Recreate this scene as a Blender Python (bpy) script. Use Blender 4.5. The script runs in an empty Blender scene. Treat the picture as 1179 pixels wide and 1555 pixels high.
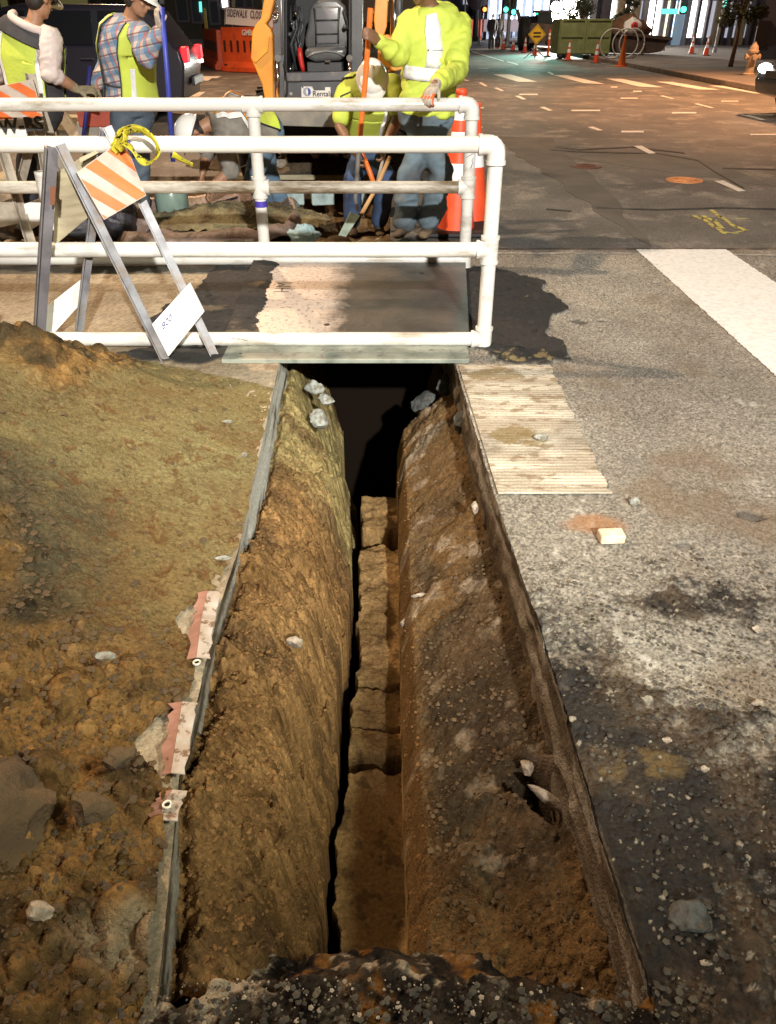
import bpy, bmesh, math, random
import numpy as np
from mathutils import Vector, Matrix
random.seed(7); np.random.seed(7)
S = bpy.context.scene
COL = S.collection
R = math.radians

# ------------------------------------------------------------------ camera
CAMH, PITCH, FPX = 1.5, R(32.5), 1175.0
cam = bpy.data.cameras.new('camera'); cam_o = bpy.data.objects.new('camera', cam); COL.objects.link(cam_o)
cam.sensor_fit = 'HORIZONTAL'; cam.sensor_width = 36.0; cam.lens = 36.0*FPX/1179.0
cam.clip_start = 0.05; cam.clip_end = 1500
cam_o.location = (0, 0, CAMH); cam_o.rotation_euler = (math.pi/2-PITCH, 0, 0)
S.camera = cam_o

# ------------------------------------------------------------------ world: night sky with warm city glow
W = bpy.data.worlds.new('World'); S.world = W; W.use_nodes = True
wn, wl = W.node_tree.nodes, W.node_tree.links
wn.clear()
sky = wn.new('ShaderNodeTexSky'); sky.sky_type = 'NISHITA'; sky.sun_disc = False
sky.sun_elevation = R(-3); sky.sun_rotation = R(200)
glow = wn.new('ShaderNodeMixRGB'); glow.blend_type = 'ADD'; glow.inputs[0].default_value = 1
glow.inputs[2].default_value = (1.0, 0.66, 0.40, 1)
bg = wn.new('ShaderNodeBackground'); bg.inputs[1].default_value = 0.05
wo = wn.new('ShaderNodeOutputWorld')
wl.new(sky.outputs[0], glow.inputs[1]); wl.new(glow.outputs[0], bg.inputs[0]); wl.new(bg.outputs[0], wo.inputs[0])

def spot(name, loc, target, power, col, size, blend, radius):
    l = bpy.data.lights.new(name, 'SPOT'); l.energy = power; l.color = col
    l.spot_size = R(size); l.spot_blend = blend; l.shadow_soft_size = radius
    o = bpy.data.objects.new(name, l); COL.objects.link(o); o.location = loc
    o.rotation_euler = (Vector(target)-Vector(loc)).to_track_quat('-Z', 'Y').to_euler()
    return o
# work-light tower of the crew, behind and to the right of the photographer
spot('work_light', (1.8, -6.0, 5.2), (0.25, 8.0, 0.7), 10500, (1.0, 0.97, 0.90), 42, 0.65, 0.10)
# unseen spot apart from the tower, brightening the spoil heap
spot('heap_fill_spot', (2.6, -0.6, 3.4), (-1.3, 2.7, 0.0), 1050, (0.97, 1.0, 0.80), 50, 0.9, 0.35)
# sodium street lamps over the crossing, followed by unseen fill spots
spot('street_and_fill_light', (11.5, 21, 9.5), (8.5, 20.5, 0), 15000, (1.0, 0.48, 0.22), 100, 0.9, 0.2)
spot('street_and_fill_light.001', (-7, 24, 9.5), (-5, 20, 0), 6500, (1.0, 0.60, 0.34), 130, 0.6, 0.2)
spot('street_and_fill_light.002', (-5.5, 6.5, 7.5), (-1.8, 7.6, 0), 3400, (1.0, 0.74, 0.50), 110, 0.6, 0.15)  # unseen spot that brightens the pit
spot('street_and_fill_light.003', (-1.4, 0.9, 6.6), (-0.1, 2.4, -0.5), 330, (1.0, 0.74, 0.50), 46, 1.0, 0.25)  # unseen overhead fill, added so light reaches the slot floor
spot('street_and_fill_light.004', (6.5, 35, 9), (11, 39, 0), 3000, (1.0, 0.78, 0.58), 130, 0.6, 0.2)  # unseen spot added to brighten the skip and pavement behind

spot('signal_glow', (7.9, 50, 3.2), (5.5, 33, 0), 1600, (0.10, 0.95, 0.75), 60, 0.8, 0.1)
spot('facade_fill_spot', (11.5, 70, 0.9), (13, 80, 3.5), 6000, (0.72, 0.86, 1.0), 120, 0.9, 0.3)  # unseen spot added to brighten the far corner building
S.view_settings.view_transform = 'Standard'; S.view_settings.look = 'None'
S.view_settings.exposure = 0; S.view_settings.gamma = 1; S.view_settings.use_curve_mapping = False
try:
    S.cycles.use_denoising = True; S.cycles.max_bounces = 6; S.cycles.diffuse_bounces = 3
    S.cycles.sample_clamp_indirect = 4; S.cycles.caustics_reflective = False; S.cycles.caustics_refractive = False
except Exception: pass

# ------------------------------------------------------------------ measuring helpers: photograph pixel -> place
def ray(px, py):
    a = (px-589.5)/FPX; b = (777.5-py)/FPX
    return Vector((a, math.cos(PITCH)+b*math.sin(PITCH), -math.sin(PITCH)+b*math.cos(PITCH)))
def G(px, py, z=0.0):
    r = ray(px, py); t = (z-CAMH)/r.z
    return Vector((r.x*t, r.y*t, z))
def P(px, py, Y):
    r = ray(px, py); t = Y/r.y
    return Vector((r.x*t, Y, CAMH+r.z*t))

# ------------------------------------------------------------------ noise
def _h(ix, iy, s):
    n = (ix.astype(np.int64)*374761393 + iy.astype(np.int64)*668265263 + s*144269504) & 0xffffffff
    n = ((n ^ (n >> 13))*1274126177) & 0xffffffff
    return ((n ^ (n >> 16)) & 0xffff)/65535.0
def vn(x, y, s=0):
    ix = np.floor(x); iy = np.floor(y); fx = x-ix; fy = y-iy
    fx = fx*fx*(3-2*fx); fy = fy*fy*(3-2*fy)
    a = _h(ix, iy, s); b = _h(ix+1, iy, s); c = _h(ix, iy+1, s); d = _h(ix+1, iy+1, s)
    return (a+(b-a)*fx)*(1-fy)+(c+(d-c)*fx)*fy
def fbm(x, y, f, o=4, s=0, g=0.5):
    x = np.asarray(x, float); y = np.asarray(y, float)
    t = 0; a = 1; tot = 0
    for k in range(o):
        ca, sa = math.cos(k*0.9+0.4), math.sin(k*0.9+0.4)
        t = t+a*(vn((x*ca-y*sa)*f+k*17.3, (x*sa+y*ca)*f-k*9.1, s+k)-0.5)*2; tot += a; a *= g; f *= 2.03
    return t/tot
def cells(x, y, cell, s=0, dens=0.8, squash=0.8, rmin=0.25, rmax=0.62):
    gx = x/cell; gy = y/cell; ix = np.floor(gx); iy = np.floor(gy)
    best = np.zeros_like(gx); cid = np.full_like(gx, 0.5)
    for dx in (-1, 0, 1):
        for dy in (-1, 0, 1):
            jx = ix+dx; jy = iy+dy
            cx = jx+_h(jx, jy, s+1); cy = jy+_h(jx, jy, s+2)
            k = _h(jx, jy, s+3); r = rmin+(rmax-rmin)*_h(jx, jy, s+4)**2
            an = _h(jx, jy, s+5)*3.14; ca = np.cos(an); sa = np.sin(an)
            ux = (gx-cx)*ca+(gy-cy)*sa; uy = (-(gx-cx)*sa+(gy-cy)*ca)*1.35
            d2 = ux*ux+uy*uy
            hh = np.where(k < dens, np.sqrt(np.maximum(0, r*r-d2))*squash, 0)
            m = hh > best
            best = np.where(m, hh, best); cid = np.where(m, _h(jx, jy, s+6), cid)
    return best*cell, cid
def sst(a, b, x):
    t = np.clip((x-a)/(b-a), 0, 1); return t*t*(3-2*t)

# ------------------------------------------------------------------ materials
MATS = {}
class NT:
    def __init__(s, name):
        s.m = bpy.data.materials.new(name); s.m.use_nodes = True
        s.n = s.m.node_tree.nodes; s.l = s.m.node_tree.links
        s.b = s.n['Principled BSDF']; s.co = s.n.new('ShaderNodeTexCoord')
    def noise(s, scale, detail=4, rough=0.55, coord='Object', stretch=None, dist=0):
        t = s.n.new('ShaderNodeTexNoise'); t.inputs['Scale'].default_value = scale
        t.inputs['Detail'].default_value = detail; t.inputs['Roughness'].default_value = rough
        t.inputs['Distortion'].default_value = dist
        src = s.co.outputs[coord]
        if stretch:
            mp = s.n.new('ShaderNodeMapping'); mp.inputs['Scale'].default_value = stretch
            s.l.new(src, mp.inputs[0]); src = mp.outputs[0]
        s.l.new(src, t.inputs['Vector']); return t.outputs['Fac']
    def ramp(s, fac, stops):
        r = s.n.new('ShaderNodeValToRGB'); e = r.color_ramp.elements
        e[0].position, e[0].color = stops[0][0], (*stops[0][1], 1)
        e[1].position, e[1].color = stops[-1][0], (*stops[-1][1], 1)
        for p, c in stops[1:-1]:
            q = e.new(p); q.color = (*c, 1)
        s.l.new(fac, r.inputs[0]); return r.outputs[0]
    def mix(s, fac, a, b, mode='MIX'):
        m = s.n.new('ShaderNodeMixRGB'); m.blend_type = mode
        for i, v in enumerate((fac, a, b)):
            if isinstance(v, (int, float)): m.inputs[i].default_value = v if i == 0 else (v, v, v, 1)
            elif isinstance(v, tuple): m.inputs[i].default_value = (*v[:3], 1)
            else: s.l.new(v, m.inputs[i])
        return m.outputs[0]
    def math(s, op, a, b=0.0):
        m = s.n.new('ShaderNodeMath'); m.operation = op
        for i, v in enumerate((a, b)):
            if isinstance(v, (int, float)): m.inputs[i].default_value = v
            else: s.l.new(v, m.inputs[i])
        return m.outputs[0]
    def bump(s, fac, strength, dist=0.01, prev=None):
        b = s.n.new('ShaderNodeBump'); b.inputs['Strength'].default_value = strength
        b.inputs['Distance'].default_value = dist; s.l.new(fac, b.inputs['Height'])
        if prev is not None: s.l.new(prev, b.inputs['Normal'])
        s.l.new(b.outputs[0], s.b.inputs['Normal']); return b.outputs[0]
    def color(s, v):
        if isinstance(v, tuple): s.b.inputs['Base Color'].default_value = (*v, 1)
        else: s.l.new(v, s.b.inputs['Base Color'])
def mat(name, col, rough=0.6, col2=None, scale=8, lo=0.4, hi=0.65, metal=0.0, bump=0.0, bscale=60, dist=0.004,
        emit=None, es=1.0, spec=None, stretch=None, alpha=None, trans=None, dirt=None, dscale=6, dlo=0.55, dhi=0.68, attr=False):
    if name in MATS: return MATS[name]
    t = NT(name); b = t.b
    c = col
    if attr:
        a = t.n.new('ShaderNodeAttribute'); a.attribute_name = 'Col'
        c = t.mix(1.0, a.outputs['Color'], t.ramp(t.noise(scale, 8, 0.65), [(0.25, (0.55,)*3), (0.75, (1.5,)*3)]), 'MULTIPLY')
    elif col2 is not None:
        c = t.mix(t.ramp(t.noise(scale, 5, stretch=stretch), [(lo, (0,)*3), (hi, (1,)*3)]), col, col2)
    if dirt is not None:
        c = t.mix(t.ramp(t.noise(dscale, 8, 0.7, stretch=stretch), [(dlo, (0,)*3), (dhi, (1,)*3)]), c, dirt)
    t.color(c)
    b.inputs['Roughness'].default_value = rough; b.inputs['Metallic'].default_value = metal
    if spec is not None: b.inputs['Specular IOR Level'].default_value = spec
    if bump: t.bump(t.noise(bscale, 6, 0.6, stretch=stretch), bump, dist)
    if emit: b.inputs['Emission Color'].default_value = (*emit, 1); b.inputs['Emission Strength'].default_value = es
    if trans: b.inputs['Transmission Weight'].default_value = trans
    MATS[name] = t.m; return t.m

# ------------------------------------------------------------------ object helpers
WLOC = {}
def tag(o, label=None, cat=None, group=None, kind=None):
    if label: o['label'] = label
    if cat: o['category'] = cat
    if group: o['group'] = group
    if kind: o['kind'] = kind
    return o
def thing(name, label, cat, loc, group=None):
    o = bpy.data.objects.new(name, None); COL.objects.link(o); o.location = loc
    WLOC[o.name] = Vector(loc); o.empty_display_size = 0.1
    return tag(o, label, cat, group)
def link(name, me, parent=None, loc=(0, 0, 0)):
    o = bpy.data.objects.new(name, me); COL.objects.link(o)
    if parent is not None: o.parent = parent
    o.location = loc
    base = WLOC[parent.name] if parent is not None else Vector((0, 0, 0))
    WLOC[o.name] = base+Vector(loc)
    return o
class MB:
    """collects shapes in world coordinates; build() makes ONE mesh object"""
    def __init__(s): s.v = []; s.f = []
    def add(s, vs, fs):
        k = len(s.v); s.v += [Vector(v) for v in vs]; s.f += [tuple(i+k for i in f) for f in fs]; return s
    def box(s, c, d, rot=None):
        c = Vector(c); x, y, z = [q/2 for q in d]
        vs = [Vector((a*x, b*y, e*z)) for a in (-1, 1) for b in (-1, 1) for e in (-1, 1)]
        if rot is not None: vs = [rot @ v for v in vs]
        return s.add([v+c for v in vs], [(0, 1, 3, 2), (4, 6, 7, 5), (0, 4, 5, 1), (2, 3, 7, 6), (0, 2, 6, 4), (1, 5, 7, 3)])
    def bar(s, a, b, w, t, up=(0, 0, 1)):
        """rectangular bar from a to b, w wide, t thick (t along up)"""
        a, b = Vector(a), Vector(b); d = (b-a); L = d.length; d.normalize()
        up = Vector(up); u = (up-d*up.dot(d))
        if u.length < 1e-4: u = d.orthogonal()
        u.normalize(); w_ = d.cross(u)
        m = Matrix((w_, d, u)).transposed()
        return s.box((a+b)/2, (w, L, t), m)
    def tube(s, path, rad, n=12, cap=True, hint=(0, 0, 1), sq=None):
        path = [Vector(p) for p in path]; m = len(path)
        if not hasattr(rad, '__len__'): rad = [rad]*m
        vs = []; prev = None
        for i, p in enumerate(path):
            d = (path[min(i+1, m-1)]-path[max(i-1, 0)])
            if d.length < 1e-7: d = Vector((0, 0, 1))
            d.normalize()
            h = prev if prev is not None else Vector(hint)
            u = h-d*h.dot(d)
            if u.length < 1e-3: u = d.orthogonal()
            u.normalize(); prev = u; w = d.cross(u)
            r = rad[i]; ru, rw = (r if hasattr(r, '__len__') else (r, r))
            for k in range(n):
                a = 2*math.pi*k/n; vs.append(p+u*math.cos(a)*ru+w*math.sin(a)*rw)
        fs = [(i*n+k, i*n+(k+1) % n, (i+1)*n+(k+1) % n, (i+1)*n+k) for i in range(m-1) for k in range(n)]
        if cap: fs += [tuple(range(n))[::-1], tuple(range((m-1)*n, m*n))]
        return s.add(vs, fs)
    def cyl(s, a, b, r, r2=None, n=16): return s.tube([a, b], [r, r if r2 is None else r2], n)
    def lathe(s, c, prof, n=20, axis=(0, 0, 1)):
        ax = Vector(axis).normalized(); u = ax.orthogonal().normalized(); w = ax.cross(u); c = Vector(c)
        vs = [c+ax*z+(u*math.cos(2*math.pi*k/n)+w*math.sin(2*math.pi*k/n))*r for r, z in prof for k in range(n)]
        m = len(prof)
        fs = [(i*n+k, i*n+(k+1) % n, (i+1)*n+(k+1) % n, (i+1)*n+k) for i in range(m-1) for k in range(n)]
        fs += [tuple(range(n))[::-1], tuple(range((m-1)*n, m*n))]
        return s.add(vs, fs)
    def ell(s, c, r, n=14, m=9, rot=None, noise=0, seed=0):
        c = Vector(c); rx, ry, rz = r if hasattr(r, '__len__') else (r, r, r)
        rnd = random.Random(seed); vs = []
        for i in range(m+1):
            t = math.pi*i/m
            for k in range(n):
                a = 2*math.pi*k/n
                v = Vector((math.sin(t)*math.cos(a)*rx, math.sin(t)*math.sin(a)*ry, math.cos(t)*rz))
                if noise: v *= 1+(rnd.random()-0.5)*noise
                if rot is not None: v = rot @ v
                vs.append(c+v)
        fs = [(i*n+k, (i+1)*n+k, (i+1)*n+(k+1) % n, i*n+(k+1) % n) for i in range(m) for k in range(n)]
        return s.add(vs, fs)
    def prism(s, pts, off):
        """flat outline pts (3D, coplanar) given thickness by vector off"""
        pts = [Vector(p) for p in pts]; off = Vector(off); n = len(pts)
        return s.add(pts+[p+off for p in pts],
                     [tuple(range(n)), tuple(range(n, 2*n))[::-1]]+[(i, i+n, (i+1) % n+n, (i+1) % n) for i in range(n)])
    def build(s, name, m, parent=None, smooth=False, bevel=0, seg=2, solid=0, sub=0, label=None, auto=False):
        base = WLOC[parent.name] if parent is not None else Vector((0, 0, 0))
        me = bpy.data.meshes.new(name)
        me.from_pydata([tuple(v-base) for v in s.v], [], s.f)
        bm = bmesh.new(); bm.from_mesh(me)
        bmesh.ops.remove_doubles(bm, verts=bm.verts, dist=1e-6)
        bmesh.ops.dissolve_degenerate(bm, edges=bm.edges, dist=1e-7)
        bmesh.ops.recalc_face_normals(bm, faces=bm.faces)
        bm.to_mesh(me); bm.free()
        me.materials.append(m)
        if smooth:
            me.polygons.foreach_set('use_smooth', [True]*len(me.polygons))
            if auto: me.set_sharp_from_angle(angle=R(40))
        o = link(name, me, parent)
        if label: o['label'] = label
        if bevel:
            b = o.modifiers.new('b', 'BEVEL'); b.width = bevel; b.segments = seg; b.limit_method = 'ANGLE'; b.angle_limit = R(40)
        if solid:
            b = o.modifiers.new('s', 'SOLIDIFY'); b.thickness = solid; b.offset = 0
        if sub:
            b = o.modifiers.new('u', 'SUBSURF'); b.levels = sub; b.render_levels = sub
        return o
def dup(o, dv, parent=None, name=None):
    """copy of a thing or part with all its children, moved by dv; meshes shared"""
    c = o.copy(); COL.objects.link(c); c.parent = parent
    if name: c.name = name
    c.location = o.location+Vector(dv)
    WLOC[c.name] = WLOC[o.name]+Vector(dv) if parent is None else WLOC[parent.name]+c.location
    for ch in [q for q in bpy.data.objects if q.parent == o]: dup(ch, (0, 0, 0), c)
    return c
def fuse(o, voxel, smooth=4, fold=0.0, fs=9, seed=0):
    """voxel-remesh the parts of one body into one continuous surface"""
    r = o.modifiers.new('r', 'REMESH'); r.mode = 'VOXEL'; r.voxel_size = voxel
    q = o.modifiers.new('q', 'SMOOTH'); q.factor = 0.6; q.iterations = smooth
    dg = bpy.context.evaluated_depsgraph_get()
    me = bpy.data.meshes.new_from_object(o.evaluated_get(dg)); o.modifiers.clear()
    m = o.data.materials[0]; old = o.data; o.data = me; me.name = old.name
    if not me.materials: me.materials.append(m)
    me.polygons.foreach_set('use_smooth', [True]*len(me.polygons))
    if fold:
        n = len(me.vertices); co = np.empty(n*3); me.vertices.foreach_get('co', co); co = co.reshape(-1, 3)
        no = np.empty(n*3); me.vertices.foreach_get('normal', no); no = no.reshape(-1, 3)
        d = fbm(co[:, 0]*1.0+co[:, 1]*0.7, co[:, 2]*1.6+co[:, 1]*0.5, fs, 3, seed)
        d2 = 1-np.abs(fbm(co[:, 0]+co[:, 1]*0.8, co[:, 2]*2.2-co[:, 0]*0.8, fs*0.8, 2, seed+9))*2
        co += no*((d*0.6+d2*0.5)[:, None])*fold
        me.vertices.foreach_set('co', co.reshape(-1)); me.update()
    return o
def text_obj(name, txt, size, origin, xdir, ydir, m, parent, bold=0.0, extr=0.0006, spacing=1.0, xs=1.0):
    cu = bpy.data.curves.new(name, 'FONT'); cu.body = txt; cu.size = size; cu.extrude = extr; cu.offset = bold
    cu.space_character = spacing; cu.resolution_u = 3
    t = bpy.data.objects.new('t', cu); COL.objects.link(t)
    dg = bpy.context.evaluated_depsgraph_get(); dg.update()
    me = bpy.data.meshes.new_from_object(t.evaluated_get(dg)); bpy.data.objects.remove(t)
    x = Vector(xdir).normalized(); y = Vector(ydir).normalized(); z = x.cross(y)
    base = WLOC[parent.name] if parent is not None else Vector((0, 0, 0))
    for v in me.vertices: v.co = Vector(origin)-base+x*v.co.x*xs+y*v.co.y+z*v.co.z
    me.name = name; me.materials.clear(); me.materials.append(m)
    return link(name, me, parent)
def grid_obj(name, X, Y, Z, m, C=None, mask=None, parent=None, kind=None, smooth=True):
    ny, nx = X.shape
    co = np.stack([X, Y, Z], -1).reshape(-1, 3)
    idx = np.arange(ny*nx).reshape(ny, nx)
    q = np.stack([idx[:-1, :-1], idx[:-1, 1:], idx[1:, 1:], idx[1:, :-1]], -1).reshape(-1, 4)
    if mask is not None:
        q = q[mask.reshape(-1)]
        used = np.unique(q); rem = np.full(ny*nx, -1); rem[used] = np.arange(len(used))
        co = co[used]; q = rem[q]
        if C is not None: C = C.reshape(-1, 3)[used]
    me = bpy.data.meshes.new(name)
    me.vertices.add(len(co)); me.vertices.foreach_set('co', co.reshape(-1).astype(np.float32))
    me.loops.add(q.size); me.loops.foreach_set('vertex_index', q.reshape(-1).astype(np.int32))
    me.polygons.add(len(q)); me.polygons.foreach_set('loop_start', np.arange(0, q.size, 4).astype(np.int32))
    me.update(calc_edges=True)
    if smooth: me.polygons.foreach_set('use_smooth', [True]*len(q))
    if C is not None:
        a = me.color_attributes.new('Col', 'FLOAT_COLOR', 'POINT')
        c4 = np.ones((len(co), 4), np.float32); c4[:, :3] = np.clip(C.reshape(-1, 3), 0.004, 0.9)
        a.data.foreach_set('color', c4.reshape(-1))
    me.materials.append(m)
    o = link(name, me, parent)
    if kind: o['kind'] = kind
    return o
def lerp3(a, b, t): return np.asarray(a)*(1-t[..., None])+np.asarray(b)*t[..., None]
# ================================================================== SETTING: ground, pavement, trench
def tl(y): return np.interp(y, [0.3, 0.73, 1.2, 1.83, 2.14, 3.75, 6.2], [-0.40, -0.42, -0.49, -0.51, -0.50, -0.56, -0.60])
def tr(y): return np.interp(y, [0.3, 0.73, 1.18, 1.73, 2.46, 3.71, 6.2], [0.48, 0.48, 0.46, 0.445, 0.40, 0.35, 0.30])
TN, TF = 0.74, 5.2            # near and far end of the trench
PX0, PX1, PY0, PY1 = -3.4, 0.02, 6.3, 9.5   # second excavation

m_soil = mat('soil', None, 0.95, attr=True, scale=75, bump=1.0, bscale=130, dist=0.012, spec=0.04)
m_asph = mat('asphalt', None, 0.85, attr=True, scale=140, bump=0.8, bscale=260, dist=0.004, spec=0.3)
def road_mat():
    t = NT('far_asphalt')
    big = t.ramp(t.noise(0.55, 6, 0.6), [(0.35, (0.075, 0.068, 0.060)), (0.52, (0.12, 0.108, 0.095)), (0.68, (0.18, 0.162, 0.14))])
    sp = t.ramp(t.noise(60, 8, 0.8), [(0.3, (0.35,)*3), (0.55, (1.1,)*3), (0.68, (2.6,)*3)])
    big = t.mix(t.ramp(t.noise(1.7, 8, 0.7), [(0.52, (0,)*3), (0.62, (1,)*3)]), big, (0.23, 0.205, 0.175))
    t.color(t.mix(1.0, big, sp, 'MULTIPLY'))
    t.b.inputs['Roughness'].default_value = 0.72
    t.bump(t.noise(90, 5, 0.7), 0.6, 0.008); return t.m
m_road = road_mat()

# --- base road sheet to the horizon, with the two excavations cut out
xs = [-300, -120, -60, -30, -15, -8, -5.2, PX0]
ys = [-6, -2, 0.2, 0.60, 1.2, 1.83, 2.46, 3.0, 3.75, 4.5, TF, 5.8, PY0, 7, 8, 9, PY1, 11, 14, 18, 24, 32, 45, 70, 120, 250, 600]
rows = []
for y in ys:
    yy = min(y, 6.2)
    rows.append(xs+[-2.2, -1.2, float(tl(yy)), PX1 if y > TF else 0.5*(float(tl(yy))+float(tr(yy))), float(tr(yy)), 1, 2.2, 4, 7, 9, 12, 20, 40, 90, 300])
X = np.array(rows); Y = np.repeat(np.array(ys, float)[:, None], X.shape[1], 1)
msk = np.ones((X.shape[0]-1, X.shape[1]-1), bool)
ia = len(xs)-1; it = len(xs)+2
for j in range(len(ys)-1):
    if 0.59 <= ys[j] < TF: msk[j, it] = msk[j, it+1] = False
    if PY0 <= ys[j] < PY1: msk[j, ia:it+1] = False
grid_obj('road', X, Y, np.full_like(X, -0.012), m_road, mask=msk, kind='structure', smooth=False)

def ellm(x, y, px, py, rx, ry, soft=0.35):
    c = G(px, py); k = min(rx, ry); wx = fbm(x, y, 0.9/k, 4, 901)*k*0.55; wy = fbm(x, y, 0.9/k, 4, 907)*k*0.55
    d = np.sqrt(((x+wx-c.x)/rx)**2+((y+wy-c.y)/ry)**2)
    return 1-sst(1-soft, 1+soft, d)

# --- near pavement, right of the trench (worn aggregate, spoil and rubble trodden onto it)
def rowsteps(y0, y1, k, mn):
    out = [y0]
    while out[-1] < y1: out.append(out[-1]+max(mn, k*out[-1]))
    out[-1] = y1; return np.array(out)
yy = rowsteps(0.42, 6.14, 0.0022, 0.0033)
u = np.concatenate([np.linspace(0, 1.25, 330), np.linspace(1.25, 3.0, 270)[1:]])
Y, U = np.meshgrid(yy, u, indexing='ij')
X = tr(Y)+U
n1 = fbm(X, Y, 2.2, 5, 3); n2 = fbm(X, Y, 9, 4, 5)
rub = np.maximum.reduce([
    0.9*ellm(X, Y, 1050, 925, 0.36, 0.17, 0.85), ellm(X, Y, 880, 1060, 0.26, 0.24, 0.8), ellm(X, Y, 960, 1130, 0.36, 0.20, 0.7),
    ellm(X, Y, 1000, 1330, 0.75, 0.35, 0.5), 0.8*ellm(X, Y, 880, 960, 0.2, 0.22, 0.9), ellm(X, Y, 1150, 1240, 0.5, 0.28, 0.6), 1-sst(0.74, 0.95, Y)])
rub = rub*(1-0.60*ellm(X, Y, 1100, 1015, 0.20, 0.10, 0.9))*(1-0.5*ellm(X, Y, 1150, 1140, 0.18, 0.06, 0.9))
rub = sst(0.38, 0.88, rub*0.9+0.30*n1+0.30*n2+0.60*fbm(X, Y, 26, 5, 57, 0.8)+0.10*(1-sst(0.9, 2.0, Y)))
c1, id1 = cells(X, Y, 0.075, 11, 0.22, 0.7); c2, id2 = cells(X, Y, 0.024, 21, 0.65, 0.8); c3, id3 = cells(X, Y, 0.011, 31, 0.9, 0.9, 0.3, 0.7)
crumb = np.maximum(c1*0.8*(n1 > -0.1), np.maximum(c2, c3))
tarp = ellm(X, Y, 757, 470, 0.36, 0.98, 0.12)
tarp = sst(0.42, 0.55, tarp+0.30*fbm(X, Y, 5, 4, 8)+0.18*n2)*(Y > 3.74+0.03*n2)
ct, idt = cells(X, Y, 0.05, 41, 0.8, 0.5)
edge = sst(0, 0.02, X-tr(Y))
Z = 0.0015*fbm(X, Y, 60, 3, 2)+rub*(crumb*0.9+0.02*sst(-0.2, 0.7, n1)+0.004*n2)+tarp*(0.016+0.5*ct+0.006*n2)
grit = (c3 > 0.0045)*(_h(np.floor(X/0.02), np.floor(Y/0.02), 77) > 0.80)
Z = Z+grit*(1-rub)*c3*0.5
pit = ellm(X, Y, 1142, 783, 0.045, 0.03, 0.4)+ellm(X, Y, 1042, 828, 0.03, 0.02, 0.4)+ellm(X, Y, 880, 488, 0.045, 0.04, 0.4)+ellm(X, Y, 915, 487, 0.03, 0.02, 0.4)+ellm(X, Y, 912, 502, 0.02, 0.02, 0.4)
pit = np.clip(pit, 0, 1)
Z = Z-0.016*pit-0.008*(1-edge)*(0.5+n2)
# colours of the materials themselves: grey-tan worn asphalt, brown trodden soil, black rubble
basec = lerp3((0.20, 0.18, 0.15), (0.31, 0.285, 0.24), sst(-0.4, 0.5, fbm(X, Y, 1.3, 5, 61)))
sp = vn(X*170, Y*170, 5); sp2 = vn(X*90, Y*90, 6)
basec = basec*(0.28+1.25*sp+0.35*(sp2 > 0.72))[..., None]
wht = sst(0.25, 0.55, fbm(X, Y, 3.5, 6, 91))*sst(0.5, 0.9, vn(X*50, Y*30, 92))
basec = lerp3(basec, (0.48, 0.45, 0.40), wht*0.6)
dirtm = sst(0.0, 0.5, fbm(X, Y, 3, 5, 71)+0.45*(1-sst(1.4, 2.6, Y))-0.15)
basec = lerp3(basec, (0.15, 0.105, 0.062), dirtm*0.55)
rc = lerp3((0.018, 0.015, 0.013), (0.060, 0.042, 0.027), sst(-0.25, 0.35, fbm(X, Y, 7, 4, 81)))
gid = np.where(c2 > c3, id2, id3)
rc = np.where((gid > 0.965)[..., None], np.array((0.24, 0.21, 0.16)), rc*(0.55+0.9*gid)[..., None])
rc = lerp3(rc, (0.24, 0.155, 0.05), sst(0.75, 1.3, ellm(X, Y, 975, 1175, 0.16, 0.07, 0.9)+1.1*n2+0.4*fbm(X, Y, 30, 3, 55))*0.35)
Cc = lerp3(basec, rc, rub)
tc = lerp3((0.016, 0.016, 0.016), (0.035, 0.033, 0.032), idt)
tc = lerp3(tc, (0.19, 0.145, 0.07), sst(0.32, 0.5, fbm(X, Y, 13, 5, 83, 0.7)+0.35*ellm(X, Y, 790, 540, 0.25, 0.15)-0.15))
Cc = lerp3(Cc, tc, tarp)
Cc = lerp3(Cc, (0.014, 0.012, 0.010), pit)
Cc = lerp3(Cc, (0.28, 0.13, 0.05), ellm(X, Y, 905, 797, 0.09, 0.06, 0.5)*0.7)
Cc = lerp3(Cc, (0.24, 0.18, 0.12), sst(0.5, 0.8, ellm(X, Y, 1000, 378, 2.6, 0.05, 0.4))*0.5)
grid_obj('pavement_right', X, Y, Z, m_asph, Cc, kind='structure')

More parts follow.
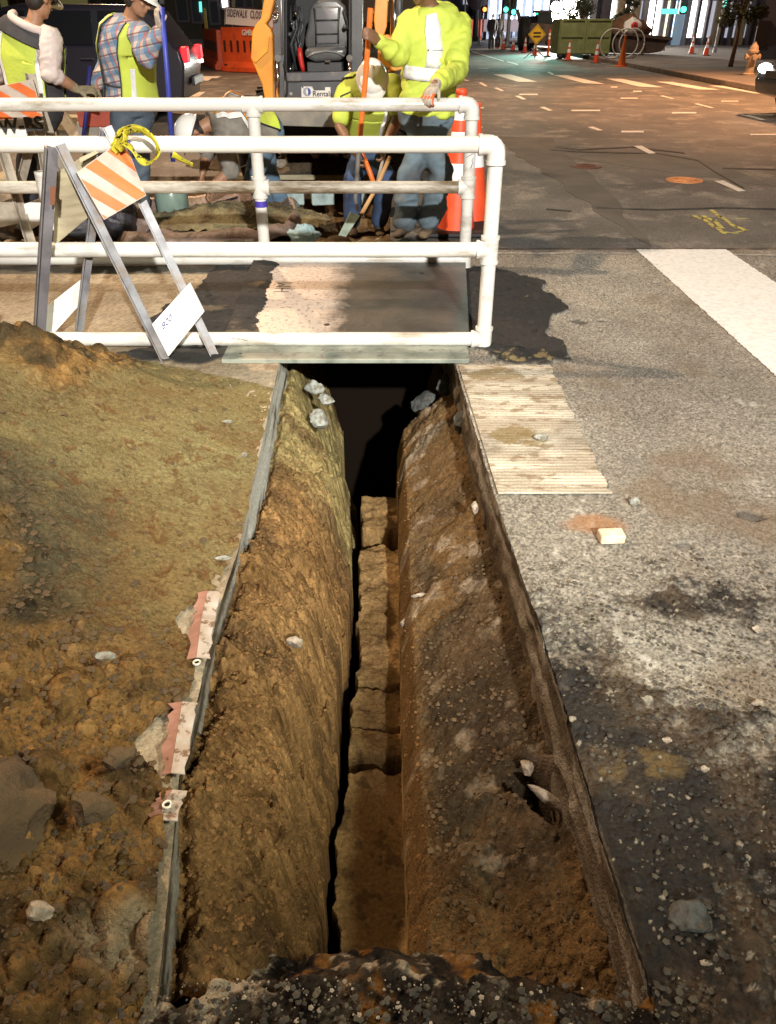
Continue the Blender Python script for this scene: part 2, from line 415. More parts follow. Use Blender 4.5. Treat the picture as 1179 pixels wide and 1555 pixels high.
# --- pavement left of the trench and around the steel plate
def plain_pave(name, x0f, x1f, y0, y1, nx, k, mn, zoff=0.0):
    yy = rowsteps(y0, y1, k, mn); t = np.linspace(0, 1, nx)
    Y, T = np.meshgrid(yy, t, indexing='ij'); X = x0f(Y)*(1-T)+x1f(Y)*T
    n2 = fbm(X, Y, 8, 4, 15); ct, idt = cells(X, Y, 0.05, 43, 0.8, 0.5)
    tarp = np.maximum(ellm(X, Y, 345, 470, 0.34, 0.95, 0.15), ellm(X, Y, 290, 538, 0.4, 0.1, 0.2))
    tarp = sst(0.42, 0.55, tarp+0.28*fbm(X, Y, 5, 4, 18)+0.15*n2)
    dark = sst(0.5, 0.8, ellm(X, Y, 200, 405, 3.2, 0.16, 0.5)+0.3*n2)
    Z = zoff+0.0015*fbm(X, Y, 60, 3, 2)+tarp*(0.012+0.45*ct+0.005*n2)+dark*ct*0.3
    C = lerp3((0.22, 0.17, 0.11), (0.34, 0.28, 0.20), sst(-0.4, 0.5, fbm(X, Y, 1.6, 5, 64)))
    C = C*(0.6+0.8*vn(X*110, Y*110, 5))[..., None]
    C = lerp3(C, (0.15, 0.10, 0.06), sst(0.25, 0.5, fbm(X, Y, 9, 4, 66))*0.7)
    C = lerp3(C, lerp3((0.016, 0.016, 0.016), (0.04, 0.037, 0.034), idt), np.clip(tarp+dark*0.8, 0, 1))
    return grid_obj(name, X, Y, Z, m_asph, C, kind='structure')
plain_pave('pavement_left', lambda y: y*0-4.2, tl, 2.4, 6.14, 340, 0.0035, 0.01)
plain_pave('pavement_left_near', lambda y: y*0-2.2, tl, 0.42, 2.4, 120, 0.01, 0.015)
plain_pave('pavement_beyond_trench', lambda y: tl(y)-0.0, lambda y: tr(y)+0.0, TF, 6.14, 100, 0.0035, 0.01, -0.002)

# --- ragged near lip of the trench
y_ = np.arange(0.44, 0.96, 0.0032); x_ = np.arange(-0.62, 0.62, 0.0036)
Y, X = np.meshgrid(y_, x_, indexing='ij')
lip = TN-0.03+0.045*fbm(X, Y*0, 7, 4, 4)+0.03*fbm(X, Y, 18, 3, 5)+0.04*np.exp(-((X+0.0)/0.25)**2)
c1, id1 = cells(X, Y, 0.06, 12, 0.7, 0.7); c2, id2 = cells(X, Y, 0.024, 22, 0.8, 0.85)
cr = np.maximum(c1*0.9, c2)
Z = cr*0.75+0.006*fbm(X, Y, 12, 4, 6)-0.006-0.9*np.clip(Y-lip, 0, 1)**0.8-0.06*sst(0, 0.03, Y-lip)
cc = lerp3((0.016, 0.013, 0.012), (0.085, 0.066, 0.048), id2*sst(-0.5, 0.4, fbm(X, Y, 20, 4, 31)))
pale = sst(0.15, 0.45, fbm(X, Y, 14, 6, 33, 0.7)+0.45*np.exp(-((X+0.33)/0.10)**2)+0.3*np.exp(-((Y-lip)/0.02)**2)-0.12)
cc = lerp3(cc, (0.42, 0.34, 0.25), pale*0.85)
cc = lerp3(cc, (0.24, 0.11, 0.03), sst(0.2, 0.45, fbm(X, Y, 14, 3, 37)-0.1+0.3*np.exp(-((X-0.25)/0.2)**2))*0.7)
grid_obj('trench_near_lip', X, Y, Z, m_soil, cc, kind='structure')

# --- soil surface inside the trench
y_ = rowsteps(0.76, 5.2, 0.0020, 0.0036); u_ = np.linspace(0, 1, 300)
Y, U = np.meshgrid(y_, u_, indexing='ij')
XL = tl(Y)-0.03; XR = tr(Y)+0.03; X = XL*(1-U)+XR*U
n1 = fbm(X, Y, 3.0, 5, 101); n2 = fbm(X, Y, 11, 4, 102); n3 = fbm(X, Y, 34, 4, 103)
slL = -0.182+0.030*fbm(X*0, Y, 4, 4, 104)+0.014*n3-0.035*np.maximum(0, fbm(X*0, Y, 7, 3, 109)-0.1)+0.02*sst(1.6, 0.9, Y)
slR = 0.052+0.010*fbm(X*0, Y, 3, 3, 105)+0.004*n3
slL = slL+0.0*Y-0.15*sst(4.05, 4.5, Y); slR = slR+0.22*sst(4.0, 4.5, Y)
# left bench: rounded berm falling to the slot
tL = np.clip((X-XL)/(slL-XL), 0, 1)
zl = -0.05-0.085*sst(1.9, 2.9, Y)-0.06*np.exp(-((X-XL-0.035)/0.022)**2)+0.015*np.sin(tL*3.14)-0.32*tL**1.45+0.035*n1+0.024*n2+0.010*n3
zl = zl-0.10*sst(0.0, 0.25, fbm(X, Y, 5, 3, 120)-0.15)*tL
zl = zl-0.45*sst(3.55, 3.95, Y+(X+0.45)*1.2)*(tL > -1)*sst(0.1, 0.7, tL)
# right bench: steep shoulder then slope up to the cut edge
tR = np.clip((X-slR)/(XR-slR), 0, 1)
zr = -0.56+0.30*tR**0.8+0.09*sst(0.0, 0.12, tR)+0.040*n1+0.026*n2+0.008*n3
zr = zr-0.30*sst(3.8, 4.3, Y)
hole = ellm(X, Y, 818, 1215, 0.12, 0.055, 0.25)
hc = G(835, 1235, -0.28); hx = X-hc.x; hy = Y-hc.y
hole = np.exp(-(((hx*0.75+hy*0.66)/0.045)**4+((-hx*0.66+hy*0.75)/0.11)**4))
zr = zr-0.30*hole
rdg = np.exp(-(((hx*0.75+hy*0.66)-0.058)/0.012)**2-((-hx*0.66+hy*0.75)/0.10)**4)
zr = zr+0.05*rdg
bump_d = np.exp(-(((X-0.20)/0.05)**2+((Y-1.16)/0.05)**2))*0.06
zr = zr+bump_d
crkR, idR = cells(X, Y, 0.06, 130, 0.6, 0.8); crkR2, idR2 = cells(X, Y, 0.020, 131, 0.75, 0.8)
crL, idL = cells(X, Y, 0.036, 140, 0.8, 0.9); crL2, idL2 = cells(X, Y, 0.011, 141, 0.9, 0.9, 0.3, 0.7)
zl = zl-0.03*sst(0.3, 0.6, fbm(X, Y, 16, 3, 119))+1.35*np.maximum(crL*sst(-0.3, 0.3, n1+0.15), crL2)+0.004*n3
rgh = sst(-0.25, 0.3, n1-0.05)
zr = zr+rgh*np.maximum(crkR, crkR2)+0.003*n3
smoothR = sst(0.25, 0.6, fbm(X, Y, 2.6, 3, 150))
# slot floor with crusts and breaks
zf = -0.74+0.03*n1+0.020*n2+0.006*n3
zf = zf-0.35*sst(3.62, 3.9, Y)*0
wav = 0.030*fbm(X, Y*0, 13, 4, 160)
for (y0, w, dp, x0) in ((1.855, 0.026, 0.5, -0.2), (2.02, 0.009, 0.14, -0.2), (2.23, 0.011, 0.18, -0.2), (3.27, 0.050, 0.6, -0.2), (3.50, 0.014, 0.3, -0.1)):
    zf = zf-dp*np.exp(-((Y-y0-wav)/(w*(0.7+0.8*vn(X*22+y0*9, Y*0, 163))))**4)*(0.25+0.75*sst(-0.35, 0.1, fbm(X+y0*3, Y*0, 9, 2, 164)))
zf = zf-1.4*sst(3.66, 3.78, Y+wav)
gapw = 0.014+0.026*sst(0.1, -0.3, fbm(X*0, Y, 1.6, 2, 161))+0.014*sst(1.5, 1.9, Y)
zl = zl-0.20*sst(slL-0.12+0.03*n2, slL+0.006, X)+0.016*n3*sst(slL-0.15, slL-0.05, X)
zl = zl+0.055*sst(0.05, 0.35, fbm(X*0, Y, 4.5, 3, 133))*sst(2.6, 2.1, Y)*sst(0.16, 0.04, X-XL)
gap = 1-sst(gapw, gapw+0.012, X-slL)
zf = zf-gap*(0.55*sst(1.05, 1.35, Y)+0.10)
inL = X <= slL; inR = X >= slR
Z = np.where(inL, zl, np.where(inR, zr, np.minimum(zf, -0.55)))
# near end falls from the lip
Z = np.maximum(Z, -0.95) if False else Z
C_l = lerp3((0.17, 0.092, 0.036), (0.29, 0.165, 0.066), sst(-0.4, 0.4, fbm(X, Y, 5, 5, 170)))
C_l = lerp3(C_l, (0.30, 0.25, 0.11), sst(2.7, 3.3, Y+0.3*n1)*0.75)
C_l = lerp3(C_l, (0.11, 0.065, 0.032), sst(0.1, 0.45, fbm(X, Y, 6, 4, 171))*0.7)
C_l = C_l*(0.45+0.85*np.where(crL > crL2, idL, idL2))[..., None]
C_r = lerp3((0.060, 0.044, 0.028), (0.12, 0.080, 0.044), sst(-0.4, 0.4, fbm(X, Y, 6, 5, 172)))
C_r = lerp3(C_r, (0.20, 0.12, 0.05), np.clip(smoothR*0.9+0.9*sst(0.25, 0.05, tR)+0.8*(1-sst(0.95, 1.2, Y))+0.7*sst(2.7, 3.1, Y), 0, 1)*0.85)
pal = sst(0.25, 0.5, fbm(X, Y, 10, 5, 173)+0.25*np.exp(-((X-0.2)/0.1)**2)*(Y > 2.2)-0.05)
C_r = lerp3(C_r, (0.36, 0.29, 0.21), pal*0.55)
C_r = lerp3(C_r, (0.40, 0.30, 0.24), rdg*0.8)
C_r = C_r*(0.5+0.75*idR2)[..., None]
C_f = lerp3((0.25, 0.155, 0.065), (0.34, 0.215, 0.095), sst(-0.4, 0.4, fbm(X, Y, 5, 4, 174)))
C_f = lerp3(C_f, (0.11, 0.07, 0.035), sst(0.25, 0.4, fbm(X, Y, 22, 4, 175))*0.7)
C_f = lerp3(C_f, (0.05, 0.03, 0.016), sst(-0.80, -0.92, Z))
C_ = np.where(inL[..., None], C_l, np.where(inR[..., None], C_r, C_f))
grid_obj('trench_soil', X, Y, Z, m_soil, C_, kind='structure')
TSOIL = (X.copy(), Y.copy(), Z.copy())

# --- cut faces of the pavement along both sides, and the end wall under the plate
def cut_face(name, ef, sgn, y0, y1, depth, seed, cA, cB, pale=False):
    yy = np.arange(y0, y1, 0.009); zz = np.linspace(0, 1, 22)
    Y, T = np.meshgrid(yy, zz, indexing='ij')
    Z = 0.003-depth*T
    am = 0.30 if pale else 1.0
    n = fbm(Y, Z*2, 14, 4, seed)
    lean = 0.018*fbm(Y, Z*0, 5, 3, seed+4)
    X = ef(Y)+sgn*am*(0.011*n+0.010*np.maximum(0, fbm(Y, Z, 30, 3, seed+7))*(T < 0.5)+0.012*T-0.006*np.exp(-(T/0.05)**2))+am*lean*T-sgn*am*0.014*sst(0.32, 0.36, T)
    C = lerp3(cA, cB, sst(-0.3, 0.4, fbm(Y*0.6, Z*3, 9, 4, seed+1)))
    C = lerp3(C, (0.38, 0.34, 0.29), sst(0.0, 0.35, fbm(Y*0.8, Z*5, 6, 4, seed+2)+0.1)*sst(0.42, 0.30, T+0.1*n)*0.9)
    if pale: C = lerp3(C, (0.50, 0.49, 0.44), sst(2.0, 2.25, Y+0.2*n)*sst(-0.25, 0.2, fbm(Y*0.5, Z*6, 6, 4, 88)+0.25)*(T < 0.8))  # lit far stretch of the left face painted pale
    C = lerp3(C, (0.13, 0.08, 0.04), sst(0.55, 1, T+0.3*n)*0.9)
    return grid_obj(name, X, Y, Z, m_soil, C, kind='structure')
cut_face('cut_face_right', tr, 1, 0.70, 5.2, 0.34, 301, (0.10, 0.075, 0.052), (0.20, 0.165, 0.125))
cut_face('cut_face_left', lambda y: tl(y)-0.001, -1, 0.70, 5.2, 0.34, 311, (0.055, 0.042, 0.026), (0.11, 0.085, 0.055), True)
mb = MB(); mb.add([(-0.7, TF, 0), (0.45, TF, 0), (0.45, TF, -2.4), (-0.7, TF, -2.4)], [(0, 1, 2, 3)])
tag(mb.build('trench_end_wall', mat('cavity_shade_earth', (0.010, 0.007, 0.005), 1.0, spec=0.0)), kind='structure')  # wall coloured near-black to paint the shade under the plate

# --- spoil heap on the left
y_ = rowsteps(0.55, 4.45, 0.0021, 0.0036)
u_ = np.concatenate([np.linspace(0, 0.9, 260), np.linspace(0.9, 2.3, 170)[1:]])
Y, U = np.meshgrid(y_, u_, indexing='ij')
edge_j = 0.018*fbm(U*0, Y, 12, 3, 201)+0.022-0.020*sst(1.9, 2.3, Y)+0.10*np.exp(-((Y-1.30)/0.10)**2)+0.09*np.exp(-((Y-1.76)/0.09)**2)+0.0*Y
X = tl(Y)-edge_j-U
n1 = fbm(X, Y, 1.8, 5, 202); n2 = fbm(X, Y, 8, 4, 203); n3 = fbm(X, Y, 30, 4, 204)
YB = np.interp(X, [-3, -2.2, -1.7, -1.25, -1.0, -0.75, -0.55], [4.3, 4.2, 4.02, 3.78, 3.66, 3.55, 3.45])+0.05*n1
back = sst(0, 0.75, YB-Y)
far = sst(1.4, 2.2, Y)
H0 = 0.34*far+0.20*(1-far)
Z = H0*sst(-0.05, 1.1, U)*back*(0.85+0.3*n1)+0.006+0.02*sst(0, 0.12, U)*back
ck1, i1 = cells(X, Y, 0.11, 210, 0.5, 0.75); ck2, i2 = cells(X, Y, 0.048, 211, 0.75, 0.85); ck3, i3 = cells(X, Y, 0.020, 212, 0.85, 0.9); ck4, i4 = cells(X, Y, 0.010, 213, 0.9, 0.9, 0.3, 0.7)
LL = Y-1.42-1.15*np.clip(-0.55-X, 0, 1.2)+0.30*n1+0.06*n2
lump = 1-sst(-0.22, 0.22, LL)
ridge = sst(1.05, 0.75, YB-Y+0.12*n1)*sst(0.62, 0.78, U+0.10*n1)
lump = np.clip(lump+ridge, 0, 1)
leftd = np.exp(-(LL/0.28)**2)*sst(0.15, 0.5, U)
Z = Z+lump*(np.maximum(np.maximum(ck1, ck2), ck3)*1.2+0.018*n2)+(1-lump)*(0.004*n2+0.0022*n3)+ck4*0.5*(1-0.4*lump)
pits = np.maximum(sst(0.30, 0.46, fbm(X, Y, 30, 3, 220)), sst(0.34, 0.5, fbm(X, Y, 62, 3, 229)))
Z = Z-pits*0.008*(1-lump)+(1-lump)*0.35*ck3*sst(-0.1, 0.5, n2)
gou = sst(0.25, 0.6, fbm(X*0.9+Y*0.6, Y*0.4-X*0.4, 9, 3, 221))
Z = Z-0.005*gou*(1-lump)
olive = np.clip(sst(1.45, 2.3, Y+0.35*n1-0.2*U), 0, 1)
C_ = lerp3((0.19, 0.115, 0.046), (0.225, 0.190, 0.090), np.clip(olive*0.85+0.25*n1, 0, 1))
C_ = lerp3(C_, (0.17, 0.105, 0.045), sst(0.1, 0.45, fbm(X, Y, 5, 5, 222))*0.5)
lc = lerp3((0.050, 0.034, 0.020), (0.26, 0.145, 0.052), sst(-0.3, 0.35, fbm(X, Y, 7, 5, 223)))
C_ = lerp3(C_, lc, lump*0.9)  # clod colour, its darkness also painting shade on ridge and near slope
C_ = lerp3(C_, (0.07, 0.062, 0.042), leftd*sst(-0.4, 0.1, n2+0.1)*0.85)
C_ = lerp3(C_, (0.13, 0.055, 0.022), np.maximum(sst(0.38, 0.5, fbm(X, Y, 16, 5, 224)), pits)*(1-lump)*0.6)
C_ = lerp3(C_, (0.17, 0.13, 0.06), sst(-0.1, 0.5, fbm(X, Y, 11, 5, 226))*(1-lump)*0.55)
C_ = C_*np.where(lump > 0.5, 0.4+1.0*i2, 0.82+0.32*i4)[..., None]
C_ = lerp3(C_, (0.30, 0.24, 0.16), np.clip(ellm(X, Y, 215, 1440, 0.12, 0.05, 0.6)*1.2+0.6*n2*ellm(X, Y, 215, 1440, 0.12, 0.05, 0.6), 0, 1)*0.8)
keep = (YB-Y)[:-1, :-1] > -0.01
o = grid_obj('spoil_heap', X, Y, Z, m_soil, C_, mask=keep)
tag(o, 'large heap of olive brown excavated soil along the left edge of the trench', 'soil heap', kind='stuff')
def heapz(x, y):
    i = np.argmin((X-x)**2+(Y-y)**2); return float(Z.reshape(-1)[i])
HEAP = (X.copy(), Y.copy(), Z.copy())

# --- floor and walls of the second excavation
y_ = np.arange(PY0-0.02, PY1+0.02, 0.018); x_ = np.arange(PX0-0.02, PX1+0.03, 0.018)
Y, X = np.meshgrid(y_, x_, indexing='ij')
c1, i1 = cells(X, Y, 0.22, 401, 0.5, 0.6); c2, i2 = cells(X, Y, 0.09, 402, 0.7, 0.8)
n1 = fbm(X, Y, 1.5, 5, 403)
Z = -0.20+0.06*n1+0.8*np.maximum(c1, c2)-0.35*ellm(X, Y, 470, 285, 0.9, 0.35, 0.3)
Z = Z+0.22*sst(7.0, 6.4, Y)*0.8
C_ = lerp3((0.07, 0.045, 0.025), (0.17, 0.11, 0.055), sst(-0.4, 0.4, fbm(X, Y, 6, 4, 404)))
C_ = np.where((np.where(c1 > c2, i1, i2) > 0.93)[..., None], np.array((0.34, 0.29, 0.23)), C_*(0.7+0.6*i2)[..., None])
grid_obj('excavation_floor', X, Y, Z, m_soil, C_, kind='structure')
mb = MB()
for a, b in (((PX0, PY0), (PX1, PY0)), ((PX1, PY0), (PX1, PY1)), ((PX1, PY1), (PX0, PY1)), ((PX0, PY1), (PX0, PY0))):
    mb.add([(a[0], a[1], -0.012), (b[0], b[1], -0.012), (b[0], b[1], -0.6), (a[0], a[1], -0.6)], [(0, 1, 2, 3)])
tag(mb.build('excavation_walls', mat('cut_earth', (0.10, 0.065, 0.035), 0.95, (0.22, 0.16, 0.10), 6, bump=0.8, bscale=30, dist=0.03)), kind='structure')
# ================================================================== NEAR OBJECTS
m_pvc = mat('pvc', (0.64, 0.62, 0.58), 0.38, dirt=(0.22, 0.17, 0.10), dscale=3.2, dlo=0.52, dhi=0.74, stretch=(0.6, 1.5, 2.2), bump=0.05)
m_pvc_t = mat('pvc_stained', (0.62, 0.59, 0.54), 0.4, dirt=(0.36, 0.24, 0.14), dscale=1.7, dlo=0.50, dhi=0.70, stretch=(0.5, 3, 4), bump=0.05)
m_pvc_d = mat('pvc_dirty', (0.58, 0.53, 0.45), 0.5, dirt=(0.14, 0.10, 0.055), dscale=2.0, dlo=0.45, dhi=0.62, stretch=(0.5, 1.5, 2.5), bump=0.05)
m_ink = mat('marker_ink', (0.03, 0.03, 0.22), 0.5)
m_paint = mat('white_paint', (0.80, 0.80, 0.78), 0.6, (0.62, 0.60, 0.56), 30, 0.45, 0.75, bump=0.5, bscale=160)
m_steel = NT('plate_steel')
def _plate():
    t = m_steel
    a = t.ramp(t.noise(2.2, 8, 0.65), [(0.38, (0.030, 0.032, 0.032)), (0.52, (0.065, 0.062, 0.056)), (0.66, (0.12, 0.10, 0.085))])
    sep = t.n.new('ShaderNodeSeparateXYZ'); t.l.new(t.co.outputs['Object'], sep.inputs[0])
    side = t.math('ADD', sep.outputs['X'], t.math('MULTIPLY', t.math('SUBTRACT', t.noise(7, 6, 0.7), 0.5), 0.35)); side = t.math('ADD', side, 0.5)
    pale = t.ramp(side, [(0.30, (1,)*3), (0.46, (0,)*3)])   # dusty left part of the plate (own dirt)
    a = t.mix(pale, a, (0.58, 0.49, 0.43))
    a = t.mix(t.ramp(t.noise(38, 6, 0.75), [(0.55, (0,)*3), (0.62, (1,)*3)]), a, (0.075, 0.055, 0.04))
    t.color(a); t.b.inputs['Roughness'].default_value = 0.42; t.b.inputs['Metallic'].default_value = 0.15
    t.bump(t.noise(24, 8, 0.7), 0.7, 0.006)
    return t.m
m_plate = _plate()

# --- steel road plate bridging the trench (two sheets)
PL = [G(342, 530), G(713, 530), G(707, 408), G(392, 408)]
pt = thing('steel_road_plate', 'rusty steel road plate bridging the trench under the pipe barricade, black tar on its left', 'steel plate', (-0.2, 4.0, 0.018))
mb = MB(); z0 = 0.022; mb.prism([(p.x, p.y, z0) for p in PL], (0, 0, 0.024)); mb.build('plate', m_plate, pt, bevel=0.003)
for px, py in ((640, 425), (497, 505)):
    g = G(px, py); MB().cyl((g.x, g.y, 0.0462), (g.x, g.y, 0.049), 0.018, 0.015).build('lifting_plug', mat('dark_metal', (0.04, 0.04, 0.04), 0.5, metal=0.6), pt)
m_weld = mat('weld_bead', (0.05, 0.04, 0.035), 0.5, metal=0.3)
text_obj('stencilled_number', '1300', 0.17, (G(385, 500).x, G(385, 500).y, 0.0464), (0, 1, 0), (-1, 0, 0), m_weld, pt, extr=0.001, bold=-0.003)
text_obj('stencilled_number', 'HM', 0.15, (G(440, 455).x, G(440, 455).y, 0.0464), (0, 1, 0), (-1, 0, 0), m_weld, pt, extr=0.001, bold=-0.003)
lower = MB(); lower.prism([(-0.86, 3.785, 0.0), (0.42, 3.785, 0.0), (0.43, 4.15, 0.0), (-0.86, 4.15, 0.0)], (0, 0, 0.0205))
tag(lower.build('steel_road_plate', mat('grey_green_steel', (0.16, 0.18, 0.15), 0.5, (0.30, 0.32, 0.27), 6, 0.4, 0.6, metal=0.2, dirt=(0.06, 0.045, 0.03), dscale=14, bump=0.4), bevel=0.002),
    'grey green lower steel plate whose edge sticks out below the rusty one over the trench', 'steel plate')

# --- crosswalk markings on the near pavement
def marking(name, quad, m, z=0.005, t=0.004):
    mb = MB(); mb.prism([(p[0], p[1], z) for p in quad], (0, 0, t))
    return tag(mb.build(name, m), kind='structure')
# broad white bar, with slightly broken edges
def ragged(quad, n, amp, seed):
    out = []; r = random.Random(seed)
    for i in range(4):
        a, b = Vector(quad[i]), Vector(quad[(i+1) % 4])
        d = (b-a).normalized(); nn = Vector((d.y, -d.x, 0)); k = max(3, int((b-a).length*n))
        for j in range(k): out.append(a+(b-a)*(j/k)+nn*(r.random()-0.5)*amp*(0 if j == 0 else 1))
    return out
marking('crosswalk_bar', ragged([(1.94, 2.2, 0), (2.62, 2.2, 0), (2.60, 6.10, 0), (1.91, 6.10, 0)], 60, 0.012, 3), m_paint)
# worn, ridged bar beside the trench
yy = np.arange(2.47, 3.745, 0.0035); uu = np.linspace(0, 1, 110)
Yp, Up = np.meshgrid(yy, uu, indexing='ij')
xl = tr(Yp)+0.012; xr = 0.83+0.014*fbm(Yp, Yp*0, 22, 4, 6)
Xp = xl*(1-Up)+xr*Up
g = np.sin((Yp+0.002*fbm(Xp, Yp, 6, 2, 9))*2*math.pi/0.024)
wear = sst(-0.1, 0.5, fbm(Xp, Yp, 3, 4, 12)+0.25)
Zp = 0.0085+0.0012*g*(0.25+0.75*wear)+0.001*fbm(Xp, Yp, 40, 3, 13)
Cp = lerp3((0.36, 0.31, 0.24), (0.54, 0.49, 0.40), sst(-0.3, 0.4, fbm(Xp, Yp*3, 5, 4, 14)))
Cp = Cp*(0.8+0.2*sst(-0.9, 0.3, g))[..., None]
Cp = lerp3(Cp, (0.18, 0.125, 0.07), sst(0.12, 0.40, fbm(Xp, Yp*2, 18, 5, 16))*0.75)
Cp = lerp3(Cp, (0.22, 0.20, 0.17), sst(0.1, 0.5, fbm(Xp, Yp, 2.5, 5, 19))*0.5)
blot = np.maximum(ellm(Xp, Yp, 790, 665, 0.13, 0.10), ellm(Xp, Yp, 745, 570, 0.16, 0.10))
Cp = lerp3(Cp, (0.17, 0.115, 0.035), sst(0.35, 0.7, blot+0.5*fbm(Xp, Yp, 20, 5, 17, 0.75)*1.6-0.25)*0.7)
grid_obj('worn_crosswalk_bar', Xp, Yp, Zp, m_asph, Cp, kind='structure')
for k, (a, b) in enumerate((((740, 386), (960, 386)), ((1115, 388), (1179, 389)))):
    A, B = G(*a), G(*b); marking('worn_limit_line', ragged([A, B, B+Vector((0, .03, 0)), A+Vector((0, .03, 0))], 12, 0.02, k), mat('faded_paint', (0.42, 0.36, 0.30), 0.8, (0.2, 0.17, 0.14), 20), t=0.002)
# seam where the two pavements meet
mb = MB(); mb.box((-0.2, 6.14, -0.002), (12, 0.05, 0.012)); tag(mb.build('pavement_seam', mat('seam_tar', (0.05, 0.038, 0.03), 0.9, (0.20, 0.14, 0.10), 5)), kind='structure')

# --- white plastic-pipe barricades
def pipe(mbn, a, b, m, parent, r=0.038, n=20):
    return MB().cyl(a, b, r, n=n).build(mbn, m, parent, smooth=True, auto=True)
def elbow(c, d1, d2, parent, r=0.046, m=None, L=0.085):
    c = Vector(c); d1 = Vector(d1).normalized(); d2 = Vector(d2).normalized()
    pts = [c+d1*L, c+d1*L*0.55]
    for k in range(1, 6):
        t = k/6; pts.append(c+d1*L*0.55*(1-t)**2+d2*L*0.55*t**2)
    pts += [c+d2*L*0.55, c+d2*L]
    mb = MB().tube(pts, r, 20, hint=d1.cross(d2))
    for p, d in ((c+d1*L, d1), (c+d2*L, d2)): mb.cyl(p-d*0.016, p+d*0.002, r*1.1, n=20)
    return mb.build('elbow', m or m_pvc, parent, smooth=True, auto=True)
def tee(c, d1, d2, parent, r=0.045, L=0.06):
    c = Vector(c); d1 = Vector(d1); d2 = Vector(d2)
    mb = MB().cyl(c-d1*L, c+d1*L, r, n=20).cyl(c, c+d2*L, r, n=20)
    for p, d in ((c+d1*L, d1), (c-d1*L, d1), (c+d2*L, d2)): mb.cyl(p-d*0.008, p+d*0.008, r*1.1, n=20)
    return mb.build('tee', m_pvc, parent, smooth=True, auto=True)
def barricade(label, xr, y, zs, xl, posts, r, dirty):
    t = thing('pipe_barricade', label, 'barricade', ((xl+xr)/2, y, 0), 'white plastic pipe barricades')
    for k, z in enumerate(zs):
        segs = [xl]+posts+[xr]
        for a, b in zip(segs[:-1], segs[1:]):
            pipe('rail', (a, y, z), (b, y, z), (m_pvc_t if k == 2 else m_pvc_d) if (k in dirty and b > -1.3) else m_pvc, t, r)
    for px in posts+[xr, xl]:
        for a, b in zip(zs[:-1], zs[1:]): pipe('post', (px, y, a), (px, y, b), m_pvc, t, r)
    for px in posts:
        tee((px, y, zs[-1]), (1, 0, 0), (0, 0, -1), t, r*1.16); tee((px, y, zs[0]), (1, 0, 0), (0, 0, 1), t, r*1.16)
        tee((px, y, zs[1]), (0, 0, 1), (1, 0, 0), t, r*1.16)
    elbow((xr, y, zs[-1]), (-1, 0, 0), (0, 0, -1), t, r*1.2, m_pvc); elbow((xl, y, zs[-1]), (1, 0, 0), (0, 0, -1), t, r*1.2)
    for px, s in ((xr, -1), (xl, 1)):
        tee((px, y, zs[1]), (0, 0, 1), (s, 0, 0), t, r*1.16); tee((px, y, zs[0]), (0, 0, 1), (s, 0, 0), t, r*1.16)
    return t
b1 = barricade('front barricade of white plastic pipe standing on the steel plate, rust stained top rail', 0.515, 4.02, [0.045, 0.515, 1.0], -3.6, [], 0.037, (2,))
b2 = barricade('rear barricade of white plastic pipe under the worker\'s gloved hand, mud along its middle rail', 0.545, 5.63, [0.055, 0.535, 1.035], -3.9, [-0.875], 0.040, (1,))
pipe('post_stub', (-2.33, 5.60, 0.27), (-2.33, 5.60, 0.64), m_pvc, b2, 0.043)
# marker ink scrawl and blue tape on the rear barricade's posts
mb = MB(); r = random.Random(5)
def scrawl(x, z0, n, w, h):
    pts = [Vector((x+(r.random()-0.5)*w, 5.63-0.0412, z0+h*k/n)) for k in range(n)]
    for p in pts: p.y = 5.63-math.sqrt(max(0.0001, 0.0405**2-(p.x-x)**2))-0.0012
    return pts
mb.tube(scrawl(0.545, 0.66, 14, 0.05, 0.16), 0.0022, 5)
mb.build('marker_scrawl', m_ink, b2)
MB().tube(scrawl(0.545, 0.48, 7, 0.05, 0.07), 0.004, 5).build('marker_scrawl', m_ink, b2)
MB().cyl((-0.875, 5.63, 0.41), (-0.875, 5.63, 0.45), 0.0414, n=20).build('blue_tape_band', mat('blue_tape', (0.06, 0.04, 0.35), 0.5), b2, smooth=True, auto=True)

# --- folding sawhorse barricades
m_leg = mat('galvanised', (0.26, 0.26, 0.28), 0.5, (0.15, 0.145, 0.155), 9, metal=0.3, dirt=(0.20, 0.14, 0.09), dscale=7, dlo=0.5, dhi=0.75, bump=0.2)
m_legw = mat('dirty_pale_steel', (0.42, 0.37, 0.30), 0.6, (0.25, 0.21, 0.17), 9, metal=0.2, bump=0.2)
m_ply = mat('plywood', (0.42, 0.36, 0.24), 0.8, (0.30, 0.25, 0.16), 5, stretch=(1, 1, 6), bump=0.3)
m_wb = mat('white_board', (0.78, 0.76, 0.72), 0.5, dirt=(0.35, 0.28, 0.2), dscale=5, dlo=0.58, dhi=0.75)
m_beige = mat('reflective_white', (0.44, 0.37, 0.32), 0.5, (0.36, 0.29, 0.24), 12, dirt=(0.3, 0.24, 0.18), dscale=9, dlo=0.6, dhi=0.75)
m_or = mat('reflective_orange', (0.62, 0.125, 0.012), 0.5, (0.50, 0.095, 0.01), 10, dirt=(0.25, 0.15, 0.08), dscale=9, dlo=0.62, dhi=0.75)
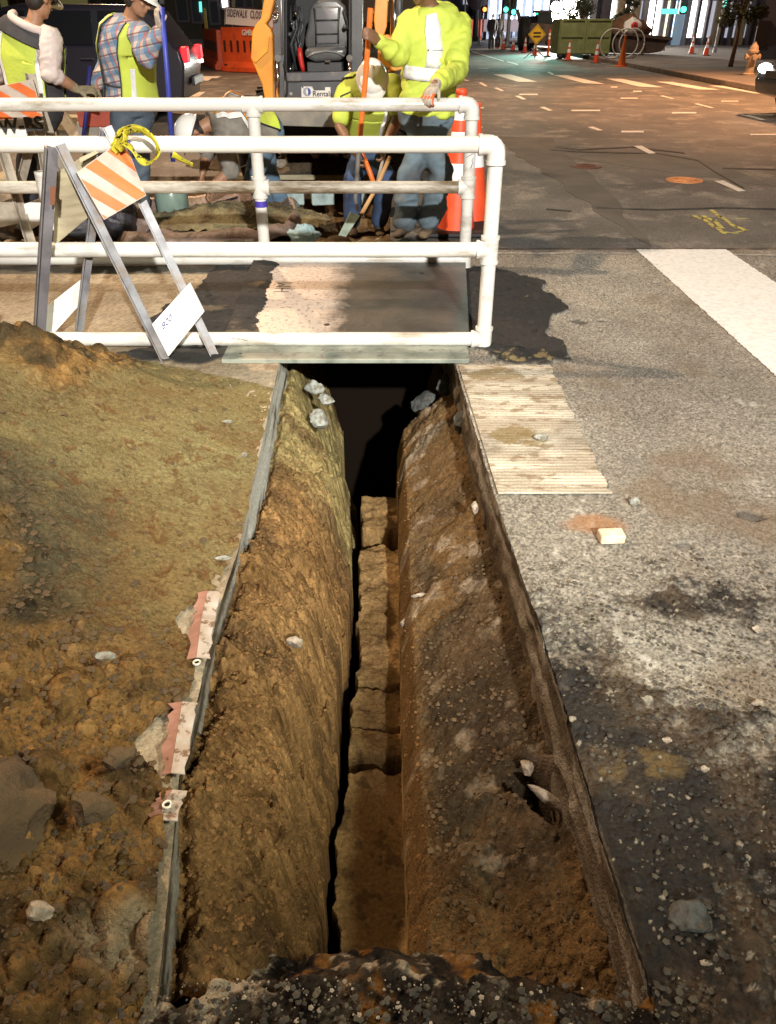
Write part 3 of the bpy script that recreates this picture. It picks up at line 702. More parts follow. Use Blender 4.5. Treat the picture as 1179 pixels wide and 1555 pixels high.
def striped(q, n0, parent, back, phase=0.0, nst=3.4, name='striped_board'):
    """q: four corners top-left, top-right, bottom-right, bottom-left; diagonal stripes as inlaid sheets"""
    q = [Vector(p) for p in q]; nn = (q[1]-q[0]).cross(q[3]-q[0]).normalized()
    if nn.y > 0: nn = -nn
    b = MB().prism(q, -nn*0.02).build(name, back, parent, bevel=0.002)
    def uv(u, v): return (q[0]*(1-u)+q[1]*u)*(1-v)+(q[3]*(1-u)+q[2]*u)*v
    from mathutils.geometry import intersect_line_line_2d
    def clip(poly, f):   # keep f(p)>=0
        out = []
        for i in range(len(poly)):
            a, c = poly[i], poly[(i+1) % len(poly)]; fa, fc = f(a), f(c)
            if fa >= 0: out.append(a)
            if fa*fc < 0:
                t = fa/(fa-fc); out.append((a[0]+(c[0]-a[0])*t, a[1]+(c[1]-a[1])*t))
        return out
    k = -6
    while k < 10:
        lo = (k+phase)/nst; hi = lo+0.5/nst*1.0
        sl = 0.62
        poly = [(0.012, 0.015), (0.988, 0.015), (0.988, 0.985), (0.012, 0.985)]
        poly = clip(poly, lambda p: (p[0]-sl*p[1])-lo); 
        if poly: poly = clip(poly, lambda p: hi-(p[0]-sl*p[1]))
        if len(poly) >= 3:
            MB().prism([uv(*p)+nn*0.0006 for p in poly], nn*0.0012).build('orange_stripe', m_or, b)
        k += 1
    for u, v in ((0.05, 0.12), (0.05, 0.88), (0.95, 0.12), (0.95, 0.88)): MB().cyl(uv(u, v)+nn*0.001, uv(u, v)+nn*0.006, 0.006, n=8).build('bolt', mat('bolt_metal', (0.6, 0.58, 0.55), 0.35, metal=0.8), b)
    return b
def leg(a, b, parent, w=0.045, m=m_leg, side=(1, 0, 0), ext=0.0):
    a, b = Vector(a), Vector(b); d = (b-a).normalized(); s = Vector(side); s = (s-d*s.dot(d)).normalized(); n_ = d.cross(s)
    mb = MB()   # angle iron: two flanges
    mb.prism([a-s*w/2, a+s*w/2, b+s*w/2, b-s*w/2], n_*0.005)
    mb.prism([a-s*w/2, a-s*(w/2-0.005), b-s*(w/2-0.005), b-s*w/2], n_*w*0.8)
    return mb.build('leg', m, parent)
# sawhorse 1: beside the plate, on the edge of the heap
s1 = thing('sawhorse_barricade', 'folding sawhorse with orange striped board and bright white lower board, beside the soil heap', 'sawhorse', (-1.4, 3.95, 0), 'folding sawhorse barricades')
Aft = P(78, 222, 3.86); Bft = P(92, 219, 3.84); Cft = P(163, 192, 4.02); Dft = P(158, 194, 4.05)
fA, fB, fC, fD = G(57, 545), G(253, 549), G(327, 541), G(118, 520)
leg(Bft, fB, s1, 0.042, m_leg, (1, 0.2, 0)); leg(Cft, fC, s1, 0.042, m_leg, (1, 0.2, 0))
leg(Aft, fA, s1, 0.060, mat('grey_steel_leg', (0.20, 0.185, 0.20), 0.5, (0.12, 0.11, 0.12), 7, metal=0.4, bump=0.2), (1, 0.5, 0)); leg(Dft, fD, s1, 0.045, m_leg, (1, 0.4, 0))
def on(a, b, t): return Vector(a)*(1-t)+Vector(b)*t
off = Vector((0.01, -0.016, 0.004))
striped([P(115, 262, 3.80)+off, P(186, 211, 3.98)+off, P(221, 297, 3.93)+off, P(157, 334, 3.79)+off], 0, s1, m_beige, phase=0.35, nst=2.15)
q = [P(285, 430, 3.88), P(307, 474, 3.865), P(254, 541, 3.78), P(229, 492, 3.80)]
lb = MB().prism([q[0]+off, q[1]+off, q[2]+off, q[3]+off], (0.004, 0.02, 0)).build('lower_board', m_wb, s1, bevel=0.003)
text_obj('scribble', '800', 0.05, on(q[3], q[2], 0.35)+off*1.1+Vector((0.03, -0.003, 0.03)), q[0]-q[3], (0, 0, 1), m_ink, lb, extr=0.0003)
back = MB().prism([P(86, 262, 3.98), P(162, 215, 4.10), P(152, 315, 4.15), P(80, 375, 4.02)], (0, 0.018, 0)).build('back_board', m_ply, s1, bevel=0.002)
MB().prism([P(52, 480, 4.05), P(122, 425, 4.16), P(121, 463, 4.18), P(60, 530, 4.05)], (0, 0.018, 0)).build('back_lower_board', m_wb, s1, bevel=0.002)
MB().prism([P(120, 240, 3.94), P(158, 222, 4.02), P(160, 226, 4.02), P(122, 247, 3.94)], (0, 0.05, 0)).build('hinge_strap', m_ply, s1)
MB().tube([P(196, 212, 3.965), P(200, 240, 3.96), P(206, 262, 3.95), P(213, 300, 3.945)], [(0.012, 0.004), (0.008, 0.003), (0.006, 0.003), (0.012, 0.004)], 8).build('blue_tape', mat('blue_plastic', (0.12, 0.13, 0.42), 0.5), s1)
MB().prism([P(76, 283, 3.79), P(85, 283, 3.79), P(83, 311, 3.79), P(76, 311, 3.79)], (0, 0.004, 0)).build('slot_plate', mat('rust_brown', (0.16, 0.06, 0.03), 0.7), s1)
# yellow caution tape tied round the top
m_tape = mat('caution_tape', (0.50, 0.43, 0.025), 0.5, (0.36, 0.31, 0.03), 30, dirt=(0.02, 0.02, 0.02), dscale=42, dlo=0.56, dhi=0.59)
def ribbon(path, w, name, m, parent, twist=0.0, n=40):
    pts = [Vector(p) for p in path]
    def cr(t):
        k = min(int(t), len(pts)-2); f = t-k
        p0, p1, p2, p3 = pts[max(k-1, 0)], pts[k], pts[k+1], pts[min(k+2, len(pts)-1)]
        return 0.5*((2*p1)+(p2-p0)*f+(2*p0-5*p1+4*p2-p3)*f*f+(-p0+3*p1-3*p2+p3)*f**3)
    vs = []; N = n*(len(pts)-1)
    for i in range(N+1):
        t = i*(len(pts)-1)/N; c = cr(min(t, len(pts)-1-1e-6)); d = cr(min(t+0.02, len(pts)-1-1e-6))-cr(max(t-0.02, 0)); d.normalize()
        s = d.cross(Vector((0, 1, 0.2))).normalized(); up = d.cross(s)
        a = twist*0.5*i/N+0.35*math.sin(i*0.11); ww = w*(0.62+0.16*math.sin(i*0.23))
        s2 = s*math.cos(a)+up*math.sin(a)
        for k in (-1, -0.33, 0.33, 1): vs.append(c+s2*ww*k/2+up*0.003*math.sin(k*4+i*0.3))
    fs = [(i*4+k, i*4+k+1, i*4+k+5, i*4+k+4) for i in range(N) for k in range(3)]
    return MB().add(vs, fs).build(name, m, parent, smooth=True, solid=0.0008)
ct = thing('caution_tape', 'yellow caution tape tied in a bow round the top of the striped sawhorse', 'tape', tuple(P(180, 215, 3.93)))
Pt = lambda x, y, Y=3.9: P(x, y, Y)
ribbon([Pt(176, 224), Pt(185, 198), Pt(205, 193, 3.86), Pt(228, 205, 3.82), Pt(240, 225, 3.8), Pt(236, 240, 3.8), Pt(222, 248, 3.82), Pt(210, 238, 3.84), Pt(196, 222, 3.86), Pt(184, 214)], 0.045, 'loop', m_tape, ct, 3, 14)
ribbon([Pt(172, 230), Pt(182, 216), Pt(196, 200, 3.87), Pt(212, 196, 3.85), Pt(222, 200, 3.84)], 0.05, 'loop', m_tape, ct, 2, 14)
ribbon([Pt(178, 226, 3.88), Pt(190, 214, 3.87), Pt(188, 200, 3.88), Pt(178, 205, 3.9), Pt(172, 222)], 0.06, 'knot', m_tape, ct, 5, 14)
tg = ribbon([P(262, 234, 3.96), P(272, 240, 3.955), P(293, 250, 3.95)], 0.045, 'caution_tape', m_tape, None, 0.2, 10)
tag(tg, 'short loose end of yellow tape hanging from the front pipe rail', 'tape')

# sawhorse 2: far left behind the rails, lettered board
s2 = thing('sawhorse_barricade', 'dusty sawhorse with black stencilled letters on its board, behind the pipe rails', 'sawhorse', (-2.7, 6.2, 0), 'folding sawhorse barricades')
Y2 = 6.15
leg(P(-26, 120, Y2), P(50, 372, Y2-0.35), s2, 0.06, m_legw); leg(P(48, 112, Y2+0.1), P(88, 355, Y2-0.1), s2, 0.06, m_legw)
leg(P(-30, 120, Y2+0.05), P(-60, 350, Y2+0.5), s2, 0.06, m_legw); leg(P(60, 165, Y2+0.3), P(15, 350, Y2+0.5), s2, 0.06, m_legw)
leg(P(64, 165, Y2+0.3), P(98, 262, Y2+0.4), s2, 0.06, m_legw)
striped([P(-50, 140, Y2-0.06), P(50, 120, Y2-0.02), P(65, 176, Y2-0.06), P(-40, 196, Y2-0.1)], 0, s2, m_beige, phase=0.55, nst=2.6)
lb = MB().prism([P(-45, 184, Y2-0.15), P(37, 180, Y2-0.12), P(42, 215, Y2-0.12), P(-40, 220, Y2-0.15)], (0, 0.015, 0)).build('letter_board', m_wb, s2)
text_obj('stencilled_letters', 'W-BS', 0.125, P(0, 202, Y2-0.17), P(40, 199, Y2-0.14)-P(0, 202, Y2-0.17), (0, 0, 1), mat('black_ink', (0.02, 0.02, 0.02), 0.6), lb, extr=0.0008, spacing=1.0, bold=0.004)
MB().prism([P(-30, 316, Y2-0.3), P(22, 300, Y2-0.28), P(32, 338, Y2-0.3), P(-20, 350, Y2-0.33)], (0, 0.015, 0)).build('lower_board', m_legw, s2)
MB().prism([P(36, 310, Y2-0.28), P(70, 298, Y2-0.25), P(74, 332, Y2-0.27), P(45, 350, Y2-0.3)], (0, 0.015, 0)).build('lower_board', m_wb, s2)

# --- stones and small things that can be told apart
def stone(label, px, py, z, r, m, sq=(1, 0.8, 0.6), seed=0, name='stone', cat='stone', sub=1, rz=0, dent=0.25):
    c = G(px, py, z); me = bpy.data.meshes.new(name); bm = bmesh.new()
    bmesh.ops.create_icosphere(bm, subdivisions=3, radius=1)
    rnd = random.Random(seed); 
    planes = [(Vector((rnd.uniform(-1, 1), rnd.uniform(-1, 1), rnd.uniform(-1, 1))).normalized(), rnd.uniform(0.55, 0.85)) for _ in range(9)]
    co = np.array([v.co[:] for v in bm.verts]); nn = fbm(co[:, 0]+seed, co[:, 1]+co[:, 2]*1.3, 2.2, 4, seed)
    for v, q in zip(bm.verts, nn):
        for pn, d in planes:
            e = v.co.dot(pn)-d
            if e > 0: v.co -= pn*e*0.9
        v.co *= 1+dent*q
    ro = Matrix.Rotation(rz, 3, 'Z')
    for v in bm.verts: v.co = ro @ Vector((v.co.x*r*sq[0], v.co.y*r*sq[1], v.co.z*r*sq[2]))
    bm.to_mesh(me); bm.free(); me.materials.append(m)
    me.polygons.foreach_set('use_smooth', [True]*len(me.polygons)); me.set_sharp_from_angle(angle=R(35))
    o = link(name, me, None, (c.x, c.y, c.z)); return tag(o, label, cat)
m_pale = mat('pale_stone', (0.42, 0.36, 0.29), 0.85, (0.22, 0.17, 0.12), 38, bump=0.9, bscale=110, dist=0.006)
m_grey = mat('grey_stone', (0.10, 0.105, 0.10), 0.85, (0.035, 0.035, 0.032), 45, bump=1.0, bscale=90, dist=0.008, dirt=(0.12, 0.08, 0.04), dscale=25)
m_conc = mat('grey_concrete_lump', (0.33, 0.34, 0.31), 0.9, (0.15, 0.14, 0.11), 40, bump=1.0, bscale=80, dist=0.008, dirt=(0.16, 0.11, 0.05), dscale=22)
m_clay = mat('clay_lump', (0.14, 0.088, 0.042), 0.95, (0.085, 0.055, 0.03), 9, bump=1.0, bscale=45, dist=0.02)
stone('smooth pale cream stone on the soil at the near left corner of the trench', 298, 1452, -0.20, 0.034, m_pale, (0.7, 1.1, 0.7), 1, rz=0.4)
stone('pinkish white stone half way along the left bench of the trench', 450, 975, -0.17, 0.028, m_pale, (1.1, 0.8, 0.8), 2)
stone('bluish grey rock at the far end of the left bench, lower one of three', 486, 636, -0.23, 0.058, m_conc, (0.9, 0.9, 0.9), 3)
stone('angular grey rock nearest the steel plate on the left bench', 478, 588, -0.22, 0.055, m_conc, (1.1, 0.7, 0.7), 4)
stone('small grey rock between two larger ones at the far end of the left bench', 496, 606, -0.25, 0.045, m_conc, (1, 0.9, 0.7), 5)
stone('dark grey rock in the shade at the right end of the cavity under the plate', 650, 610, -0.36, 0.12, m_grey, (1, 0.8, 0.6), 6)
stone('dark grey block leaning on the cut edge under the right end of the plate', 678, 590, -0.26, 0.09, m_grey, (0.8, 0.8, 0.9), 7)
stone('dark grey lump against the right cut edge just before the plate', 700, 640, -0.16, 0.06, m_grey, (0.7, 0.9, 0.9), 8)
stone('big dark grey rock in the black rubble at lower right', 1048, 1395, 0.018, 0.042, m_grey, (1.1, 0.85, 0.75), 9)
stone('white curled pebble below the big dark rock at lower right', 1073, 1462, 0.012, 0.009, m_pale, (1.3, 0.7, 0.6), 10)
stone('bright white pebble near the right edge above the black rubble', 1150, 1068, 0.015, 0.016, m_pale, (1.1, 0.8, 0.7), 11)
stone('white pebble in the middle of the black rubble on the right', 1012, 1124, 0.015, 0.013, m_pale, (1.1, 0.8, 0.7), 12)
stone('white pebble lowest of the bright three in the rubble on the right', 1070, 1168, 0.015, 0.012, m_pale, (1.1, 0.8, 0.7), 13)
stone('round white pebble at the top of the dark rubble at right', 1150, 955, 0.015, 0.016, m_pale, (1, 0.9, 0.8), 14)
stone('pale blue grey pebble just beyond the near corner of the ridged bar', 965, 762, 0.012, 0.022, m_conc, (1, 0.9, 0.8), 15)
stone('oblong pale grey crumb on the ridged pavement bar', 820, 664, 0.018, 0.026, m_conc, (1.4, 0.7, 0.6), 16)
stone('off white stone on the brown soil near the lower left corner of the picture', 60, 1383, 0.10, 0.022, m_pale, (1.3, 0.9, 0.8), 17)
stone('white chip lying on the olive heap beside the trench edge', 371, 690, 0.030, 0.018, m_conc, (0.7, 1.2, 0.4), 18)
stone('grey white chip on the olive heap near the sawhorse foot', 345, 640, 0.05, 0.018, m_conc, (1.3, 0.8, 0.4), 19)
stone('pale stone chip on the lower part of the heap', 160, 996, 0.12, 0.020, m_conc, (1.4, 0.8, 0.4), 20)
stone('flat white chip sticking out of the trench edge of the heap', 338, 847, 0.03, 0.020, m_conc, (1.4, 0.6, 0.3), 21)
stone('large rounded clay lump at the left edge of the picture', 0, 1250, 0.05, 0.155, m_clay, (0.78, 1.1, 0.95), 22, name='clay_lump', cat='clay lump', dent=0.35)
stone('brown clod in the middle of the lower heap', 140, 1225, 0.13, 0.042, m_clay, (1.1, 1, 0.8), 23, name='soil_clod', cat='clod', dent=0.4)
stone('grey brown clod on the lower heap above the brown one', 180, 1150, 0.12, 0.035, m_clay, (1, 1, 0.8), 24, name='soil_clod', cat='clod', dent=0.4)
stone('pale rooty fragment in the right side of the trench', 640, 905, -0.40, 0.035, m_pale, (1.1, 0.5, 0.5), 25)
stone('small whitish fragment low on the right slope of the slot', 614, 945, -0.52, 0.026, m_pale, (0.7, 0.8, 0.6), 26)
stone('thin pale slab fragment edging the dark hole in the right bench', 838, 1215, -0.20, 0.06, m_pale, (1.2, 0.22, 0.4), 27, rz=-0.75)
stone('pale chunk above the dark hole in the right bench', 800, 1165, -0.20, 0.028, m_pale, (0.7, 1.0, 0.6), 28)
stone('light stone at the right cut edge beside the ridged bar corner', 722, 772, -0.13, 0.028, m_pale, (0.6, 0.9, 1.0), 29)
# broken brick on the pavement
g0 = G(927, 822); bk = MB().box((g0.x, g0.y, 0.022), (0.085, 0.055, 0.034), Matrix.Rotation(0.05, 3, 'Z'))
tag(bk.build('brick_piece', mat('pale_brick', (0.55, 0.42, 0.28), 0.85, (0.62, 0.56, 0.44), 14, dirt=(0.42, 0.20, 0.08), dscale=12, bump=0.8), bevel=0.007, seg=3), 'pale oblong piece of brick lying on the asphalt beside a rusty stain', 'brick')

# --- torn strips of striped sheeting with eyelets along the trench edge
m_str = mat('pale_strip', (0.50, 0.45, 0.42), 0.6, (0.38, 0.30, 0.24), 16, dirt=(0.16, 0.09, 0.05), dscale=30, dlo=0.55, dhi=0.62)
m_pk = mat('pink_strip', (0.40, 0.20, 0.15), 0.7, (0.26, 0.12, 0.08), 16, bump=0.4)
def strip(label, L, Wd, seed, rings):
    t = thing('torn_sheeting_strip', label, 'torn strip', tuple(G(*L[0])), 'torn strips along the trench edge')
    r = random.Random(seed); pa = []; pk = []
    for i in range(len(L)-1):
        for k in range(6):
            f = k/6; x = L[i][0]*(1-f)+L[i+1][0]*f; y = L[i][1]*(1-f)+L[i+1][1]*f
            w = Wd*(0.9+0.25*r.random()); z = 0.03+0.004*math.sin(i*3+k)
            pa.append((G(x, y, z), G(x+w, y+2, z-0.004))); pk.append((G(x-w*0.85*(0.6+0.5*r.random()), y+3, z-0.008), G(x, y, z-0.001)))
    for nm, pp, m in (('pale_band', pa, m_str), ('pink_band', pk, m_pk)):
        vs = [q for p in pp for q in p]; MB().add(vs, [(2*i, 2*i+1, 2*i+3, 2*i+2) for i in range(len(pp)-1)]).build(nm, m, t, solid=0.003)
    for x, y in rings:
        c = G(x, y, 0.036); mb = MB()
        mb.tube([c+Vector((math.cos(a)*0.009, math.sin(a)*0.009, 0)) for a in [k*math.pi/8 for k in range(17)]], 0.0032, 8)
        mb.build('eyelet', mat('eyelet_metal', (0.75, 0.68, 0.58), 0.4, metal=0.4), t, smooth=True)
        MB().cyl(c-Vector((0, 0, 0.004)), c-Vector((0, 0, 0.002)), 0.008, n=12).build('eyelet_hole', mat('black', (0.01, 0.01, 0.01), 0.9), t)
strip('upper pale and pink torn strip lying along the trench edge beside the olive heap', [(316, 897), (306, 940), (297, 1010)], 19, 1, [(299, 1006)])
strip('middle pale and pink torn strip on the trench edge, longest and cleanest', [(277, 1066), (268, 1120), (258, 1185)], 21, 2, [])
strip('lower muddy torn strip with a bright eyelet at the trench edge', [(262, 1200), (248, 1222), (243, 1250)], 24, 3, [(254, 1222)])
# --- loose gravel and crumbs scattered on asphalt, lip and heap
def scatter(name, label, cat, pts, m, smin, smax, seed):
    r = random.Random(seed); mb = MB()
    ico = [Vector(v) for v in ((0, 0, 1), (.9, 0, .3), (.2, .9, .4), (-.8, .5, .3), (-.7, -.6, .3), (.3, -.9, .35), (0, 0, -.6))]
    fc = [(0, 1, 2), (0, 2, 3), (0, 3, 4), (0, 4, 5), (0, 5, 1), (6, 2, 1), (6, 3, 2), (6, 4, 3), (6, 5, 4), (6, 1, 5)]
    V = []; F = []
    for (x, y, z) in pts:
        s = smin*(smax/smin)**(r.random()**2.2); a = r.random()*6.28; ca, sa = math.cos(a), math.sin(a); k = len(V)
        for v in ico:
            q = v*s*(0.7+0.6*r.random()); V.append((x+q.x*ca-q.y*sa, y+q.x*sa+q.y*ca, z+q.z*0.75+s*0.2))
        F += [tuple(i+k for i in f) for f in fc]
    me = bpy.data.meshes.new(name); me.from_pydata(V, [], F); me.materials.append(m)
    return tag(link(name, me), label, cat, kind='stuff')
r = random.Random(44); pts = []
while len(pts) < 3200:
    y = 0.75+4.6*r.random()**1.8; x = float(tr(y))+0.02+2.3*r.random()**1.4
    pts.append((x, y, 0.004))
scatter('loose_gravel', 'loose pale grit scattered over the asphalt on the right', 'gravel', pts, mat('pale_grit', (0.27, 0.25, 0.21), 0.8, (0.11, 0.09, 0.07), 22), 0.0014, 0.0045, 1)
pts = []
while len(pts) < 2200:
    y = 0.72+1.35*r.random(); x = float(tr(y))+0.02+1.0*r.random()
    if 1.5 < y and r.random() < 0.55: continue
    pts.append((x, y, 0.012+0.012*r.random()))
scatter('black_rubble', 'black broken asphalt crumbs in the rubble at lower right', 'rubble', pts, mat('black_crumb', (0.035, 0.032, 0.03), 0.8, (0.10, 0.085, 0.06), 14, bump=0.4), 0.003, 0.010, 2)
hx, hy, hz = [a.reshape(-1) for a in HEAP]; pts = []
while len(pts) < 5200:
    i = r.randrange(len(hx))
    if hx[i] > -1.9 and (hy[i] < 1.45+1.1*max(0, -0.55-hx[i])+r.gauss(0, 0.12) or (r.random() < 0.05 and hy[i] < 3.2)): pts.append((hx[i], hy[i], hz[i]))
scatter('soil_crumbs', 'crumbs of brown soil on the near part of the heap', 'soil crumbs', pts, m_clay, 0.003, 0.016, 3)
pts = []; pts2 = []
while len(pts) < 1300: pts.append((r.uniform(-0.5, 0.6), 0.56+0.17*r.random(), 0.008+0.01*r.random()))
while len(pts2) < 220: pts2.append((r.gauss(-0.1, 0.25), 0.62+0.12*r.random(), 0.014))
scatter('lip_rubble', 'dark crumbs of broken asphalt along the near lip of the trench', 'rubble', pts, MATS['black_crumb'], 0.002, 0.009, 7)
scatter('lip_grit', 'pale concrete grit along the near lip of the trench', 'grit', pts2, m_pale, 0.0015, 0.006, 8)
tx, ty, tz = [a.reshape(-1) for a in TSOIL]; pts = []; pts2 = []
while len(pts) < 5000:
    i = r.randrange(len(tx))
    if tz[i] > -0.55 and ty[i] < 3.9 and (tx[i] < -0.1 or r.random() < 0.6): (pts if tx[i] < 0.1 else pts2).append((tx[i], ty[i], tz[i]))
scatter('bench_crumbs', 'loose crumbs of orange brown soil on the left bench of the trench', 'soil crumbs', pts, mat('orange_crumb', (0.22, 0.12, 0.05), 0.95, (0.12, 0.07, 0.032), 12, bump=0.8, spec=0.05), 0.002, 0.009, 4)
scatter('slope_crumbs', 'dark loose crumbs on the right slope of the trench', 'soil crumbs', pts2, mat('dark_crumb', (0.08, 0.055, 0.034), 0.95, (0.14, 0.095, 0.055), 12, bump=0.8, spec=0.05), 0.002, 0.012, 5)
# black cold-mix asphalt smeared over the ground and the left side of the plate
y_ = np.arange(3.98, 5.75, 0.008); x_ = np.arange(-1.45, -0.42, 0.008)
Ya, Xa = np.meshgrid(y_, x_, indexing='ij')
ex = np.interp(Ya, [3.98, 5.58], [-0.88, -0.95])
mk = 1-np.abs((Xa-(-0.97-0.03*(Ya-4)))/(0.27-0.03*(Ya-4)))**2.2+0.45*fbm(Xa, Ya, 5, 5, 611)+0.12*fbm(Xa, Ya, 30, 3, 612)-0.6*sst(5.5, 5.8, Ya)-0.5*sst(4.03, 3.98, Ya)
ca, ia_ = cells(Xa, Ya, 0.045, 613, 0.8, 0.5)
Za = 0.008+0.040*sst(-0.03, 0.0, Xa-ex)+np.clip(mk, -0.2, 0.4)*0.03+0.4*ca
Ca = lerp3((0.014, 0.014, 0.014), (0.045, 0.042, 0.040), ia_); Ca = lerp3(Ca, (0.16, 0.12, 0.08), sst(0.3, 0.5, fbm(Xa, Ya, 7, 5, 615))*0.6)
grid_obj('cold_mix_patch', Xa, Ya, Za, m_asph, Ca, mask=(mk[:-1, :-1] > 0.0), kind='structure')
# ================================================================== PEOPLE
m_skin = mat('skin', (0.36, 0.19, 0.11), 0.5, (0.28, 0.14, 0.08), 12, bump=0.1)
m_skin2 = mat('skin_dark', (0.20, 0.10, 0.055), 0.5)
m_vis = mat('hi_vis_yellow', (0.56, 0.66, 0.085), 0.75, (0.46, 0.54, 0.08), 5, bump=0.35, bscale=40, dist=0.01, dirt=(0.34, 0.36, 0.10), dscale=5, dlo=0.62, dhi=0.85)
m_visd = mat('hi_vis_yellow_muddy', (0.60, 0.74, 0.08), 0.75, (0.45, 0.50, 0.10), 5, bump=0.35, bscale=40, dist=0.01, dirt=(0.26, 0.24, 0.10), dscale=6, dlo=0.56, dhi=0.8)
m_refl = mat('reflective_silver', (0.85, 0.85, 0.83), 0.35, (0.62, 0.62, 0.60), 14, bump=0.1)
m_jean = mat('blue_jeans', (0.075, 0.13, 0.20), 0.85, (0.15, 0.24, 0.33), 6, bump=0.5, bscale=160, dist=0.003, dirt=(0.16, 0.14, 0.11), dscale=5, dlo=0.58, dhi=0.8)
m_jeand = mat('dark_jeans', (0.028, 0.045, 0.085), 0.85, (0.05, 0.09, 0.20), 6, bump=0.5, bscale=160, dist=0.003)
m_dark = mat('charcoal_cloth', (0.025, 0.025, 0.03), 0.85, (0.045, 0.045, 0.05), 8, bump=0.3, bscale=90)
m_pink = mat('pale_sleeve', (0.62, 0.52, 0.48), 0.85, (0.52, 0.43, 0.40), 7, bump=0.3, bscale=90)
m_gt = mat('grey_tee', (0.26, 0.24, 0.21), 0.9, (0.13, 0.115, 0.10), 5, bump=0.3, bscale=90)
m_hat = mat('hard_hat_white', (0.78, 0.76, 0.73), 0.3, dirt=(0.42, 0.38, 0.33), dscale=6, dlo=0.6, dhi=0.8)
m_hair = mat('dark_hair', (0.018, 0.012, 0.010), 0.6, bump=0.8, bscale=200)
m_boot = mat('boot_leather', (0.06, 0.04, 0.028), 0.8, (0.14, 0.10, 0.06), 9, bump=0.5)
m_glove_o = mat('glove_orange', (0.75, 0.14, 0.03), 0.6, (0.55, 0.09, 0.02), 30, bump=0.4)
m_glove_g = mat('glove_grey', (0.46, 0.40, 0.33), 0.8, (0.26, 0.22, 0.17), 26, bump=0.6)
m_glove_k = mat('glove_khaki', (0.28, 0.23, 0.14), 0.85, (0.16, 0.13, 0.08), 20, bump=0.6)
def plaid():
    t = NT('plaid'); sx = t.n.new('ShaderNodeSeparateXYZ'); 
    mp = t.n.new('ShaderNodeMapping'); mp.inputs['Rotation'].default_value = (0.0, 0.18, 0.5); t.l.new(t.co.outputs['Object'], mp.inputs[0]); t.l.new(mp.outputs[0], sx.inputs[0])
    def band(o, f, ph, th):
        v = t.math('FRACT', t.math('ADD', t.math('MULTIPLY', sx.outputs[o], f), ph)); return t.math('LESS_THAN', v, th)
    c = t.mix(0.0, (0.42, 0.36, 0.33), (0, 0, 0))
    c = t.mix(t.math('MULTIPLY', band('X', 13, 0.1, 0.42), 0.75), c, (0.06, 0.19, 0.34))
    c = t.mix(t.math('MULTIPLY', band('Z', 11, 0.3, 0.40), 0.65), c, (0.08, 0.17, 0.30))
    c = t.mix(t.math('MULTIPLY', band('X', 13, 0.72, 0.14), 0.75), c, (0.36, 0.07, 0.05))
    c = t.mix(t.math('MULTIPLY', band('Z', 11, 0.82, 0.12), 0.7), c, (0.10, 0.03, 0.04))
    t.color(c); t.b.inputs['Roughness'].default_value = 0.85; t.bump(t.noise(60, 4), 0.3, 0.01); return t.m
m_plaid = plaid()

def sects(J, grow=0.0, lo=0, hi=7, wk=1.0, dk=1.0):
    """rings of the torso from crotch to neck: (centre, side, half width, half depth)"""
    Pv, Ch, Nk = [Vector(J[k]) for k in ('P', 'C', 'N')]; sP = Vector(J['sP']).normalized(); sC = Vector(J['sC']).normalized()
    b = J.get('bulk', 1.0)
    up0 = (Ch-Pv).normalized(); up1 = (Nk-Ch).normalized()
    W_ = [(-0.10, .135, .105), (0.0, .170, .120), (0.30, .158, .112), (0.62, .168, .118), (0.92, .188, .125)]
    out = []
    L = (Ch-Pv).length
    for t, w, d in W_:
        c = Pv+up0*(t if t < 0 else t*L); s = sP.lerp(sC, max(0, t)).normalized(); out.append((c, s, w, d))
    out.append((Ch+up1*(Nk-Ch).length*0.50, sC, .182, .108)); out.append((Ch+up1*(Nk-Ch).length*0.86, sC, .115, .080)); out.append((Nk, sC, .062, .062))
    out = [(c, s, w*b*wk+grow, d*b*dk+grow) for c, s, w, d in out]
    return out[lo:hi+1]
def tpoint(S_, t, ang, extra=0.0):
    t = max(0, min(len(S_)-1.0001, t)); i = int(t); f = t-i; f = f*f*(3-2*f)
    c = S_[i][0].lerp(S_[i+1][0], f); s = S_[i][1].lerp(S_[i+1][1], f).normalized()
    w = S_[i][2]*(1-f)+S_[i+1][2]*f+extra; d = S_[i][3]*(1-f)+S_[i+1][3]*f+extra
    up = (S_[min(i+1, len(S_)-1)][0]-S_[i][0]).normalized(); fw = up.cross(s).normalized(); s = fw.cross(up)
    ca, sa = math.cos(ang), math.sin(ang); e = 0.80
    return c+s*w*math.copysign(abs(ca)**e, ca)+fw*d*math.copysign(abs(sa)**e, sa)
def torso(mb, S_, n=28, per=4):
    m = (len(S_)-1)*per; vs = [tpoint(S_, i/per, 2*math.pi*k/n) for i in range(m+1) for k in range(n)]
    fs = [(i*n+k, i*n+(k+1) % n, (i+1)*n+(k+1) % n, (i+1)*n+k) for i in range(m) for k in range(n)]
    mb.add(vs, fs+[tuple(range(n))[::-1], tuple(range(m*n, m*n+n))])
def tpatch(S_, t0, t1, a0, a1, extra, nt=10, na=8):
    """a sheet lying on the torso between heights t0..t1 and angles a0..a1 (degrees; 90 = front)"""
    vs = [tpoint(S_, t0+(t1-t0)*i/nt, R(a0+(a1-a0)*k/na), extra) for i in range(nt+1) for k in range(na+1)]
    return vs, [(i*(na+1)+k, i*(na+1)+k+1, (i+1)*(na+1)+k+1, (i+1)*(na+1)+k) for i in range(nt) for k in range(na)]
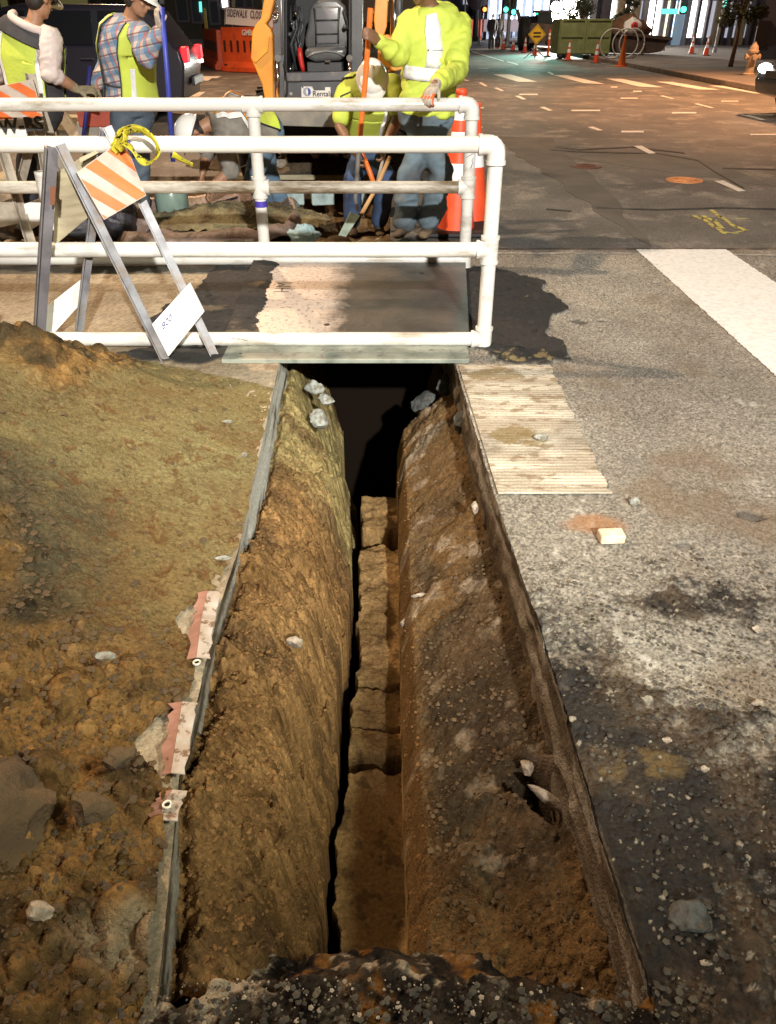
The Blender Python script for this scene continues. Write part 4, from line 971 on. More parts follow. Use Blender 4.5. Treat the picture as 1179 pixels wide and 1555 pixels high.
def limb(mb, pts, rr, n=14):
    pts = [Vector(p) for p in pts]; P2 = []; R2 = []
    for i in range(len(pts)-1):
        for k in range(4):
            f = k/4; P2.append(pts[i].lerp(pts[i+1], f)); R2.append(rr[i]*(1-f)+rr[i+1]*f+(0.006*math.sin(f*math.pi) if k else 0))
    P2.append(pts[-1]); R2.append(rr[-1]); mb.tube(P2, R2, n)
    for p, r_ in zip(pts, rr): mb.ell(p, r_*0.99, 12, 8)
def hand(mb, wr, d, nrm, curl=0.5, side=1, s=1.0, thumb=0.6):
    """palm, four fingers of different lengths and a thumb; d = along the hand, nrm = towards the palm's inside"""
    wr = Vector(wr); d = Vector(d).normalized(); nrm = Vector(nrm); nrm = (nrm-d*nrm.dot(d)).normalized(); w = d.cross(nrm)*side
    mb.tube([wr-d*0.02*s, wr+d*0.02*s, wr+d*0.06*s, wr+d*0.09*s], [(0.020*s, 0.026*s), (0.019*s, 0.036*s), (0.017*s, 0.042*s), (0.013*s, 0.040*s)], 14, hint=nrm)
    for k, (o_, L) in enumerate(((-0.030, 0.072), (-0.010, 0.080), (0.010, 0.076), (0.029, 0.060))):
        p = wr+d*0.082*s+w*o_*s; a = 0.25*curl; pts = [p-d*0.015*s]; 
        for seg in (0.42, 0.33, 0.25):
            dd = d*math.cos(a)+nrm*math.sin(a)+w*o_*1.6*(1-curl); pts.append(p); p = p+dd.normalized()*L*seg*s; a += curl*1.15
        pts.append(p); mb.tube(pts, [0.0095*s, 0.0098*s, 0.009*s, 0.0085*s, 0.0068*s], 9, hint=nrm); mb.ell(p, 0.0070*s, 8, 6)
    p = wr+d*0.025*s-w*0.030*s; dd = (d*0.75-w*0.55+nrm*thumb).normalized(); pts = [p-dd*0.01, p+dd*0.025*s]
    d2 = (d*0.85-w*0.15+nrm*(thumb+0.3*curl)).normalized(); pts += [pts[-1]+d2*0.030*s]; d3 = (d*0.9+w*0.2+nrm*(thumb+0.3*curl)).normalized(); pts += [pts[-1]+d3*0.024*s]
    mb.tube(pts, [0.014*s, 0.012*s, 0.0105*s, 0.008*s], 9); mb.ell(pts[-1], 0.008*s, 8, 6)
def head(mb, c, f, up):
    """c centre, f facing, up crown direction"""
    c = Vector(c); f = Vector(f).normalized(); up = Vector(up); up = (up-f*up.dot(f)).normalized(); s = f.cross(up)
    ro = Matrix((s, f, up)).transposed(); A = lambda x, y, z: c+s*x+f*y+up*z
    mb.ell(A(0, -0.008, 0.025), (0.076, 0.095, 0.088), 20, 14, ro)
    mb.ell(A(0, 0.022, -0.045), (0.056, 0.066, 0.070), 18, 12, ro)
    mb.ell(A(0, 0.062, -0.092), (0.026, 0.022, 0.020), 12, 8, ro)
    mb.tube([A(0, 0.084, 0.018), A(0, 0.100, -0.008), A(0, 0.106, -0.024), A(0, 0.086, -0.034)], [0.009, 0.012, 0.015, 0.012], 10)
    for k in (-1, 1):
        mb.ell(A(k*0.031, 0.076, 0.022), (0.022, 0.014, 0.008), 10, 6, ro)
        mb.ell(A(k*0.078, -0.002, -0.008), (0.010, 0.020, 0.032), 10, 8, ro)
        mb.ell(A(k*0.034, 0.062, -0.022), (0.020, 0.020, 0.018), 10, 6, ro)
    mb.ell(A(0, 0.083, -0.056), (0.024, 0.010, 0.006), 12, 6, ro); mb.ell(A(0, 0.081, -0.066), (0.020, 0.010, 0.006), 12, 6, ro)
    return ro, A
def hardhat(parent, c, f, up, m=m_hat):
    c = Vector(c); f = Vector(f).normalized(); up = Vector(up); up = (up-f*up.dot(f)).normalized(); s = f.cross(up)
    A = lambda x, y, z: c+s*x+f*y+up*z
    n, m_ = 36, 12; vs = []
    for i in range(m_+1):
        t = math.pi/2*i/m_
        for k in range(n):
            a = 2*math.pi*k/n; ca, sa = math.cos(a), math.sin(a)
            rdg = 1+0.035*max(0, 1-abs(math.sin(a)*math.cos(t)*0+ca*math.cos(t))*6)*math.sin(t+0.3)
            vs.append(A(ca*0.112*math.cos(t)*1.0, sa*0.138*math.cos(t), 0.035+0.118*math.sin(t)*rdg))
    fs = [(i*n+k, i*n+(k+1) % n, (i+1)*n+(k+1) % n, (i+1)*n+k) for i in range(m_) for k in range(n)]
    k0 = len(vs)
    for k in range(n):
        a = 2*math.pi*k/n; e = 0.014+0.040*max(0, math.sin(a))**2
        vs.append(A(math.cos(a)*(0.112+0.014), math.sin(a)*(0.138+e), 0.028-0.012*max(0, math.sin(a))))
    fs += [(k, (k+1) % n, k0+(k+1) % n, k0+k) for k in range(n)]
    hh = MB().add(vs, fs).build('hard_hat', m, parent, smooth=True, solid=0.004)
    MB().tube([A(0, -0.120, 0.075), A(0, -0.07, 0.135), A(0, 0.0, 0.158), A(0, 0.07, 0.135), A(0, 0.122, 0.072)], [(0.006, 0.016)]*5, 10, hint=up).build('hat_ridge', m, hh, smooth=True)
    mb = MB().tube([A(math.cos(a)*0.098, math.sin(a)*0.118, 0.022) for a in [2*math.pi*k/24 for k in range(25)]], (0.010), 8); mb.build('hat_band', m_dark, hh, smooth=True)
    return hh
def person(label, base, J, skin=m_skin, shirt=None, short=False, trousers=m_jean, hem=0.078, gl=(None, None), hat=True, hair=True, eyes=False, low=True, fold=0.010):
    t = thing('person', label, 'person', base)
    S0 = sects(J); b = J.get('bulk', 1)
    mb = MB(); torso(mb, S0); Nk = Vector(J['N']); H = Vector(J['H'])
    mb.tube([Nk-(H-Nk)*0.25, Nk, Nk.lerp(H, 0.5), H], [0.062, 0.058, 0.053, 0.052], 14)
    ro, A = head(mb, H, J['hf'], J['hu'])
    for s_, k in (('L', 0), ('R', 1)):
        sh, el, wr = [Vector(J[s_+q]) for q in 'SEW']
        limb(mb, [sh, el, wr], [0.052*b, 0.042*b, 0.028*b])
        if gl[k] is None: hand(mb, wr, J[s_+'h'], J[s_+'n'], J.get('curl', 0.8), J.get(s_+'s', 1))
    legs = {}
    for s_, k in (('L', -1), ('R', 1)):
        hp = Vector(J['P'])+Vector(J['sP']).normalized()*(-k)*0.095+Vector((0, 0, -0.02)) if s_+'H' not in J else Vector(J[s_+'H'])
        kn, an = Vector(J[s_+'K']), Vector(J[s_+'A']); legs[s_] = (hp, kn, an)
        limb(mb, [hp, kn, an], [0.085, 0.055, 0.038])
    body = fuse(mb.build('body', skin, t), 0.0085, 3)
    if eyes:
        for k in (-1, 1): MB().ell(A(k*0.031, 0.079, 0.006), 0.0105, 10, 8).build('eye', mat('eye_dark', (0.02, 0.015, 0.012), 0.2), t, smooth=True)
    # trousers
    mb = MB(); torso(mb, sects(J, 0.014, 0, 2))
    for s_ in 'LR':
        hp, kn, an = legs[s_]; limb(mb, [hp, kn, kn.lerp(an, 0.92)], [0.108, 0.080, hem])
    fuse(mb.build('trousers', trousers, t), 0.012, 3, fold, 7, 3)
    for s_ in 'LR':
        an = legs[s_][2]; f = Vector(J.get('toe', J['hf'])); f = Vector((f.x, f.y, 0)).normalized()
        mb = MB().tube([an+Vector((0, 0, 0.06)), an+Vector((0, 0, 0.0)), an-f*0.03+Vector((0, 0, -0.05))], [0.052, 0.052, 0.045], 12)
        mb.tube([an-f*0.075+Vector((0, 0, -0.055)), an-f*0.03+Vector((0, 0, -0.045)), an+f*0.07+Vector((0, 0, -0.05)), an+f*0.15+Vector((0, 0, -0.06)), an+f*0.19+Vector((0, 0, -0.066))],
                [(0.020, 0.034), (0.040, 0.042), (0.036, 0.048), (0.030, 0.048), (0.014, 0.032)], 12)
        fuse(mb.build('boot', m_boot, t), 0.010, 2)
    if shirt:
        mb = MB(); torso(mb, sects(J, 0.028, 1 if low else 2, 7))
        for s_ in 'LR':
            sh, el, wr = [Vector(J[s_+q]) for q in 'SEW']
            if short: limb(mb, [sh, sh.lerp(el, 0.72)], [0.078*b*J.get('slv', 1), 0.070*b*J.get('slv', 1)])
            elif short is None: limb(mb, [sh, el, el.lerp(wr, 0.2)], [0.076*b, 0.064*b, 0.056])
            else: limb(mb, [sh, el, el.lerp(wr, 0.90)], [0.078*b, 0.064*b, 0.043])
        fuse(mb.build('shirt', shirt, t), 0.012, 3, fold, 8, 5)
    for s_, k in (('L', 0), ('R', 1)):
        if gl[k] is not None:
            mb = MB(); wr = Vector(J[s_+'W']); el = Vector(J[s_+'E']); d = (wr-el).normalized()
            mb.tube([wr-d*0.055, wr-d*0.02, wr], [0.040, 0.036, 0.030], 12); hand(mb, wr, J[s_+'h'], J[s_+'n'], J.get('curl', 0.8), J.get(s_+'s', 1), 1.10)
            fuse(mb.build('glove', gl[k], t), 0.0055, 2)
    if hair:
        mb = MB().ell(A(0, -0.020, 0.030), (0.083, 0.096, 0.094), 20, 14, ro); mb.ell(A(0, -0.045, -0.035), (0.070, 0.055, 0.060), 16, 10, ro)
        fuse(mb.build('hair', m_hair, t), 0.008, 2)
    if hat: hardhat(t, H+Vector((0, 0, 0.0)), J['hf'], J['hu'])
    return t, A
def vest(t, J, m, grow=0.042, a_gap=18, lo=1.0, hi=6.0, stripes=(), front_open=False):
    S_ = sects(J, grow)
    mb = MB()
    for a0, a1 in ((a_gap, 180-a_gap), (180+a_gap, 360-a_gap)):      # front and back panel, open at the sides
        mb.add(*tpatch(S_, lo, hi, a0, a1, 0.0, 26, 16))
    v = mb.build('vest', m, t, smooth=True, solid=0.006)
    for (t0, t1, a0, a1) in stripes:
        MB().add(*tpatch(S_, t0, t1, a0, a1, 0.006, 12, 12)).build('reflective_stripe', m_refl, v, smooth=True, solid=0.003)
    for (x) in (a_gap, 180-a_gap, 180+a_gap, 360-a_gap):
        MB().tube([tpoint(S_, lo+(hi-lo)*i/16, R(x), 0.002) for i in range(17)], 0.006, 6).build('vest_binding', m_dark, v, smooth=True)
    return v

# standing worker at right, gloved hand on the rail, other hand on the orange pole
Yw = 6.42
J = dict(P=P(648, 172, Yw), C=P(660, 62, Yw-0.02), N=P(652, 8, Yw-0.06), H=P(636, -28, Yw-0.16),
         sP=(-1, -0.15, 0), sC=(-1, -0.25, 0.05), hf=(-0.62, -0.55, -0.52), hu=(-0.2, -0.3, 1), bulk=1.08,
         LS=P(697, 38, Yw+0.03), LE=P(694, 108, Yw-0.22), LW=P(661, 128, 5.66), Lh=(-0.40, -0.60, -0.52), Ln=(-0.15, -0.2, -1), Ls=-1,
         RS=P(621, 38, Yw-0.05), RE=P(606, 84, Yw-0.18), RW=P(574, 62, Yw-0.32), Rh=(-0.35, -0.5, 0.25), Rn=(-0.9, 0.25, 0.1), Rs=1,
         LK=P(672, 258, Yw-0.03), LA=P(652, 352, 6.52), RK=P(622, 262, Yw), RA=P(614, 350, 6.56), toe=(-0.35, -1, 0), curl=0.75)
J['LA'].z = 0.11; J['RA'].z = 0.10
w5, A5 = person('standing worker in long sleeved yellow sweatshirt, orange gloved hand resting on the white rail', (0.25, 6.45, 0), J,
                skin=m_skin2, shirt=m_vis, trousers=mat('worn_jeans', (0.085, 0.10, 0.11), 0.85, (0.16, 0.25, 0.32), 3, bump=0.5, bscale=160, dist=0.003, dirt=(0.18, 0.16, 0.13), dscale=5), hem=0.094, gl=(m_glove_g, None), fold=0.024, eyes=True)
S_ = sects(J, 0.036)
sh = [o for o in bpy.data.objects if o.parent == w5 and o.name.startswith('shirt')][0]
MB().add(*tpatch(S_, 2.55, 3.25, 15, 165, 0.006, 6, 26)).build('reflective_stripe', m_refl, sh, smooth=True, solid=0.004)
MB().add(*tpatch(S_, 3.25, 6.2, 72, 92, 0.006, 18, 5)).build('reflective_stripe', m_refl, sh, smooth=True, solid=0.004)
MB().add(*tpatch(S_, 3.25, 5.6, 12, 24, 0.006, 18, 5)).build('reflective_stripe', m_refl, sh, smooth=True, solid=0.004)
# orange rubber finger tips of the resting glove
gv = [o for o in bpy.data.objects if o.parent == w5 and o.name.startswith('glove')][0]
mb = MB(); wr = J['LW']; d = Vector(J['Lh']).normalized(); nn = Vector(J['Ln']); nn = (nn-d*nn.dot(d)).normalized(); ww = d.cross(nn)*-1
for o_, L in ((-0.033, 0.080), (-0.011, 0.090), (0.011, 0.084), (0.032, 0.068)):
    p = wr+d*0.085+ww*o_; a = 0.19; pts = [p]
    for seg in (0.42, 0.33, 0.25):
        p = p+(d*math.cos(a)+nn*math.sin(a)+ww*o_*0.4).normalized()*L*seg; pts.append(p); a += 0.86
    mb = MB().tube(pts, [0.0118, 0.0120, 0.0112, 0.0095], 9); mb.ell(pts[-1], 0.0096, 8, 6); mb.build('glove_finger', m_glove_o, gv, smooth=True)

# stooping worker facing us, in the pit
Yb = 7.35
J = dict(P=P(548, 205, Yb+0.25), C=P(556, 150, Yb-0.10), N=P(564, 132, Yb-0.28), H=P(566, 122, Yb-0.48),
         sP=(-1, 0, 0), sC=(-1, 0.05, 0.1), hf=(0.10, -0.62, -0.80), hu=(-0.02, -0.80, 0.60), bulk=1.05,
         LS=P(596, 128, Yb-0.15), LE=P(606, 178, Yb-0.25), LW=P(584, 222, Yb-0.45), Lh=(-0.2, -0.3, -0.9), Ln=(-0.9, 0, 0), Ls=1,
         RS=P(524, 142, Yb-0.15), RE=P(516, 192, Yb-0.25), RW=P(540, 232, Yb-0.45), Rh=(0.3, -0.3, -0.9), Rn=(0.9, 0, 0), Rs=1,
         LK=P(588, 268, Yb-0.0), LA=P(576, 338, 7.5), RK=P(536, 270, Yb), RA=P(535, 335, 7.5), toe=(0.1, -1, 0), curl=0.9)
J['LA'].z = -0.10; J['RA'].z = -0.10
w4, _ = person('stooping worker in white hard hat facing us, behind the upright orange shovel', (-0.15, 7.4, -0.2), J, skin=m_skin2,
               shirt=m_vis, short=True, trousers=m_jeand, gl=(None, None), fold=0.008)
vest(w4, J, m_vis, 0.042, 22, 1.2, 5.9, [(1.6, 2.1, 25, 155), (2.2, 5.8, 40, 55), (2.2, 5.8, 125, 140)])

# bending worker at the left of the pit
Yc = 7.3
J = dict(P=P(402, 196, Yc+0.25), C=P(350, 182, Yc+0.0), N=P(318, 188, Yc-0.08), H=P(294, 202, Yc-0.12),
         sP=(0.35, 1, 0.1), sC=(0.25, 1, 0.1), hf=(-0.35, -0.35, -0.85), hu=(-0.85, -0.25, 0.42), bulk=1.1,
         LS=P(338, 212, Yc-0.20), LE=P(352, 258, Yc-0.25), LW=P(322, 282, Yc-0.3), Lh=(-0.5, -0.3, -0.8), Ln=(0.6, 0.2, -0.4), Ls=1,
         RS=P(330, 178, Yc+0.2), RE=P(315, 232, Yc+0.15), RW=P(308, 262, Yc+0.05), Rh=(-0.2, -0.1, -0.9), Rn=(-0.6, 0.2, 0.4), Rs=-1,
         LK=P(385, 268, Yc-0.12), LA=P(418, 322, Yc+0.1), RK=P(408, 262, Yc+0.3), RA=P(436, 318, Yc+0.35), toe=(-1, -0.2, 0), curl=0.7)
J['LA'].z = -0.10; J['RA'].z = -0.10
w3, _ = person('bending worker in grey tee shirt and orange edged vest, reaching down into the pit', (-1.5, 7.3, -0.2), J, skin=m_skin,
               shirt=m_gt, short=None, trousers=m_jean, gl=(None, None), fold=0.008)
v3 = vest(w3, J, m_visd, 0.040, 50, 0.8, 3.0, [(3.0, 5.9, 200, 216), (3.0, 5.9, 322, 338), (3.0, 5.9, 24, 40), (3.0, 5.9, 140, 156)])
S_ = sects(J, 0.046); m_ob = mat('orange_band', (0.85, 0.32, 0.03), 0.6)
for a in (216, 312, 46, 130): MB().add(*tpatch(S_, 2.9, 5.9, a, a+10, 0.006, 12, 4)).build('orange_band', m_ob, v3, smooth=True, solid=0.003)

# worker in plaid shirt, side-on, holding the blue pole
Yd = 7.0
J = dict(P=P(200, 150, Yd+0.05), C=P(192, 68, Yd+0.02), N=P(198, 28, Yd), H=P(210, -4, Yd-0.05),
         sP=(-0.45, -0.9, 0), sC=(-0.40, -0.92, 0), hf=(0.85, -0.25, -0.42), hu=(0.35, 0, 1), bulk=1.08,
         LS=P(178, 52, Yd+0.20), LE=P(160, 105, Yd+0.25), LW=P(146, 132, Yd+0.0), Lh=(-0.3, -0.5, -0.7), Ln=(0.5, -0.5, 0.2), Ls=1,
         RS=P(212, 52, Yd-0.16), RE=P(222, 88, Yd-0.32), RW=P(243, 45, Yd-0.36), Rh=(-0.05, -0.2, 0.95), Rn=(0.8, 0.45, 0.1), Rs=1,
         LK=P(185, 240, Yd+0.1), LA=P(182, 316, Yd+0.2), RK=P(212, 240, Yd-0.05), RA=P(208, 322, Yd-0.05), toe=(1, -0.3, 0), curl=0.85)
J['LA'].z = -0.03; J['RA'].z = -0.03
w2, _ = person('worker in blue plaid shirt and yellow vest raising a gloved hand on a blue pole', (-2.4, 7.0, 0), J, skin=m_skin,
               shirt=m_plaid, trousers=mat('slate_jeans', (0.06, 0.08, 0.11), 0.85, (0.12, 0.16, 0.20), 4, bump=0.5, bscale=160), gl=(m_glove_k, m_glove_g), hat=True, fold=0.018)
vest(w2, J, m_vis, 0.044, 26, 1.0, 6.6, [(1.5, 6.2, 292, 306), (1.2, 3.2, 52, 64)])
S_ = sects(J, 0.030); MB().tube([tpoint(S_, 2.0, R(a), 0.004) for a in range(-30, 40, 10)], 0.008, 6).build('vest_strap', m_dark, w2, smooth=True)

# worker seen from behind at the left edge
Ye = 6.9
J = dict(P=P(58, 160, Ye), C=P(48, 80, Ye), N=P(52, 34, Ye-0.03), H=P(60, -2, Ye-0.02),
         sP=(1, -0.25, 0), sC=(1, -0.3, 0), hf=(0.45, 0.80, -0.42), hu=(0.1, 0.25, 1), slv=0.82, bulk=1.12,
         LS=P(2, 62, Ye+0.10), LE=P(-8, 110, Ye+0.15), LW=P(0, 135, Ye+0.3), Lh=(0.5, 0.3, -0.5), Ln=(0.5, -0.5, 0.2), Ls=1,
         RS=P(76, 58, Ye-0.10), RE=P(74, 108, Ye-0.18), RW=P(118, 136, Ye-0.05), Rh=(0.95, 0.1, 0.0), Rn=(0, 0.5, -0.8), Rs=1,
         LK=P(40, 245, Ye+0.1), LA=P(38, 320, Ye+0.1), RK=P(72, 245, Ye), RA=P(76, 322, Ye), toe=(0.4, 1, 0), curl=0.8)
J['LA'].z = -0.03; J['RA'].z = -0.03
w1, _ = person('worker seen from behind in charcoal hooded top with pale sleeves and yellow vest', (-3.4, 6.9, 0), J, skin=m_skin,
               shirt=m_dark, short=True, trousers=m_dark, gl=(None, m_glove_k), hat=True, fold=0.006)
for s_ in 'LR':
    mb = MB(); sh_, el, wr = [Vector(J[s_+q]) for q in 'SEW']; limb(mb, [sh_, el, el.lerp(wr, 0.22)], [0.088, 0.074, 0.060]); fuse(mb.build('sleeve', m_pink, w1), 0.010, 3, 0.018, 11)
vest(w1, J, m_vis, 0.044, 42, 1.0, 6.2, [(1.0, 5.9, 300, 312), (1.0, 5.9, 228, 240)])
S_ = sects(J, 0.054); mb = MB()
mb.add(*tpatch(S_, 5.0, 6.95, 205, 335, 0.012, 12, 16)); hd = mb.build('hood', m_dark, w1, smooth=True, solid=0.02)
MB().tube([tpoint(S_, 6.9, R(a), 0.02) for a in range(190, 351, 10)], 0.03, 10).build('hood_lining', m_pink, hd, smooth=True)

# --- poles and tools
def pole(name, label, a, b, r, m, cat='pole'):
    return tag(MB().cyl(a, b, r, n=14).build(name, m, None, smooth=True, auto=True), label, cat)
m_opole = mat('orange_pole', (0.80, 0.20, 0.035), 0.45, (0.65, 0.14, 0.02), 9)
m_wood = mat('ash_handle', (0.50, 0.30, 0.13), 0.6, (0.36, 0.20, 0.08), 8, stretch=(1, 1, 0.2))
t = thing('long_shovel', 'shovel with a long orange handle held upright before the stooping worker, green grey blade down', 'shovel', tuple(P(545, 330, 6.5)))
MB().tube([P(563, 12, 6.15), P(556, 110, 6.20), P(545, 230, 6.28)], 0.019, 14).build('handle', m_opole, t, smooth=True, auto=True)
MB().tube([P(545, 228, 6.28), P(540, 300, 6.36), P(543, 320, 6.38)], [0.017, 0.015, 0.012], 12).build('socket', mat('worn_steel', (0.35, 0.35, 0.33), 0.4, (0.2, 0.19, 0.17), 12, metal=0.6), t, smooth=True, auto=True)
t2 = thing('spade', 'spade with yellowish wooden handle leaning left, its blade pale green with wear', 'spade', tuple(P(525, 350, 6.6)))
MB().tube([P(592, 238, 7.0), P(572, 285, 6.85), P(549, 325, 6.7)], 0.017, 12).build('handle', m_wood, t2, smooth=True)
mb = MB(); q = [P(532, 322, 6.68), P(547, 328, 6.68), P(524, 362, 6.55), P(510, 366, 6.52)]
for k, dy in ((0, 0),): mb.prism(q, (0, 0.012, 0.004))
mb.build('blade', mat('green_grey_blade', (0.26, 0.33, 0.27), 0.5, (0.17, 0.21, 0.17), 12, metal=0.2), t2, bevel=0.003)
t3 = thing('spade', 'second digging tool with orange socket crossing the spade in front of the stooping worker', 'spade', tuple(P(560, 330, 7.0)))
MB().tube([P(551, 232, 6.95), P(562, 262, 6.93), P(570, 285, 6.9)], [0.015, 0.022, 0.02], 12).build('socket', m_opole, t3, smooth=True)
MB().tube([P(600, 170, 7.1), P(585, 230, 7.0), P(572, 280, 6.92)], 0.013, 12).build('handle', mat('grey_wood', (0.35, 0.31, 0.25), 0.7), t3, smooth=True)
t4 = thing('blue_pole', 'tall blue pole held in the raised glove of the worker in plaid', 'pole', tuple(P(262, 242, 6.6)))
MB().tube([P(246, 10, 6.60), P(254, 110, 6.6), P(263, 245, 6.6)], [0.018]*3, 14).build('shaft', mat('blue_fibreglass', (0.05, 0.07, 0.42), 0.45, (0.03, 0.045, 0.30), 9), t4, smooth=True)
MB().tube([P(246, 6, 6.60), P(245, -12, 6.6)], [0.019, 0.017], 12).build('end_cap', m_dark, t4, smooth=True)
t5 = thing('blue_pole', 'short dark blue pole leaning by the red box behind the rails', 'pole', tuple(P(122, 212, 7.0)))
MB().tube([P(136, 100, 7.05), P(132, 165, 7.0), P(124, 230, 7.0)], 0.016, 12).build('shaft', mat('navy_fibreglass', (0.02, 0.02, 0.14), 0.5), t5, smooth=True)
# red tool box and grey crate
t = thing('tool_box', 'dull red lidded box on a grey crate behind the rails at left', 'box', tuple(P(152, 215, 7.3)))
c = P(152, 178, 7.35); MB().box(c, (0.30, 0.25, 0.13)).build('lid', mat('dull_red', (0.30, 0.05, 0.03), 0.6, (0.20, 0.035, 0.02), 9), t, bevel=0.01)
c = P(152, 208, 7.35); MB().box(c, (0.28, 0.24, 0.26)).build('crate', mat('grey_plastic', (0.22, 0.20, 0.17), 0.7), t, bevel=0.01)

# --- sacks, sheet, bucket and boards round the pit
def blanket(name, label, cat, outline, hf, m, seed, thick=0.01, n=26):
    """cloth-like sheet: polar grid over an outline in the photograph's ground plane, lifted by hf(r, a)"""
    cx = sum(p[0] for p in outline)/len(outline); cy = sum(p[1] for p in outline)/len(outline)
    K = 72; vs = []; ol = [Vector((p[0], p[1])) for p in outline]; c = Vector((cx, cy))
    ring = []
    for k in range(K):
        a = k/K*len(ol); i = int(a); f = a-i; ring.append(ol[i % len(ol)].lerp(ol[(i+1) % len(ol)], f))
    for j in range(n+1):
        r_ = j/n
        for k in range(K):
            p = c.lerp(ring[k], r_); g = G(p.x, p.y, 0)
            x, y = np.array([g.x]), np.array([g.y])
            z = hf(r_, k/K*2*math.pi)+0.025*float(fbm(x, y, 7, 4, seed)[0])+0.03*float((1-np.abs(fbm(x, y, 4, 2, seed+3))*2)[0])*(r_ > 0.6)
            vs.append((g.x, g.y, z))
    fs = [(j*K+k, j*K+(k+1) % K, (j+1)*K+(k+1) % K, (j+1)*K+k) for j in range(n) for k in range(K)]
    return tag(MB().add(vs, fs).build(name, m, None, smooth=True, solid=thick), label, cat)
m_sheet = mat('brown_sheet', (0.24, 0.17, 0.14), 0.45, (0.15, 0.11, 0.09), 5, bump=0.6, bscale=18, dist=0.03, dirt=(0.13, 0.09, 0.05), dscale=7)
blanket('ground_sheet', 'crumpled brown plastic sheet holding spoil at the near side of the pit', 'plastic sheet',
        [(180, 330), (215, 322), (300, 318), (400, 312), (455, 318), (462, 340), (445, 366), (400, 378), (300, 380), (190, 385), (165, 360)],
        lambda r_, a: 0.02+0.09*sst(0.78, 0.94, np.float64(r_))-0.08*sst(0.93, 1.0, np.float64(r_)), m_sheet, 501)
m_og = mat('olive_spoil', (0.22, 0.19, 0.10), 0.95, (0.10, 0.068, 0.035), 7, bump=1.0, bscale=40, dist=0.03)
def mound(name, label, cat, c, rx, ry, h, m, seed, n=60, stuff=False, parent=None):
    u = np.linspace(-1, 1, n); Ym, Xm = np.meshgrid(u, u, indexing='ij'); r_ = np.sqrt(Xm**2+Ym**2)
    X = c[0]+Xm*rx; Y = c[1]+Ym*ry; ck, i_ = cells(X, Y, 0.09, seed, 0.8, 0.8); ck2, i2 = cells(X, Y, 0.035, seed+5, 0.8, 0.8)
    base = np.clip(1-r_**1.6, -0.3, 1)*h*(0.8+0.5*fbm(X, Y, 3, 4, seed))
    Z = c[2]+base+np.maximum(ck, ck2)*0.8
    o = grid_obj(name, X, Y, Z, m, mask=(r_[:-1, :-1] < 1.0))
    return tag(o, label, cat, kind='stuff' if stuff else None)
g = G(350, 342); mound('spoil_mound', 'low mound of olive and brown spoil on the brown plastic sheet', 'soil', (g.x, g.y+0.05, 0.03), 0.86, 0.46, 0.20, m_og, 511, stuff=True)
g = G(500, 215, 0); mound('spoil_mound', 'dark stony spoil bank beyond the pit in front of the loader', 'soil', (-0.9, 10.3, -0.02), 1.6, 0.62, 0.42, mat('dark_spoil', (0.11, 0.075, 0.042), 0.95, (0.06, 0.042, 0.026), 6, bump=1, bscale=30, dist=0.03, dirt=(0.34, 0.28, 0.22), dscale=5, dlo=0.62, dhi=0.66), 521, n=110, stuff=True)
for k, (px, py, r_) in enumerate(((443, 206, .07), (430, 232, .06), (455, 238, .10), (425, 246, .08), (478, 234, .06), (500, 240, .09), (510, 232, .06))):
    stone(['pale broken stone at the top of the dark spoil bank', 'small pale stone left of the biggest on the dark spoil bank', 'biggest pale stone on the dark spoil bank beyond the pit', 'low pale stone nearest the bending worker on the spoil bank',
           'pale stone right of the biggest on the spoil bank', 'white cracked stone near the stooping worker on the spoil bank', 'small white chip above the cracked stone on the spoil bank'][k], px, py, 0.12+0.08*(py < 235), r_, m_pale, (1, 0.8, 0.8), 60+k)
# jar-like clear bucket
c = G(266, 338); bt = thing('clear_bucket', 'cloudy green glass-like bucket standing in the spoil behind the rails', 'bucket', (c.x, c.y, 0))
mgl = mat('cloudy_plastic', (0.30, 0.42, 0.36), 0.25, (0.20, 0.28, 0.24), 6, trans=0.35)
MB().lathe((c.x, c.y, 0.02), [(0.10, 0.0), (0.125, 0.02), (0.138, 0.10), (0.142, 0.26), (0.136, 0.27), (0.130, 0.10), (0.10, 0.03)], 28).build('shell', mgl, bt, smooth=True, auto=True)
MB().lathe((c.x, c.y, 0.03), [(0.098, 0.0), (0.118, 0.02), (0.12, 0.10)], 24).build('contents', m_og, bt, smooth=True, auto=True)
MB().tube([Vector((c.x+0.144*math.cos(a), c.y+0.144*math.sin(a), 0.285)) for a in [k*math.pi/12 for k in range(25)]], 0.007, 8).build('rim', mgl, bt, smooth=True)
# dark plastic sacks and blue bundle
def sack(label, px, py, r, sq, m, seed, name='plastic_sack', cat='sack'):
    c = G(px, py); n, k_ = 40, 26; vs = []
    for i in range(k_+1):
        t = math.pi*i/k_
        for k in range(n):
            a = 2*math.pi*k/n; d = Vector((math.sin(t)*math.cos(a), math.sin(t)*math.sin(a), math.cos(t)))
            w = 1+0.22*float(fbm(np.array([d.x*1.3+seed]), np.array([d.y+d.z*1.7]), 1.6, 4, seed)[0])-0.10*abs(float(fbm(np.array([a*1.2]), np.array([t*0.7+seed]), 1.5, 2, seed+2)[0]))*2
            vs.append(c+Vector((d.x*r*sq[0]*w, d.y*r*sq[1]*w, max(0.0, r*sq[2]*(1+d.z)*w*0.5*1.6))))
    fs = [(i*n+k, (i+1)*n+k, (i+1)*n+(k+1) % n, i*n+(k+1) % n) for i in range(k_) for k in range(n)]
    return tag(MB().add(vs, fs).build(name, m, None, smooth=True), label, cat)
m_blk = mat('black_plastic', (0.018, 0.018, 0.022), 0.25, (0.04, 0.04, 0.05), 6, bump=0.7, bscale=14, dist=0.04)
m_gbag = mat('grey_plastic_film', (0.10, 0.10, 0.12), 0.3, (0.20, 0.19, 0.20), 6, bump=0.8, bscale=14, dist=0.05)
